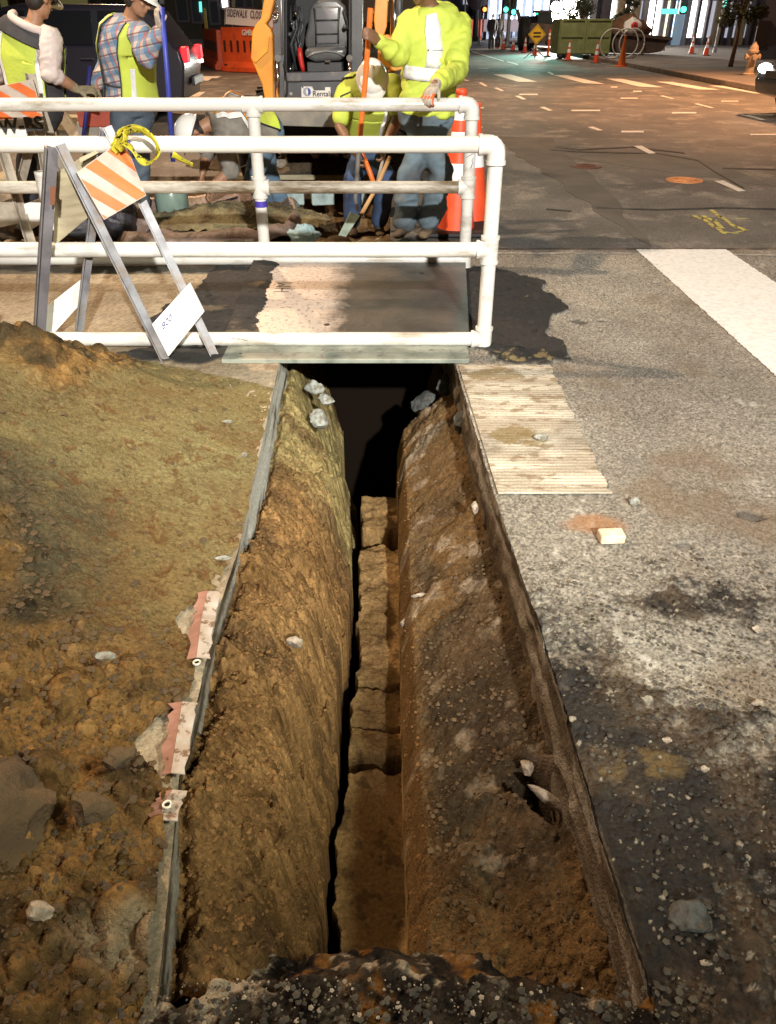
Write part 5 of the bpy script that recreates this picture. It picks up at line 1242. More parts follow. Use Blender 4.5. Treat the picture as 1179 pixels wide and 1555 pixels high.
sack('glossy black plastic sack behind the striped sawhorse board', 178, 368, 0.24, (0.8, 0.8, 1.0), m_blk, 3)
sack('crumpled grey plastic film heaped at the left behind the sawhorse legs', 128, 362, 0.28, (1.1, 0.8, 0.9), m_gbag, 4)
sack('brown paper-like sack leaning against the black one', 205, 360, 0.20, (0.9, 0.6, 0.9), m_sheet, 5)
sack('dark blue bundle under the striped board', 200, 330, 0.16, (1.0, 0.7, 0.9), mat('navy_cloth', (0.03, 0.05, 0.14), 0.7, bump=0.6, bscale=14, dist=0.03), 6, 'blue_bundle', 'bundle')
sack('pale blue crumpled plastic by the folded end of the brown sheet', 462, 370, 0.11, (1.2, 0.6, 0.8), mat('pale_blue_plastic', (0.30, 0.44, 0.47), 0.4, (0.2, 0.3, 0.33), 8, bump=0.7, bscale=20, dist=0.03), 7, 'plastic_scrap', 'plastic')
# pale slabs and utility pipes in the dark void
t = thing('timber_shoring', 'pale edging board along the far edge of the pit under the stony bank', 'board', (-0.9, 9.5, 0.0))
MB().box((-0.95, 9.44, -0.01), (1.75, 0.05, 0.05)).build('board', m_ply, t, bevel=0.004)
for k, (px, w_) in enumerate(((415, .16), (448, .18), (490, .22), (545, .14))):
    c = P(px, 297, 8.1); s_ = MB().box(c, (w_, 0.12, 0.16), Matrix.Rotation(0.1*k, 3, 'Z'))
    tag(s_.build('concrete_block', mat('pale_teal_concrete', (0.34, 0.44, 0.44), 0.8, (0.2, 0.25, 0.25), 9, bump=0.5), bevel=0.012),
        ['pale teal block in the pit nearest the bending worker', 'second pale teal block from the bending worker in the pit', 'widest pale teal block in the pit', 'pale teal block in the pit beside the stooping worker'][k], 'block')
pole('iron_bar', 'thin dark bar lying across the spoil beside the cloudy bucket', G(300, 318, 0.12), G(372, 296, 0.10), 0.012, m_blk, 'bar')
for k, (a, b, Z, l) in enumerate((((95, 176), (135, 232), .30, 'upright grey timber post left of the red box'), ((70, 165), (92, 250), .32, 'weathered timber leaning behind the lettered sawhorse'))):
    mb = MB().bar(P(*a, 7.9), P(*b, 7.7), 0.10, 0.05, (0, 1, 0)); tag(mb.build('timber', m_legw, bevel=0.004), l, 'timber')
mb = MB().box(P(112, 186, 8.3), (1.1, 0.25, 0.12)); tag(mb.build('timber', m_ply, bevel=0.006), 'pale squared timber lying across behind the worker at far left', 'timber')
mb = MB().box(P(60, 268, 7.3), (0.7, 0.4, 0.05), Matrix.Rotation(0.2, 3, 'Z')); tag(mb.build('timber', m_ply, bevel=0.004), 'plywood offcut on the ground below the lettered sawhorse board', 'plywood')

# --- tall traffic cone behind the barricade
m_conew = mat('cone_white', (0.86, 0.86, 0.86), 0.4); m_coneo = mat('cone_red_orange', (0.85, 0.10, 0.03), 0.5, (0.70, 0.07, 0.02), 8); m_black = mat('black_rubber', (0.02, 0.02, 0.02), 0.7)
def cone(label, c, h, group, bands=((0.42, 0.62, 'w'), (0.72, 0.86, 'w')), base=0.19, parts=True, m=None):
    t = thing('traffic_cone', label, 'traffic cone', c, group); c = Vector(c)
    r0, r1 = h*base, h*0.035
    f = lambda z: r0+(r1-r0)*z
    zs = [0.03]+[z for b in bands for z in b[:2]]+[1.0]; ks = ['o']; 
    for b in bands: ks += [b[2], 'o']
    MB().box(c+Vector((0, 0, 0.015*h)), (h*0.50, h*0.50, 0.03*h)).build('base', m_black if m is None else m, t, bevel=0.01*h)
    for i, k in enumerate(ks):
        if zs[i+1] <= zs[i]: continue
        MB().lathe(c, [(f(zs[i]), zs[i]*h), (f(zs[i+1]), zs[i+1]*h)], 24).build('white_band' if k == 'w' else 'cone_body', m_conew if k == 'w' else (m or m_coneo), t, smooth=True, auto=True)
    MB().lathe(c, [(r1, h*0.99), (r1*1.25, h*1.0), (r1*1.25, h*1.02), (r1, h*1.03)], 16).build('tip', m or m_coneo, t, smooth=True)
    return t
g = G(692, 350); cone('tall red orange cone with white bands just behind the rear pipe barricade', (g.x, g.y, 0.0), 1.02, None, ((0.40, 0.52, 'w'), (0.60, 0.74, 'w'), (0.82, 0.95, 'w')), 0.155)
g = G(702, 340); cone('second tall red orange cone half hidden behind the first at the barricade post', (g.x+0.08, g.y+0.10, 0.0), 0.90, None, ((0.5, 0.7, 'w'),), 0.17)
g = G(-12, 560, 0.05); cone('red orange cone cut by the left edge of the picture on the soil heap', (g.x-0.02, g.y, 0.02), 0.45, None, (), 0.19)

# ================================================================== COMPACT LOADER
Yl = 8.9
ld = thing('compact_loader', 'yellow and charcoal compact loader facing us with its empty driving seat', 'loader', (-0.9, 9.6, 0))
m_yel = mat('loader_yellow', (0.72, 0.30, 0.03), 0.4, (0.60, 0.24, 0.03), 5, dirt=(0.22, 0.13, 0.05), dscale=5, dlo=0.6, dhi=0.72, bump=0.05)
m_char = mat('loader_charcoal', (0.055, 0.058, 0.065), 0.45, (0.085, 0.085, 0.09), 6, dirt=(0.14, 0.12, 0.10), dscale=6, dlo=0.6, dhi=0.8, bump=0.15)
m_seat = mat('seat_vinyl', (0.11, 0.11, 0.11), 0.28, (0.09, 0.09, 0.09), 8, bump=0.12, bscale=120)
m_seatd = mat('seat_seam', (0.035, 0.035, 0.035), 0.5)
m_chr = mat('chrome_rod', (0.75, 0.75, 0.75), 0.12, metal=1.0)
def pp(pts, Y): return [P(x, y, Y) for x, y in pts]
def plate(name, pts, Y, d, m, parent=ld, bevel=0.006): return MB().prism(pp(pts, Y), (0, d, 0)).build(name, m, parent, bevel=bevel)
plate('lift_arm', [(411, -60), (428, -60), (416, 5), (410, 28), (404, 36), (411, 44), (414, 52), (416, 152), (404, 160), (398, 128), (388, 104), (381, 88), (383, 48), (388, 38), (396, 28)], Yl-0.35, 0.16, m_yel, bevel=0.012)
plate('arm_gusset', [(385, 92), (404, 76), (408, 55), (410, 54), (407, 78), (388, 96)], Yl-0.37, 0.02, m_yel)
plate('lift_arm', [(574, 60), (578, 54), (590, 52), (600, 60), (618, 76), (618, 104), (600, 108), (574, 100)], Yl-0.30, 0.2, m_yel, bevel=0.012)
plate('boom_column', [(573, -40), (592, -40), (588, 40), (582, 58), (571, 58), (568, 30)], Yl-0.1, 0.14, m_yel, bevel=0.01)
plate('boom_column', [(596, -40), (603, -40), (600, 110), (590, 110)], Yl-0.05, 0.10, m_yel, bevel=0.01)
MB().tube([P(600, -40, Yl-0.2), P(599, 105, Yl-0.2)], 0.016, 12).build('hydraulic_rod', m_chr, ld, smooth=True)
MB().tube([P(608, -40, Yl-0.1), P(606, 70, Yl-0.1)], 0.03, 14).build('hydraulic_cylinder', m_char, ld, smooth=True)
plate('cab_post', [(414, -60), (432, -60), (432, 152), (415, 152)], Yl, 0.12, m_char)
MB().tube([P(426, -50, Yl-0.02), P(429, 82, Yl-0.02)], 0.012, 8).build('post_edge', mat('bare_edge', (0.35, 0.35, 0.36), 0.35, metal=0.7), ld, smooth=True)
plate('cab_post', [(534, -60), (551, -60), (551, 112), (534, 112)], Yl, 0.12, m_char)
MB().tube([P(422, 86, Yl-0.05), P(422, 150, Yl-0.08)], [0.022, 0.018], 12).build('hydraulic_rod', m_chr, ld, smooth=True)
MB().tube([P(531, 92, Yl-0.08), P(531, 120, Yl-0.08)], [0.018, 0.018], 12).build('hydraulic_rod', m_chr, ld, smooth=True)
for px in (422, 531): MB().cyl(P(px, 88, Yl-0.14), P(px, 88, Yl-0.04), 0.03, n=16).build('pivot_pin', m_chr, ld, smooth=True, auto=True)
plate('front_panel', [(436, 124), (536, 122), (536, 156), (436, 156)], Yl-0.1, 0.08, m_char)
plate('floor_sill', [(434, 110), (536, 108), (536, 122), (436, 124)], Yl-0.14, 0.14, mat('sill_grey', (0.10, 0.10, 0.11), 0.5, dirt=(0.18, 0.16, 0.13), dscale=8), bevel=0.01)
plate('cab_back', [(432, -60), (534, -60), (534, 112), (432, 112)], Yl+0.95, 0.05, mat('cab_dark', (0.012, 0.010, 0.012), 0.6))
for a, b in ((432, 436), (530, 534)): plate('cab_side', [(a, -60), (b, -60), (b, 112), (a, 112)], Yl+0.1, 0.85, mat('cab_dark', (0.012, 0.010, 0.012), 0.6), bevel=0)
MB().prism([P(434, 112, Yl), P(534, 112, Yl), P(534, 112, Yl)+Vector((0, 0.9, 0)), P(434, 112, Yl)+Vector((0, 0.9, 0))], (0, 0, -0.03)).build('cab_floor', m_char, ld)
# seat
st = thing('seat', None, None, P(489, 105, Yl+0.3)); st.parent = ld; st.location = Vector(WLOC[st.name])-WLOC[ld.name]
def cushion(name, pts, Y, d, m, parent, rnd_=0.05, tilt=0.0):
    o = MB().prism(pp(pts, Y), (0, d, 0)).build(name, m, parent, smooth=True)
    b = o.modifiers.new('b', 'BEVEL'); b.width = rnd_; b.segments = 5; b.limit_method = 'ANGLE'; b.angle_limit = R(50); return o
cushion('backrest', [(467, 42), (470, 14), (477, 2), (492, -3), (512, -2), (524, 8), (529, 28), (531, 60), (527, 74), (464, 74), (463, 58)], Yl+0.32, 0.14, m_seat, st, 0.035)
cushion('back_panel', [(478, 10), (516, 9), (513, 66), (481, 67)], Yl+0.295, 0.05, mat('seat_vinyl_light', (0.17, 0.165, 0.17), 0.22, bump=0.1, bscale=120), st, 0.02)
for y in (30, 51): MB().tube([P(479, y+1, Yl+0.29), P(515, y, Yl+0.29)], 0.008, 8).build('seam', m_seatd, st, smooth=True)
MB().tube(pp([(477, 12), (480, 40), (480, 68)], Yl+0.29), 0.007, 8).build('seam', m_seatd, st, smooth=True)
MB().tube(pp([(517, 10), (514, 40), (514, 66)], Yl+0.29), 0.007, 8).build('seam', m_seatd, st, smooth=True)
cushion('seat_cushion', [(464, 72), (527, 71), (525, 86), (516, 92), (478, 94), (462, 86)], Yl+0.05, 0.36, m_seat, st, 0.045)
MB().tube(pp([(466, 86), (478, 80), (496, 77), (512, 79), (523, 85)], Yl+0.035), 0.010, 8).build('piping', mat('seat_piping', (0.22, 0.22, 0.22), 0.3), st, smooth=True)
MB().box(P(495, 101, Yl+0.3), (0.36, 0.35, 0.10)).build('seat_base', m_seatd, st, bevel=0.01)
MB().box(P(498, 92.5, Yl+0.03), (0.05, 0.01, 0.012)).build('seat_latch', m_chr, st)
# levers and hoses in the cab
m_red = mat('red_lever', (0.55, 0.03, 0.02), 0.4)
MB().tube(pp([(455, 72), (456, 84), (459, 100), (461, 108)], Yl+0.1), [0.022, 0.028, 0.025, 0.018], 10).build('extinguisher', m_red, ld, smooth=True)
MB().tube(pp([(455, 66), (455, 72)], Yl+0.1), [0.010, 0.012], 10).build('extinguisher_valve', m_chr, ld, smooth=True)
r = random.Random(9)
for k in range(9):
    x = 440+r.random()*20; y0 = r.random()*30+5; MB().tube(pp([(x, y0), (x+r.uniform(-6, 8), y0+25), (x+r.uniform(-8, 10), y0+50), (x+r.uniform(-5, 8), 106)], Yl+0.35+0.1*r.random()), 0.012+0.01*r.random(), 8).build('hose', [m_char, m_black, m_seatd][k % 3], ld, smooth=True)
for k, (x, y) in enumerate(((443, 36), (440, 52), (449, 20), (524, 40), (441, 104), (519, 104))):
    MB().ell(P(x, y, Yl+0.2), 0.022, 10, 8).build('control_knob', [m_chr, m_char][k % 2], ld, smooth=True)
MB().tube(pp([(522, 14), (528, 34), (530, 44), (524, 40)], Yl+0.25), 0.014, 8).build('seat_belt', m_black, ld, smooth=True)
MB().tube(pp([(432, 92), (436, 112), (436, 140), (433, 152)], Yl-0.12), 0.012, 8).build('hose', m_black, ld, smooth=True)
for k, (x, y) in enumerate(((417, 12), (419, 20), (418, 24))): MB().tube([P(x, y, Yl-0.1)+Vector((0.03*math.cos(a), 0, 0.03*math.sin(a))) for a in [q*math.pi/6 for q in range(13)]], 0.007, 6).build('chain_link', m_chr, ld, smooth=True)
# rental sticker: white field, grey and blue disc, lettering
dc = MB().prism([P(458, 131.5, Yl-0.105), P(461, 135, Yl-0.105), P(461, 131, Yl-0.105), P(474, 131, Yl-0.105), P(477, 137, Yl-0.105), P(494, 137, Yl-0.105), P(494, 132, Yl-0.105), P(502, 132, Yl-0.105), P(502, 148, Yl-0.105), P(458, 147, Yl-0.105)], (0, 0.003, 0)).build('sticker', m_wb, ld)
MB().cyl(P(466.5, 139, Yl-0.106), P(466.5, 139, Yl-0.1085), 0.040, n=28).build('logo_disc', mat('logo_grey', (0.28, 0.28, 0.32), 0.5), dc)
mb = MB(); c = P(466.5, 139, Yl-0.1095)
mb.prism([c+Vector((0.038*math.cos(a), 0, 0.038*math.sin(a))) for a in [R(-70+10*k) for k in range(15)]]+[c+Vector((0.012, 0, 0.02)), c+Vector((0.006, 0, 0)), c+Vector((0.012, 0, -0.02))], (0, 0.001, 0)).build('logo_blue', mat('logo_blue', (0.03, 0.07, 0.35), 0.5), dc)
mb = MB().tube([c+Vector((0, -0.0012, 0.026)), c+Vector((0, -0.0012, 0)), c+Vector((0, -0.0012, -0.026))], [(0.001, 0.003), (0.001, 0.012), (0.001, 0.003)], 10, hint=(0, 1, 0)); mb.build('logo_white', m_wb, dc)
text_obj('lettering', 'Rentals', 0.068, P(475, 146, Yl-0.1065), (1, 0, 0), (0, 0, 1), mat('lettering_black', (0.02, 0.02, 0.03), 0.6), dc, bold=0.0012, extr=0.0005)
MB().cyl(P(442, 142, Yl-0.12), P(442, 142, Yl-0.09), 0.016, n=12).build('bolt', m_chr, ld)
# lower frame, wheels and blade
plate('frame_beam', [(395, 152), (540, 152), (540, 160), (395, 160)], Yl-0.2, 0.3, m_yel)
plate('blade', [(398, 166), (600, 168), (600, 196), (398, 190)], Yl-0.45, 0.06, mat('worn_blade', (0.17, 0.16, 0.14), 0.55, (0.28, 0.25, 0.20), 5, metal=0.2, bump=0.4))
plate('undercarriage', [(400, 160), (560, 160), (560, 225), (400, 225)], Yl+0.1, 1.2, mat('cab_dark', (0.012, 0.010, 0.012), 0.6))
def wheel(parent, c, r, w, axis=(1, 0, 0), mr=None, lugs=18):
    c = Vector(c); ax = Vector(axis).normalized()
    ty = MB().lathe(c-ax*w/2, [(r*0.55, 0), (r*0.86, 0.0), (r*0.97, w*0.12), (r, w*0.3), (r, w*0.7), (r*0.97, w*0.88), (r*0.86, w), (r*0.55, w)], 40, ax).build('tyre', m_black, parent, smooth=True, auto=True)
    u = ax.orthogonal().normalized(); v = ax.cross(u); mb = MB()
    if lugs:
        for k in range(lugs):
            a = 2*math.pi*k/lugs; d = u*math.cos(a)+v*math.sin(a); tg = ax.cross(d)
            mb.bar(c+d*r*1.01-ax*w*0.42+tg*0.03, c+d*r*1.01-tg*0.02, r*0.08, r*0.06, d); a += math.pi/lugs; d = u*math.cos(a)+v*math.sin(a); tg = ax.cross(d)
            mb.bar(c+d*r*1.01+ax*w*0.42+tg*0.03, c+d*r*1.01-tg*0.02, r*0.08, r*0.06, d)
        tr_ = mb.build('tread', m_black, ty); tr_['kind'] = 'stuff'
    MB().lathe(c-ax*w*0.42, [(0.01, w*0.3), (r*0.15, w*0.28), (r*0.2, w*0.2), (r*0.45, w*0.12), (r*0.56, 0), (r*0.56, w*0.84), (0.02, w*0.84)], 28, ax).build('rim', mr or m_char, parent, smooth=True, auto=True)
    return ty
c = P(381, 152, Yl+0.1)
wheel(ld, (P(380, 150, Yl).x, Yl+0.15, 0.40), 0.42, 0.28, mr=m_yel)
wheel(ld, (P(600, 150, Yl).x, Yl+0.15, 0.40), 0.42, 0.28, mr=m_yel)
wheel(ld, (P(380, 150, Yl).x, Yl+1.35, 0.40), 0.42, 0.28, mr=m_yel)
wheel(ld, (P(600, 150, Yl).x, Yl+1.35, 0.40), 0.42, 0.28, mr=m_yel)
# ================================================================== STREET BEYOND
m_mark = mat('road_marking_paint', (0.70, 0.66, 0.60), 0.6, (0.50, 0.45, 0.38), 12, 0.45, 0.7)
def gmark(quad, z=-0.006, name='road_marking', m=None):
    return marking(name, [G(*q) for q in quad], m or m_mark, z, 0.003)
for q in ([(749, 112.3), (775, 112.3), (816, 123.6), (787, 123.6)], [(842, 113.6), (861, 113.4), (919, 127), (887, 125.5)], [(921, 118.8), (944, 119), (1008, 132), (972, 131)],
          [(998, 123.6), (1021, 123.8), (1094, 136), (1061, 135)], [(1077, 129.3), (1101, 129.6), (1180, 142), (1146, 141)]): gmark(q, name='far_crosswalk_bar')
# bars and dashes of the crossing on the left, behind the loader
for q in ([(272, 147), (302, 146), (312, 139), (290, 139)], [(268, 131), (296, 132), (302, 126), (280, 126)], [(283, 120), (316, 122), (322, 118), (290, 117)], [(282, 117), (330, 118), (336, 115.5), (285, 114.5)]): gmark(q, name='far_crosswalk_bar')
for x0, y0, x1, y1, w in ((727, 125, 739, 130, 2.4), (750, 133, 764, 137, 2.6), (782, 145, 797, 150, 3.2), (820, 162, 837, 167, 3.6), (893, 192, 913, 197, 4.0), (963, 221, 992, 232, 6.0), (1086, 274, 1128, 289, 6.5),
                       (831, 109, 841, 112.5, 2), (1003, 145, 1023, 149, 2.2), (1055, 157, 1083, 163, 2.6), (700, 120, 712, 122, 1.6), (1125, 173, 1160, 181, 4)):
    gmark([(x0, y0), (x0+w*2.0, y0-0.5), (x1+w*0.8, y1), (x1-w, y1+0.4)], name='lane_dash')
for x0, x1, y, w in ((789, 817, 142.6, 1.6), (868, 912, 167, 2.0), (943, 969, 148.4, 1.4), (1021, 1058, 170.5, 2.0), (944, 978, 199, 2.6), (1096, 1122, 153, 1.4), (928, 938, 131.5, 1.5), (962, 975, 138, 1.5), (717, 735, 163, 1.8), (717, 733, 192.5, 2), (1140, 1179, 203.5, 2.0), (1050, 1085, 182, 0.0), (727, 742, 103.5, 0.8), (1130, 1175, 173.5, 1.8)):
    if w: gmark([(x0, y-w/2), (x1, y-w/2), (x1, y+w/2), (x0, y+w/2)], name='lane_dash')
for a, b in (((718, 78), (765, 92)), ((771, 93), (787, 97.5)), ((712, 60), (735, 63))): gmark([(a[0], a[1]-0.5), (b[0], b[1]-0.6), (b[0], b[1]+0.8), (a[0], a[1]+0.7)], name='lane_line')
# yellow survey marks
m_ymk = mat('yellow_spray', (0.55, 0.47, 0.10), 0.8, (0.22, 0.19, 0.10), 18, 0.4, 0.6)
for pts in ([(1052, 326), (1068, 331), (1086, 343), (1100, 352)], [(1068, 327), (1084, 333), (1098, 345)], [(1080, 318), (1095, 328), (1118, 343), (1134, 348)], [(1098, 351), (1118, 352), (1134, 347)], [(1112, 331), (1136, 329)]):
    for a, b in zip(pts[:-1], pts[1:]): gmark([(a[0]-3, a[1]-.8), (a[0]+4, a[1]-.8), (b[0]+4, b[1]+.8), (b[0]-3, b[1]+.8)], -0.0085, 'survey_mark', m_ymk)
# darker and lighter repair patches and cracks in the road (own colours of the asphalt)
def patch(pts, col, z, name='road_patch', col2=None):
    q = [G(*p) for p in pts]
    return marking(name, ragged(q, 3, 0.10, len(pts)), mat('patch_%d' % int(col[0]*1000), col, 0.85, col2 or tuple(c*1.35 for c in col), 2.2, bump=0.8, bscale=90, dist=0.006), z, 0.002)
patch([(868, 238), (1010, 230), (1090, 246), (1179, 282), (1179, 318), (1000, 322), (915, 300), (890, 268)], (0.105, 0.095, 0.08), -0.0115)
patch([(742, 205), (840, 208), (925, 290), (990, 372), (742, 372)], (0.085, 0.076, 0.065), -0.0105)
for pts in ([(836, 226), (880, 229), (1000, 232), (1060, 242), (1090, 262), (1130, 284)], [(845, 222), (880, 226), (960, 222), (1040, 231)], [(905, 314), (1000, 317), (1100, 314), (1179, 316)], [(1098, 254), (1179, 256)], [(830, 316), (868, 319)]):
    for a, b in zip(pts[:-1], pts[1:]): gmark([(a[0], a[1]-.8), (b[0], b[1]-.8), (b[0], b[1]+.8), (a[0], a[1]+.7)], -0.0075, 'tar_crack', mat('tar', (0.022, 0.018, 0.016), 0.7, (0.06, 0.05, 0.04), 8))
# manhole covers
def manhole(label, px, py, r, m):
    c = G(px, py); t = thing('manhole_cover', label, 'manhole cover', (c.x, c.y, -0.012), 'manhole covers')
    MB().lathe((c.x, c.y, -0.02), [(r*0.9, 0), (r, 0.0), (r, 0.016), (r*0.9, 0.016)], 36).build('frame', m, t)
    MB().cyl((c.x, c.y, -0.02), (c.x, c.y, -0.006), r*0.86, n=36).build('lid', m, t, bevel=0.002)
    for q in (0.3, 0.6): MB().tube([Vector((c.x+r*q*math.cos(a), c.y+r*q*math.sin(a), -0.005)) for a in [k*math.pi/16 for k in range(33)]], 0.008, 6).build('raised_ring', m, t)
manhole('dark rusty round manhole cover, farther of the two in the road', 890, 251, 0.19, mat('rust_iron', (0.14, 0.06, 0.04), 0.6, (0.08, 0.04, 0.03), 12, metal=0.3, bump=0.5))
manhole('orange painted round manhole cover, nearer of the two in the road', 1040, 272, 0.20, mat('orange_iron', (0.60, 0.26, 0.10), 0.6, (0.40, 0.16, 0.06), 12, bump=0.5))

# --- right-hand pavement with kerb
m_walk = mat('sidewalk_concrete', (0.14, 0.12, 0.11), 0.85, (0.20, 0.175, 0.155), 0.8, bump=0.5, bscale=40)
m_kerb = mat('kerb_concrete', (0.22, 0.18, 0.15), 0.85, (0.15, 0.12, 0.10), 3)
mb = MB(); mb.box((41.2, 70.5, 0.05), (64, 99, 0.14)); tag(mb.build('sidewalk_right', m_walk, bevel=0.01), kind='structure')
mb = MB(); mb.box((9.09, 70.5, 0.055), (0.2, 99, 0.145)); tag(mb.build('kerb_right', m_kerb, bevel=0.02), kind='structure')
mb = MB(); mb.box((-35, 62, 0.05), (52, 40, 0.14)); tag(mb.build('sidewalk_left', m_walk, bevel=0.01), kind='structure')
mb = MB(); mb.box((-8.9, 62, 0.055), (0.2, 40, 0.145)); tag(mb.build('kerb_left', m_kerb, bevel=0.02), kind='structure')

# --- row of traffic cones beside the works
rowc = [(757, 73, 26, 'farthest'), (764.5, 75, 26, 'second farthest'), (779, 77, 26, 'third farthest'), (797, 80, 26, 'fourth farthest, in front of the digger wheels'), (812, 84, 27, 'right under the yellow diamond sign'),
        (863, 91.5, 28, 'at the left corner of the green skip'), (905, 95.5, 28, 'at the right corner of the green skip'), (1050, 81.5, 23, ''), (1072, 84, 23, ''), (769, 56, 12, '')]
names = {0: 'far banded traffic cone at the far end of the row, beside two dark figures', 1: 'far banded traffic cone, second from the far end of the row', 2: 'far banded traffic cone, third from the far end of the row',
         3: 'far banded traffic cone in front of the digger wheels', 4: 'far banded traffic cone just under the yellow diamond sign', 5: 'banded traffic cone before the left half of the green skip',
         6: 'banded traffic cone before the right corner of the green skip', 7: 'banded cone standing alone on the far pavement, left of the pair', 8: 'banded cone by the facade pillar on the far pavement, right of the pair', 9: 'tiny banded cone beyond the row near the signal pole'}
for k, (px, py, hpx, _) in enumerate(rowc):
    g = G(px, py, 0.12 if k in (7, 8) else -0.012)
    if g.y > 70: g = P(px, py+3, 66); g.z = -0.01
    cone(names[k], tuple(g), 0.72, 'traffic cones along the far works', ((0.42, 0.60, 'w'), (0.70, 0.92, 'w')), 0.17)
g = G(944, 101, -0.012); cone('plain orange cone without bands nearest the round bike hoops', tuple(g), 0.98, None, (), 0.15, m=mat('plain_orange', (0.85, 0.20, 0.03), 0.5))
# tubular delineator
g = G(832, 86, -0.012); t = thing('delineator_post', 'slim orange delineator post with two white bands left of the green skip', 'delineator', tuple(g))
for a, b, m_, n_ in ((0.06, 0.72, m_coneo, 'tube'), (0.72, 0.82, m_conew, 'white_band'), (0.82, 0.87, m_coneo, 'tube'), (0.87, 0.97, m_conew, 'white_band'), (0.97, 1.10, m_coneo, 'tube')):
    MB().cyl(g+Vector((0, 0, a)), g+Vector((0, 0, b)), 0.055, n=16).build(n_, m_, t, smooth=True, auto=True)
MB().cyl(g, g+Vector((0, 0, 0.06)), 0.2, 0.14, n=8).build('base', m_black, t)
# diamond sign
c = P(816, 52, 41); t = thing('diamond_sign', 'yellow diamond warning sign on a stand behind the cones', 'sign', (c.x, c.y, 0))
s = 0.40; MB().prism([c+Vector((0, 0, s)), c+Vector((s, 0, 0)), c+Vector((0, 0, -s)), c+Vector((-s, 0, 0))], (0, 0.03, 0)).build('panel', mat('sign_yellow', (0.85, 0.50, 0.02), 0.5, emit=(1, 0.55, 0.03), es=0.0), t, bevel=0.004)
s2 = 0.35; mb = MB()
for a, b in (((0, s2), (s2, 0)), ((s2, 0), (0, -s2)), ((0, -s2), (-s2, 0)), ((-s2, 0), (0, s2))): mb.bar(c+Vector((a[0], -0.004, a[1])), c+Vector((b[0], -0.004, b[1])), 0.012, 0.004, (0, 1, 0))
mb.build('border', m_black, t)
for z in (0.06, -0.08): MB().box(c+Vector((0, -0.005, z)), (0.34, 0.004, 0.07)).build('word_bar', mat('sign_black', (0.05, 0.03, 0.01), 0.6), t)
MB().cyl((c.x, c.y+0.05, 0), (c.x, c.y+0.05, c.z), 0.025).build('stand', m_char, t)
for k in (-1, 1): MB().bar((c.x, c.y+0.05, 0.35), (c.x+k*0.5, c.y+0.05, 0.0), 0.04, 0.03).build('foot', m_char, t)

# --- green skip
g = G(887, 90); sk = thing('green_skip', 'olive green steel skip with two doors standing at the kerb', 'skip', (g.x, g.y+0.8, 0))
m_grn = mat('skip_green', (0.17, 0.20, 0.075), 0.6, (0.23, 0.26, 0.11), 3, dirt=(0.14, 0.09, 0.04), dscale=4, dlo=0.62, dhi=0.72)
Yk = g.y+0.4; xl_, xr_ = P(850, 60, Yk).x, P(927, 60, Yk).x; zt = P(887, 28, Yk).z; zb = 0.22
for a, b in ((xl_, (xl_+xr_)/2-0.02), ((xl_+xr_)/2+0.02, xr_)):
    d = MB().box(((a+b)/2, Yk, (zb+zt)/2), (b-a, 0.06, zt-zb)).build('door', m_grn, sk, bevel=0.01)
    for f in (0.03, 0.5, 0.97): MB().box(((a+b)/2, Yk-0.05, zb+(zt-zb)*f), (b-a, 0.05, 0.07)).build('rib', m_grn, d)
    for x in (a+0.04, b-0.04): MB().box((x, Yk-0.055, (zb+zt)/2), (0.07, 0.05, zt-zb)).build('rib', m_grn, d)
for x in (xl_, xr_): MB().box((x, Yk+0.9, (zb+zt)/2), (0.08, 1.8, zt-zb)).build('side_wall', m_grn, sk)
MB().box(((xl_+xr_)/2, Yk+0.9, zb), (xr_-xl_, 1.8, 0.08)).build('floor', m_grn, sk)
MB().box(((xl_+xr_)/2, Yk+1.8, (zb+zt)/2), (xr_-xl_, 0.08, zt-zb)).build('end_wall', m_grn, sk)
for x in (xl_+0.35, xr_-0.35): MB().box((x, Yk+0.9, 0.10), (0.12, 1.9, 0.18)).build('skid', m_black, sk)
for x in (xl_+0.1, xr_-0.1): MB().cyl((x-0.06, Yk, 0.1), (x+0.06, Yk, 0.1), 0.1, n=16).build('roller', m_black, sk)

# --- digger with tall wheels behind the cones
Yg = 52.5; dg_ = thing('backhoe_digger', 'dark brown wheeled digger parked beyond the cones under the floodlight', 'digger', (P(815, 60, Yg).x, Yg, 0))
m_db = mat('digger_brown', (0.22, 0.15, 0.11), 0.6, (0.09, 0.06, 0.045), 3)
for px, yy in ((795, Yg-0.6), (806, Yg+1.0)): wheel(dg_, (P(px, 60, yy).x, yy, 0.82), 0.82, 0.5, lugs=12)
for px, yy in ((846, Yg-0.4), (850, Yg+1.2)): wheel(dg_, (P(px, 60, yy).x, yy, 0.5), 0.5, 0.35, lugs=0)
MB().prism([P(793, 46, Yg-0.3), P(800, 38, Yg-0.3), P(812, 34, Yg-0.3), P(845, 37, Yg-0.3), P(852, 45, Yg-0.3), P(852, 62, Yg-0.3), P(800, 66, Yg-0.3)], (0, 1.4, 0)).build('body', m_db, dg_, bevel=0.05)
MB().prism([P(816, 38, Yg), P(818, 18, Yg), P(838, 18, Yg), P(842, 38, Yg)], (0, 1.1, 0)).build('cab', mat('digger_glass', (0.05, 0.06, 0.07), 0.1), dg_, bevel=0.04)
MB().prism([P(814, 19, Yg-0.1), P(816, 15, Yg-0.1), P(840, 15, Yg-0.1), P(841, 19, Yg-0.1)], (0, 1.3, 0)).build('roof', m_db, dg_, bevel=0.03)
MB().tube([P(797, 48, Yg+0.4), P(790, 30, Yg+0.4), P(786, 14, Yg+0.5)], [0.14, 0.12, 0.09], 10).build('boom', m_db, dg_, smooth=True)
MB().ell(P(804, 34, Yg-0.3), 0.12, 12, 8).build('lamp_pod', m_black, dg_, smooth=True)

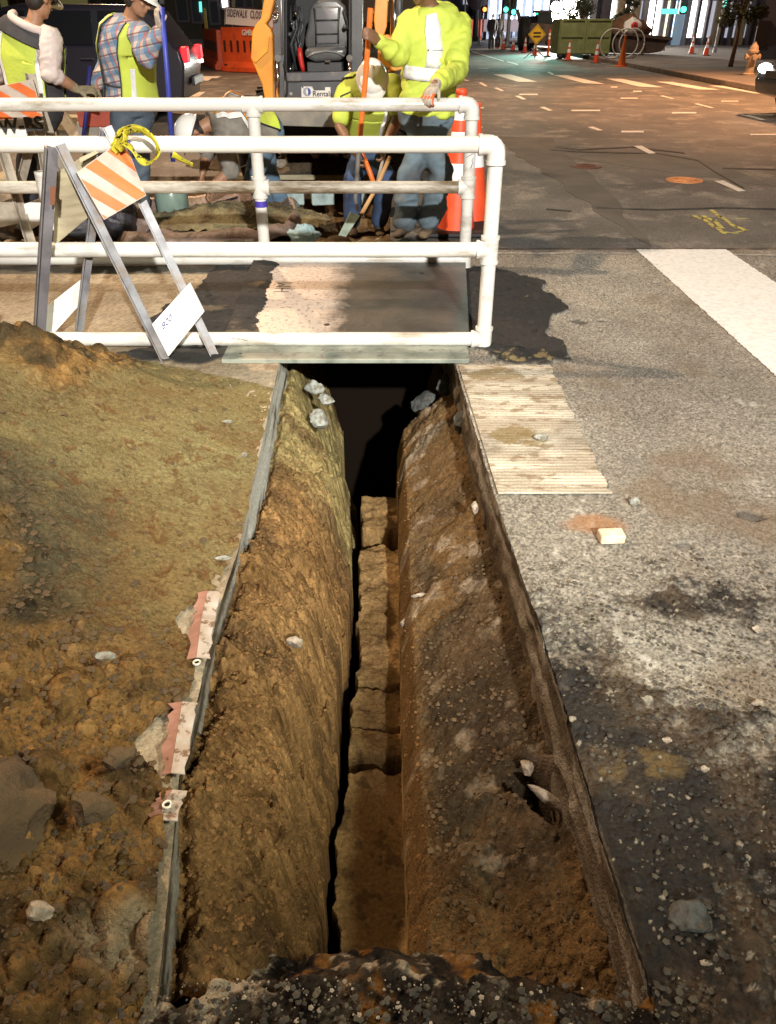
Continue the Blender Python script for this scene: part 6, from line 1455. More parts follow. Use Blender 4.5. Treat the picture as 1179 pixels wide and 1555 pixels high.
# --- floodlight tower, switched on
Yf = 55.2; c = P(857, 24, Yf); ft = thing('floodlight_tower', 'blazing white floodlight cluster on a mast behind the green skip', 'floodlight', (c.x, Yf, 0))
MB().cyl((c.x, Yf+0.3, 0), (c.x, Yf+0.3, c.z+0.8), 0.07).build('mast', m_char, ft, smooth=True)
MB().box((c.x, Yf+0.4, 0.45), (1.4, 1.6, 0.7)).build('generator_box', m_db, ft, bevel=0.05)
m_flood = mat('floodlight_glass', (1, 1, 1), 0.3, emit=(1.0, 0.93, 0.80), es=60)
for dx in (-0.55, 0.12, 0.62):
    for dz in (-0.18, 0.45):
        p = Vector((c.x+dx, Yf, c.z+dz+0.2*(dx > 0))); h_ = MB().cyl(p+Vector((0, 0.02, 0)), p+Vector((0, 0.25, 0)), 0.30, 0.16, n=20).build('lamp_head', m_char, ft, smooth=True, auto=True)
        MB().cyl(p+Vector((0, -0.01, 0)), p+Vector((0, 0.018, 0)), 0.28, n=20).build('lamp_glass', m_flood, h_)
MB().bar((c.x-0.8, Yf+0.25, c.z+0.1), (c.x+0.8, Yf+0.25, c.z+0.1), 0.08, 0.08).build('cross_bar', m_char, ft)
l = bpy.data.lights.new('floodlight_lamp', 'AREA'); l.energy = 4000; l.size = 1.2; l.color = (1, 0.92, 0.80)
lo = bpy.data.objects.new('floodlight_lamp', l); COL.objects.link(lo); lo.location = (c.x, Yf-0.4, c.z+0.1); lo.rotation_euler = (Vector((2, 12, 0))-Vector(lo.location)).to_track_quat('-Z', 'Y').to_euler()

# --- boat-shaped dark skip with its brown load, and round bike hoops
Yb_ = 41; db = thing('dark_skip', 'dark low skip with sloping end loaded with brown timber and rubble on the pavement', 'skip', (P(970, 60, Yb_).x, Yb_, 0.12))
m_dk = mat('skip_dark', (0.05, 0.035, 0.03), 0.7, (0.09, 0.06, 0.045), 3)
MB().prism([P(926, 46, Yb_), P(1020, 58, Yb_), P(1005, 78, Yb_), P(985, 81, Yb_), P(928, 80, Yb_)], (0, 2.0, 0)).build('hull', m_dk, db, bevel=0.04)
MB().bar(P(924, 48, Yb_-0.05), P(1021, 58.5, Yb_-0.05), 0.12, 0.12).build('rim', m_dk, db)
MB().bar(P(978, 54, Yb_-0.06), P(976, 82, Yb_-0.06), 0.10, 0.10, (0, 1, 0)).build('rib', m_dk, db)
ld_ = stone('heap of brown rubbish rising out of the dark skip', 960, 62, 0.0, 1.0, mat('brown_load', (0.20, 0.10, 0.05), 0.9, (0.12, 0.065, 0.035), 2.5, bump=0.8, bscale=14, dist=0.1), (1.0, 0.7, 0.62), 90, name='rubbish_load', cat='rubbish')
ld_.location = P(961, 44, Yb_+0.9)
for dx, (px, py) in enumerate(((962, 39),)):
    c = P(px, py, Yb_+0.0); b_ = thing('printed_sack', 'white sack with a red blot on top of the dark skip', 'sack', tuple(c))
    st_ = stone('x', 962, 39, 0, 0.36, m_wb, (1.2, 0.6, 0.9), 91, name='cloth'); st_.location = (0, 0, 0); st_.parent = b_
    for k_ in ('label', 'category'): del st_[k_]
    MB().ell(c+Vector((0, -0.22, 0.02)), (0.16, 0.05, 0.14), 12, 8).build('red_print', m_red, b_, smooth=True)
    MB().ell(c+Vector((0, -0.24, 0.02)), (0.05, 0.05, 0.05), 8, 6).build('print_centre', m_black, b_)
for k, (px, lab) in enumerate(((933, 'leftmost of the three round white bike hoops beside the green skip'), (952, 'middle one of the three round white bike hoops'), (962, 'rightmost of the three round white bike hoops, before the dark skip'))):
    c = P(px-3+k*0, 73, 37.0+0.3*k); c.z = 0.66
    t = thing('bike_hoop', lab, 'bike rack', (c.x, c.y, 0.12), 'round bike hoops')
    MB().tube([c+Vector((0.52*math.cos(a), 0.1*math.sin(a)*0, 0.52*math.sin(a))) for a in [q*math.pi/20 for q in range(41)]], 0.028, 8).build('ring', mat('hoop_paint', (0.52, 0.50, 0.46), 0.4), t, smooth=True)
    MB().box((c.x, c.y, 0.13), (0.3, 0.2, 0.02)).build('foot_plate', m_char, t)

# --- hydrant
g = G(1136, 119, 0.12); g = P(1136, 119, 26.0); g.z = 0.12; m_hyd = mat('hydrant_cream', (0.52, 0.42, 0.32), 0.6, (0.40, 0.31, 0.23), 5)
t = thing('fire_hydrant', 'cream fire hydrant on the pavement edge beside the passing car', 'hydrant', tuple(g))
MB().lathe(g, [(0.17, 0), (0.17, 0.04), (0.12, 0.06), (0.115, 0.55), (0.15, 0.57), (0.15, 0.62), (0.125, 0.64), (0.11, 0.72), (0.05, 0.79), (0.03, 0.80), (0.03, 0.84)], 20).build('barrel', m_hyd, t, smooth=True, auto=True)
for d in ((1, 0, 0), (-1, 0, 0), (0, -1, 0)):
    c = g+Vector((0, 0, 0.46)); MB().cyl(c, c+Vector(d)*0.19, 0.06, n=14).build('outlet', m_hyd, t, smooth=True, auto=True)
    MB().cyl(c+Vector(d)*0.17, c+Vector(d)*0.22, 0.08, n=6).build('outlet_cap', m_hyd, t)

# --- vehicles
def car(label, cat, x, y, yaw, col, suv=True, lights='rear', group=None, L=4.7):
    """length along local +X (front); profile lofted in sections across the width"""
    t = thing('parked_car' if lights == 'rear' else 'passing_car', label, cat, (x, y, 0), group)
    H_ = 1.72 if suv else 1.45; Wd = 0.92
    up = [(-2.32, .62), (-2.36, .85), (-2.30, 1.08), (-2.22, 1.14), (-1.9, 1.62), (-1.6, 1.70), (0.2, 1.72), (0.55, 1.66), (1.15, 1.16), (1.95, 1.02), (2.25, .88), (2.33, .62)] if suv else \
         [(-2.32, .60), (-2.34, .80), (-2.25, 1.0), (-1.75, 1.06), (-1.1, 1.40), (-0.6, 1.45), (0.2, 1.44), (0.55, 1.38), (1.20, 1.02), (1.95, .88), (2.25, .76), (2.33, .55)]
    lowp = [(2.28, .34), (1.85, .24), (-1.85, .24), (-2.28, .36)]
    ca, sa = math.cos(yaw), math.sin(yaw)
    A = lambda u, v, z: Vector((x+u*ca-v*sa, y+u*sa+v*ca, z))
    belt = 1.10 if suv else 0.98
    prof = up+lowp; n = len(prof); vs = []; rings = (-1, -0.94, -0.7, 0, 0.7, 0.94, 1)
    for w in rings:
        for (u, z) in prof:
            inset = 0.0; zz = z
            if z > belt: inset = 0.22*(z-belt)/(H_-belt)
            sc = 1 if abs(w) < 0.99 else 0.97
            vs.append(A(u*(0.985 if abs(w) > .9 else 1), w*(Wd-inset), 0.6+(zz-0.6)*sc))
    m_ = len(rings); fs = [(i*n+k, i*n+(k+1) % n, (i+1)*n+(k+1) % n, (i+1)*n+k) for i in range(m_-1) for k in range(n)]
    fs += [tuple(range(n)), tuple(range((m_-1)*n, m_*n))[::-1]]
    mp = mat('car_paint_%s' % col[0], col[1], 0.25, spec=0.5)
    b = MB().add(vs, fs).build('body', mp, t, smooth=True, bevel=0.04, seg=3, auto=True)
    mg = mat('car_glass', (0.012, 0.014, 0.018), 0.06)
    hb = H_-0.10
    def wpt(u, z, s): return A(u, s*(Wd-0.22*(z-belt)/(H_-belt)+0.006), z)
    for s_ in (-1, 1):
        for (u0, u1, u2, u3) in (((-1.95, -1.0, -1.0, -1.66), (-0.9, 0.05, 0.05, -0.9), (0.15, 0.98, 0.50, 0.15)) if suv else ((-1.35, -0.5, -0.5, -0.95), (-0.4, 0.2, 0.2, -0.4), (0.3, 1.0, 0.48, 0.3))):
            MB().prism([wpt(u0, belt+.05, s_), wpt(u1, belt+.05, s_), wpt(u2, hb, s_), wpt(u3, hb, s_)], A(0, s_*0.004, 0)-A(0, 0, 0)).build('side_window', mg, t)
        for u in (-0.95, 0.1): MB().bar(A(u, s_*(Wd+0.001), 0.40), A(u, s_*(Wd+0.001), belt), 0.012, 0.006, A(0, 1, 0)-A(0, 0, 0)).build('door_gap', m_black, t)
        for u in (-0.75, 0.30): MB().box(A(u, s_*(Wd+0.02), 0.95), (0.2, 0.03, 0.03), Matrix.Rotation(yaw, 3, 'Z')).build('door_handle', mp, t, bevel=0.008)
        MB().ell(A(0.95, s_*(Wd+0.08), 1.12 if suv else 1.0), (0.08, 0.10, 0.07), 12, 8).build('wing_mirror', mp, t, smooth=True)
        for u in (-1.42, 1.42):
            MB().lathe(A(u, s_*(Wd-0.03), 0.34), [(0.30, 0), (0.40, 0.0), (0.40, 0.035), (0.37, 0.035)], 28, A(0, s_, 0)-A(0, 0, 0)).build('wheel_arch', m_black, t)
            w = thing('wheel', None, None, tuple(A(u, s_*(Wd-0.10), 0.34))); w.parent = t; w.location = WLOC[w.name]-WLOC[t.name]
            c = A(u, s_*(Wd-0.10), 0.34); ax = A(0, s_, 0)-A(0, 0, 0)
            MB().lathe(c-ax*0.1, [(0.2, 0), (0.31, 0), (0.345, 0.04), (0.345, 0.19), (0.31, 0.22), (0.2, 0.22)], 30, ax).build('tyre', m_black, w, smooth=True, auto=True)
            MB().lathe(c+ax*0.06, [(0.02, 0.0), (0.21, 0.0), (0.21, 0.04), (0.17, 0.02), (0.05, 0.05), (0.02, 0.05)], 10, ax).build('rim', mat('rim_alloy', (0.35, 0.35, 0.36), 0.3, metal=0.8), w)
        if lights == 'rear':
            MB().box(A(-2.33, s_*0.72, 1.00), (0.10, 0.26, 0.24), Matrix.Rotation(yaw, 3, 'Z')).build('tail_light', mat('tail_lamp', (0.6, 0.02, 0.02), 0.2, emit=(1, 0.02, 0.03), es=2.2), t, bevel=0.02)
            MB().box(A(-2.34, s_*0.72, 0.86), (0.08, 0.22, 0.06), Matrix.Rotation(yaw, 3, 'Z')).build('reversing_light', mat('lamp_white', (1, 1, 1), 0.2, emit=(1, 0.75, 0.7), es=9), t, bevel=0.01)
        MB().ell(A(2.26, s_*0.66, 0.74), (0.10, 0.20, 0.085), 16, 10, Matrix.Rotation(yaw, 3, 'Z')).build('headlight', mat('head_lamp', (1, 1, 1), 0.2, emit=(1, 0.97, 0.9), es=14) if lights == 'front' else m_chr, t, smooth=True)
    if lights == 'rear': MB().bar(A(-2.37, -0.5, 0.60), A(-2.37, 0.5, 0.60), 0.05, 0.14).build('bumper', m_char, t, bevel=0.02)
    else:
        MB().bar(A(2.34, -0.45, 0.66), A(2.34, 0.45, 0.66), 0.03, 0.12).build('grille', m_black, t)
        for s_ in (-1, 1): MB().box(A(2.22, s_*0.80, 0.62), (0.08, 0.14, 0.05), Matrix.Rotation(yaw, 3, 'Z')).build('turn_signal', mat('amber', (1, 0.3, 0.02), 0.3, emit=(1, 0.35, 0.05), es=6), t)
    k = [u for u in up if u[1] > belt]
    a0, a1 = (up[8], up[7])
    MB().prism([A(a0[0]+0.012, -0.80, a0[1]+0.03), A(a0[0]+0.012, 0.80, a0[1]+0.03), A(a1[0]+0.02, 0.66, a1[1]-0.02), A(a1[0]+0.02, -0.66, a1[1]-0.02)], A(0.006, 0, 0.004)-A(0, 0, 0)).build('windscreen', mg, t)
    return t
car('black sports utility car seen side-on with red tail lights glowing, behind the worker in plaid', 'car', -5.75, 15.6, R(183), ('black', (0.022, 0.022, 0.035)), True, 'rear', L=4.7)
car('dark car entering from the right edge with its headlight on', 'car', 9.25, 15.9, R(184), ('dark', (0.03, 0.035, 0.04)), False, 'front')

# --- orange water barriers and the pavement-closed sign
def barrier(label, x0, x1, y0, y1, h, txt=None):
    t = thing('plastic_barrier', label, 'barrier', ((x0+x1)/2, (y0+y1)/2, 0), 'orange plastic barriers')
    a = Vector((x0, y0, 0)); b = Vector((x1, y1, 0)); d = (b-a).normalized(); n = Vector((d.y, -d.x, 0))
    if n.y > 0: n = -n
    L = (b-a).length; m = mat('barrier_orange', (0.75, 0.10, 0.02), 0.5, (0.60, 0.07, 0.015), 2, dirt=(0.3, 0.08, 0.04), dscale=3)
    md = mat('barrier_slot', (0.05, 0.012, 0.006), 0.8)
    mb = MB(); pr = [(-0.22, 0), (-0.22, 0.14), (-0.10, 0.30), (-0.07, h), (0.07, h), (0.10, 0.30), (0.22, 0.14), (0.22, 0)]
    mb.add([a+n*u+Vector((0, 0, z)) for u, z in pr]+[b+n*u+Vector((0, 0, z)) for u, z in pr], [tuple(range(8)), tuple(range(8, 16))[::-1]]+[(i, i+8, (i+1) % 8+8, (i+1) % 8) for i in range(8)])
    mb.build('shell', m, t, bevel=0.02)
    k = max(3, int(L/0.30))
    for i in range(k):
        p = a+d*L*(i+0.5)/k+n*0.098
        MB().box(p+Vector((0, 0, h*0.58)), (0.09, 0.03, h*0.26), Matrix.Rotation(math.atan2(d.y, d.x), 3, 'Z')).build('slot', md, t, bevel=0.01)
    for f in (0.06, 0.94): MB().box(a+d*L*f+n*0.17+Vector((0, 0, 0.16)), (0.14, 0.05, 0.12), Matrix.Rotation(math.atan2(d.y, d.x), 3, 'Z')).build('fork_slot', md, t)
    if txt: text_obj('lettering', txt, 0.22, a+d*L*0.30+n*0.108+Vector((0, 0, h*0.83)), d, (0, 0, 1), m_wb, t, bold=0.006)
    return t
Yr = 30
A_ = P(338, 94, 30); B_ = P(398, 101, 28.5)
barrier('orange plastic barrier with slots and small white lettering, under the pavement closed sign', A_.x, B_.x+1.2, 30.5, 28.6, 1.28, 'GMB')
barrier('orange plastic barrier seen obliquely, left of the one under the sign', P(300, 92, 34).x, P(336, 94, 31).x, 36, 31.0, 1.2)
c = P(340, 12, 31.5); t = thing('sidewalk_closed_sign', 'white rectangular sign reading SIDEWALK CLOSED AHEAD above the orange barriers', 'sign', (c.x, 31.5, 0))
q = [P(342, 10, 30.4), P(424, 15.5, 29.6), P(424, 44, 29.6), P(341, 37, 30.4)]
MB().prism(q, (0, 0.04, 0)).build('panel', mat('sign_white', (0.85, 0.80, 0.74), 0.5), t, bevel=0.006)
dx = (q[1]-q[0]); dd = dx.normalized(); uz = (q[0]-q[3]).normalized(); m_st = mat('sign_text', (0.10, 0.02, 0.02), 0.6)
text_obj('lettering', 'SIDEWALK  CLOSED', 0.30, P(345, 24.5, 30.37)+Vector((0, -0.03, 0)), dd, uz, m_st, t, bold=0.004, extr=0.002, xs=0.50, spacing=1.1)
text_obj('lettering', 'AHEAD', 0.30, P(361, 35.5, 30.25)+Vector((0, -0.03, 0)), dd, uz, m_st, t, bold=0.004, extr=0.002, xs=0.6, spacing=1.1)
mb = MB(); qq = [q[0]*0.985+q[2]*0.015, q[1]*0.985+q[3]*0.015, q[2]*0.985+q[0]*0.015, q[3]*0.985+q[1]*0.015]
for i in range(4): mb.bar(qq[i]+Vector((0, -0.006, 0)), qq[(i+1) % 4]+Vector((0, -0.006, 0)), 0.02, 0.006, (0, 1, 0))
mb.build('border', m_st, t)
for x in (q[3]+dx*0.15, q[3]+dx*0.85): MB().cyl((x.x, 30.3, 1.2), (x.x, 30.3, x.z), 0.03).build('leg', m_char, t)

# --- trees
def tree(label, base, h, cr, ccz, trunk_top, mcol, seed, lean=(0, 0)):
    t = thing('street_tree', label, 'tree', tuple(base), 'young street trees'); b = Vector(base); r = random.Random(seed)
    top = b+Vector((lean[0], lean[1], trunk_top))
    mtr = mat('bark_pale', (0.30, 0.20, 0.12), 0.9, (0.20, 0.13, 0.08), 6, bump=0.8)
    mb = MB().tube([b, b.lerp(top, .5)+Vector((0.03, 0, 0)), top], [0.085, 0.065, 0.045], 10)
    for k in range(9):
        a = r.random()*6.28; e = top+Vector((math.cos(a)*cr*0.6, math.sin(a)*cr*0.6, (ccz-trunk_top)*r.uniform(0.4, 1.3)))
        mb.tube([top-Vector((0, 0, 0.3*r.random())), (top+e)/2+Vector((0, 0, 0.15)), e], [0.03, 0.02, 0.008], 6)
    mb.build('trunk', mtr, t, smooth=True)
    V = []; F = []; cl = []
    for k in range(26):
        a = r.random()*6.28; q = r.random()**0.5*cr*0.85; cl.append((math.cos(a)*q, math.sin(a)*q, ccz+r.uniform(-1, 1)*(h-ccz)*0.85, r.uniform(0.25, 0.5)*cr))
    for k in range(6500):
        c = r.choice(cl); d = Vector((r.gauss(0, 1), r.gauss(0, 1), r.gauss(0, 1))).normalized()*c[3]*r.random()**0.4
        p = b+Vector((c[0]+d.x+lean[0], c[1]+d.y, c[2]+d.z*0.9)); s = r.uniform(0.035, 0.075)
        u = Vector((r.gauss(0, 1), r.gauss(0, 1), r.gauss(0, 0.6))).normalized(); v = u.orthogonal().normalized(); i = len(V)
        V += [p-u*s, p+v*s*0.5, p+u*s, p-v*s*0.5]; F.append((i, i+1, i+2, i+3))
    me = bpy.data.meshes.new('crown'); me.from_pydata([tuple(v-b) for v in V], [], F); me.materials.append(mcol); o = link('crown', me, t); o['kind'] = 'stuff'
    return t
m_leaf = mat('leaves', (0.085, 0.10, 0.025), 0.7, (0.16, 0.14, 0.035), 4)
tree('young street tree with a thin pale trunk before the dark facade at upper right', (11.75, 30.6, 0.12), 4.2, 0.8, 2.65, 1.4, m_leaf, 3, (0.0, 0))
tree('dark leafy street tree beside the floodlight glare', (P(880, 60, 47).x, 47, 0.12), 4.6, 1.1, 2.8, 1.3, mat('dark_leaves', (0.035, 0.045, 0.025), 0.7, (0.07, 0.08, 0.045), 4), 4)
tree('thin sparse street tree between the skips', (P(944, 60, 43.5).x, 43.5, 0.12), 4.8, 0.55, 2.7, 1.4, mat('dark_leaves', (0.035, 0.045, 0.025), 0.7), 5)

# --- buildings
m_ws = mat('white_stone', (0.55, 0.58, 0.66), 0.7, (0.34, 0.36, 0.42), 1.5); m_gs = mat('grey_stone_wall', (0.17, 0.16, 0.19), 0.8, (0.13, 0.12, 0.15), 1.2, bump=0.3)
m_ps = mat('mauve_stone_wall', (0.24, 0.185, 0.20), 0.85, (0.20, 0.155, 0.17), 1.0, bump=0.3); m_dg = mat('dark_glazing', (0.05, 0.065, 0.085), 0.15)
def glow_mat(n, c, s): return mat(n, c, 0.3, emit=c, es=s)
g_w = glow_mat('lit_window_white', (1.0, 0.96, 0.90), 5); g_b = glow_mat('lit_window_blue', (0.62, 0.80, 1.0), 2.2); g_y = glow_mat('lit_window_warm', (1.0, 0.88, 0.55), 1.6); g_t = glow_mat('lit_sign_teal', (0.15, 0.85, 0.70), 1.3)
g_d = glow_mat('lit_window_dim', (0.55, 0.56, 0.66), 0.7)
def wall(label, name, x0, x1, y0, y1, h, m, cat='building'):
    t = thing(name, label, cat, ((x0+x1)/2, y0, 0.1)); MB().box(((x0+x1)/2, (y0+y1)/2, h/2+0.12), (x1-x0, y1-y0, h)).build('wall', m, t)
    MB().box(((x0+x1)/2, (y0+y1)/2, 0.4), (x1-x0+0.12, y1-y0+0.12, 0.5)).build('plinth', m_gs, t); return t
# mauve wall close at the right edge
tb = thing('mauve_building', 'mauve rendered building closing the view at the upper right corner', 'building', (20, 36.5, 0.1))
MB().prism([(14.9, 36.5, 0.1), (32, 36.5, 0.1), (40, 51, 0.1), (22.6, 51, 0.1)], (0, 0, 16)).build('wall', m_ps, tb)
MB().prism([(14.86, 36.44, 0.1), (32, 36.44, 0.1), (32, 36.6, 0.1), (14.95, 36.6, 0.1)], (0, 0, 0.5)).build('plinth', m_gs, tb)
MB().box((15.0, 36.46, 1.0), (0.5, 0.08, 0.9)).build('meter_box', mat('box_brown', (0.08, 0.05, 0.04), 0.8), tb)
MB().cyl((15.9, 36.3, 0.1), (15.9, 36.3, 1.6), 0.09).build('drain_pipe', mat('box_brown', (0.08, 0.05, 0.04), 0.8), tb, smooth=True)
# pillared facade with lit windows
X0 = P(1000, 60, 58).x
tb = wall('tall pillared facade with slim lit windows behind the skips and cones', 'pillared_building', P(836, 60, 58).x, X0+18, 58, 59.5, 24, m_gs)
Yp_ = 58; r = random.Random(12)
px = 905; k = 0
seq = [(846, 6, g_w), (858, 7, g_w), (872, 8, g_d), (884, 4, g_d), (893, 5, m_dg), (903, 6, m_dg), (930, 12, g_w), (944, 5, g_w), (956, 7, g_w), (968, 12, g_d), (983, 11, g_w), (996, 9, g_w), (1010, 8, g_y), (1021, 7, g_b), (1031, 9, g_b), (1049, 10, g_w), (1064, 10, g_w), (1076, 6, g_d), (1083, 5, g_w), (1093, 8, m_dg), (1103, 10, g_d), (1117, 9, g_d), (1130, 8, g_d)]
for (cx, w, m) in seq:
    a = P(cx-w/2, 50, Yp_-0.1).x; b_ = P(cx+w/2, 50, Yp_-0.1).x; z0 = 0.55+0.5*(cx > 1090)
    if cx == 858: a -= 0.35; b_ += 1.5  # glowing pane widened to stand in for the floodlight's flare
    if cx in (846, 872): continue
    if cx > 1098: z0 = P(1100, 56, Yp_).z
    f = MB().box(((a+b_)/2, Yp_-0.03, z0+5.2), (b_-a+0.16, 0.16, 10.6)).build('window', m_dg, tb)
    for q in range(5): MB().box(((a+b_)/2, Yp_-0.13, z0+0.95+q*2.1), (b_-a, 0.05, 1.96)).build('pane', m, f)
for cx in (838, 888, 898, 912, 938, 962, 976, 1003, 1017, 1039, 1056, 1071, 1088, 1098, 1110, 1124, 1137):
    x = P(cx, 50, Yp_-0.5).x; MB().box((x, Yp_-0.35, 6), (0.16+0.14*(cx % 3), 0.55, 12)).build('pillar', [m_gs, m_ws, mat('cream_pillar', (0.45, 0.40, 0.28), 0.7)][cx % 3], tb)
MB().box((P(1030, 50, Yp_-1).x, Yp_-0.8, 6), (0.45, 0.4, 12)).build('blue_pillar', mat('glowing_blue_pillar', (0.35, 0.50, 0.62), 0.6, emit=(0.4, 0.6, 0.8), es=0.25), tb)  # pillar is no lamp; faint glow put into its material
# bright street-corner building at the end of the lane
X1 = P(733, 40, 80).x; X2 = P(870, 40, 80).x
tb = wall('bright blue-white corner building at the far end of the street', 'corner_building', X1, X2, 80, 95, 24, m_ws)
for k, cx in enumerate((747, 760, 772, 786, 799, 812, 826, 840, 853)):
    x = P(cx, 40, 79.9).x; f = MB().box((x, 79.92, 5.8), (0.75, 0.2, 9.4)).build('window', m_dg, tb)
    for q in range(4): MB().box((x, 79.78, 2.3+q*2.3), (0.62, 0.06, 2.15)).build('pane', [g_w, g_b, g_w, g_b, g_b][k % 5], f)
for k in range(9):
    x = P(741+k*13.3, 40, 79.5).x; MB().box((x, 79.6, 6), (0.22, 0.6, 12)).build('fin', m_ws, tb)
MB().box(((X1+X2)/2, 79.3, 1.05), (X2-X1, 0.3, 0.9)).build('hoarding', mat('hoarding_dull_pink', (0.30, 0.20, 0.19), 0.8), tb)
# far left side of the lane
X3 = P(668, 40, 88).x
tb = wall('slate grey building with an orange barrier before it, left of the bright corner building', 'slate_building', X3-2, X1-0.6, 88, 99, 22, mat('slate_wall', (0.12, 0.14, 0.20), 0.8, (0.16, 0.18, 0.25), 0.7))
for k in range(3): MB().box((P(706+k*9, 40, 87.9).x, 87.92, 4.6), (0.5, 0.2, 3.8)).build('window', g_d, tb)
MB().box((P(712, 44, 87).x, 87, 0.9), (1.4, 0.2, 1.6)).build('pale_panel', m_ws, tb)
x = P(720, 40, 78).x; barrier('small far orange barrier at the street end left of the signal poles', x-0.5, x+0.7, 78, 78, 1.5)
# left blocks behind the car
XL2 = P(410, 40, 46).x
tb = wall('dark shop building behind the black car with dim windows and a lit doorway', 'shop_building', XL2-26, XL2-0.3, 46, 60, 16, mat('olive_dark_wall', (0.055, 0.05, 0.035), 0.8, (0.09, 0.08, 0.055), 0.5))
for cx, w, py0, py1, m in ((5, 22, -30, 22, glow_mat('olive_window', (0.30, 0.28, 0.10), 0.22)), (30, 16, -30, 30, m_dg), (112, 50, -30, 22, glow_mat('olive_window', (0.30, 0.28, 0.10), 0.22)), (85, 14, -30, 35, m_dg), (150, 10, -30, 25, m_dg), (276, 20, -20, 30, m_dg), (298, 18, -20, 32, m_dg), (326, 14, 2, 34, m_dg), (341, 11, -20, 11, g_w), (362, 16, -20, 10, m_dg), (378, 10, -20, 10, m_dg)):
    a, b_ = P(cx-w/2, py0, 45.9), P(cx+w/2, py1, 45.9); z0 = max(b_.z, 0.7)
    f = MB().box(((a.x+b_.x)/2, 45.97, (a.z+z0)/2), (b_.x-a.x+0.2, 0.2, a.z-z0+0.2)).build('window_frame', mat('frame_purple', (0.14, 0.12, 0.15), 0.7), tb)
    MB().box(((a.x+b_.x)/2, 45.84, (a.z+z0)/2), (b_.x-a.x, 0.06, a.z-z0)).build('pane', m, f)
MB().prism([P(302, 2, 45.7), P(306, 2, 45.7), P(307, 18, 45.7), P(303, 18, 45.7)], (0, 0.05, 0)).build('neon_sign', g_t, tb)
MB().prism([P(352, -30, 45.6), P(357, -30, 45.6), P(357, 30, 45.6), P(352, 30, 45.6)], (0, 0.3, 0)).build('pilaster', mat('cream_pillar', (0.45, 0.40, 0.28), 0.7), tb)
x = P(313, 40, 38).x; tag(MB().cyl((x, 38, 0), (x, 38, 1.9), 0.07).build('bollard', mat('yellow_post', (0.45, 0.33, 0.05), 0.6), None, smooth=True, auto=True), 'thin dull yellow post between the car and the orange barriers', 'post')

# --- signals, poles and far figures
def spole(label, px, Y, h, r, m, name='signal_pole', cat='pole'):
    x = P(px, 50, Y).x; t = thing(name, label, cat, (x, Y, 0)); MB().cyl((x, Y, 0), (x, Y, h), r, r*0.8).build('mast', m, t, smooth=True, auto=True)
    MB().cyl((x, Y, 0), (x, Y, 0.3), r*1.8, r*1.4).build('foot', m, t); return t, x
m_pl = mat('pole_grey', (0.30, 0.31, 0.33), 0.5, metal=0.3)
def sig(t, x, Y, z, m, w=0.35, n=3):
    h_ = MB().box((x, Y, z), (w, 0.3, n*0.36)).build('signal_head', m_black, t, bevel=0.03)
    for k in range(n): MB().cyl((x, Y-0.22, z+(k-(n-1)/2)*0.34), (x, Y-0.15, z+(k-(n-1)/2)*0.34), 0.13, n=16).build('lens', m if k == 0 else m_dg, h_)
    return h_
gg = glow_mat('green_signal', (0.05, 0.9, 0.55), 7); go_ = glow_mat('orange_signal', (1.0, 0.25, 0.05), 4)
t, x = spole('grey signal pole with a green light beside two dark figures', 762, 56, 7, 0.12, m_pl); sig(t, x+0.12, 55.8, P(762, 4, 56).z, gg)
t, x = spole('second grey signal pole with a green light, right of the first', 772, 58, 7, 0.12, m_pl); sig(t, x+0.2, 57.8, P(776, 8, 58).z, gg)
t, x = spole('thin pole with an orange pedestrian signal at the far corner', 728, 62, 5, 0.07, m_pl); sig(t, x+0.25, 61.8, P(732, 14, 62).z, go_, 0.4, 1)
t, x = spole('thin white pole at the far left corner of the lane', 705, 60, 8, 0.06, m_ws)
t, x = spole('slim pale pole before the pillared facade with a teal lit cap', 1091, 44, 8, 0.06, m_pl, 'lamp_pole'); MB().cyl((x, 43.9, P(1091, 10, 44).z), (x, 43.9, P(1091, -20, 44).z), 0.085).build('lit_cap', g_t, t)
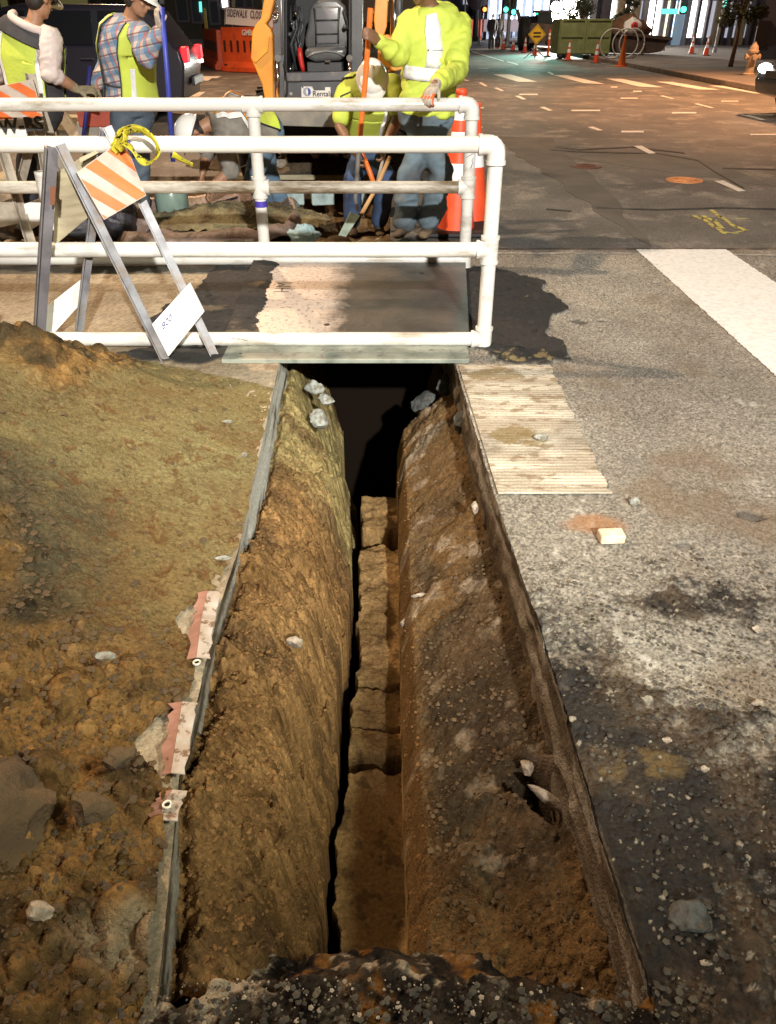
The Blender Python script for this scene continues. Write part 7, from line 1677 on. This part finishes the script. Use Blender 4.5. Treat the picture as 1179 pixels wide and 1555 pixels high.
t, x = spole('pole with a small teal street sign above the dark skip', 1012, 47, 6, 0.05, m_pl, 'sign_pole'); MB().box((x-0.1, 46.8, P(1010, 17, 47).z), (0.9, 0.05, 0.22)).build('street_sign', g_t, t); sig(t, x+0.6, 46.9, P(1024, 2, 47).z, gg)
t, x = spole('dark thick pole with a round sign at the far end of the lane', 722, 74, 9, 0.22, m_char); MB().cyl((x, 73.7, P(722, -4, 74).z), (x, 73.8, P(722, -4, 74).z), 0.85, n=24).build('round_sign', mat('round_sign_brown', (0.12, 0.08, 0.09), 0.7), t)
for px, lab in ((743, 'short orange bollard post at the far corner, left of the dark figures'),):
    x = P(px, 70, 55).x; t = thing('delineator_post', lab, 'delineator', (x, 55, 0)); MB().cyl((x, 55, 0), (x, 55, 1.3), 0.06).build('tube', m_coneo, t, smooth=True); MB().cyl((x, 55, 0.85), (x, 55, 1.05), 0.064).build('white_band', m_conew, t, smooth=True)
def figure(label, px, Y, coat, leg_m, yaw=0.3):
    x = P(px, 60, Y).x; b = Vector((x, Y, 0)); V_ = lambda a, c, z: b+Vector((a, c, z))
    J = dict(P=V_(0, 0, .95), C=V_(0, 0.02, 1.38), N=V_(0, 0, 1.52), H=V_(0, -0.03, 1.66), sP=(-1, yaw, 0), sC=(-1, yaw, 0), hf=(yaw, -1, -0.1), hu=(0, 0, 1), bulk=1.1,
             LS=V_(.2, 0, 1.42), LE=V_(.27, 0.02, 1.14), LW=V_(.24, -.08, .90), Lh=(0, -.1, -1), Ln=(-1, 0, 0), RS=V_(-.2, 0, 1.42), RE=V_(-.27, 0.02, 1.14), RW=V_(-.24, -.08, .90), Rh=(0, -.1, -1), Rn=(1, 0, 0),
             LK=V_(.10, -.02, .50), LA=V_(.11, 0, .09), RK=V_(-.10, -.02, .50), RA=V_(-.11, .02, .09), curl=.4)
    t, _ = person(label, tuple(b), J, skin=m_skin2, shirt=coat, trousers=leg_m, hat=False, fold=0.004); return t
figure('distant pedestrian in a dark coat standing at the far corner, left of two', 747, 54, m_dark, m_char)
figure('distant pedestrian in black standing by the signal pole, right of two', 757, 55, m_black, m_dark, -0.2)
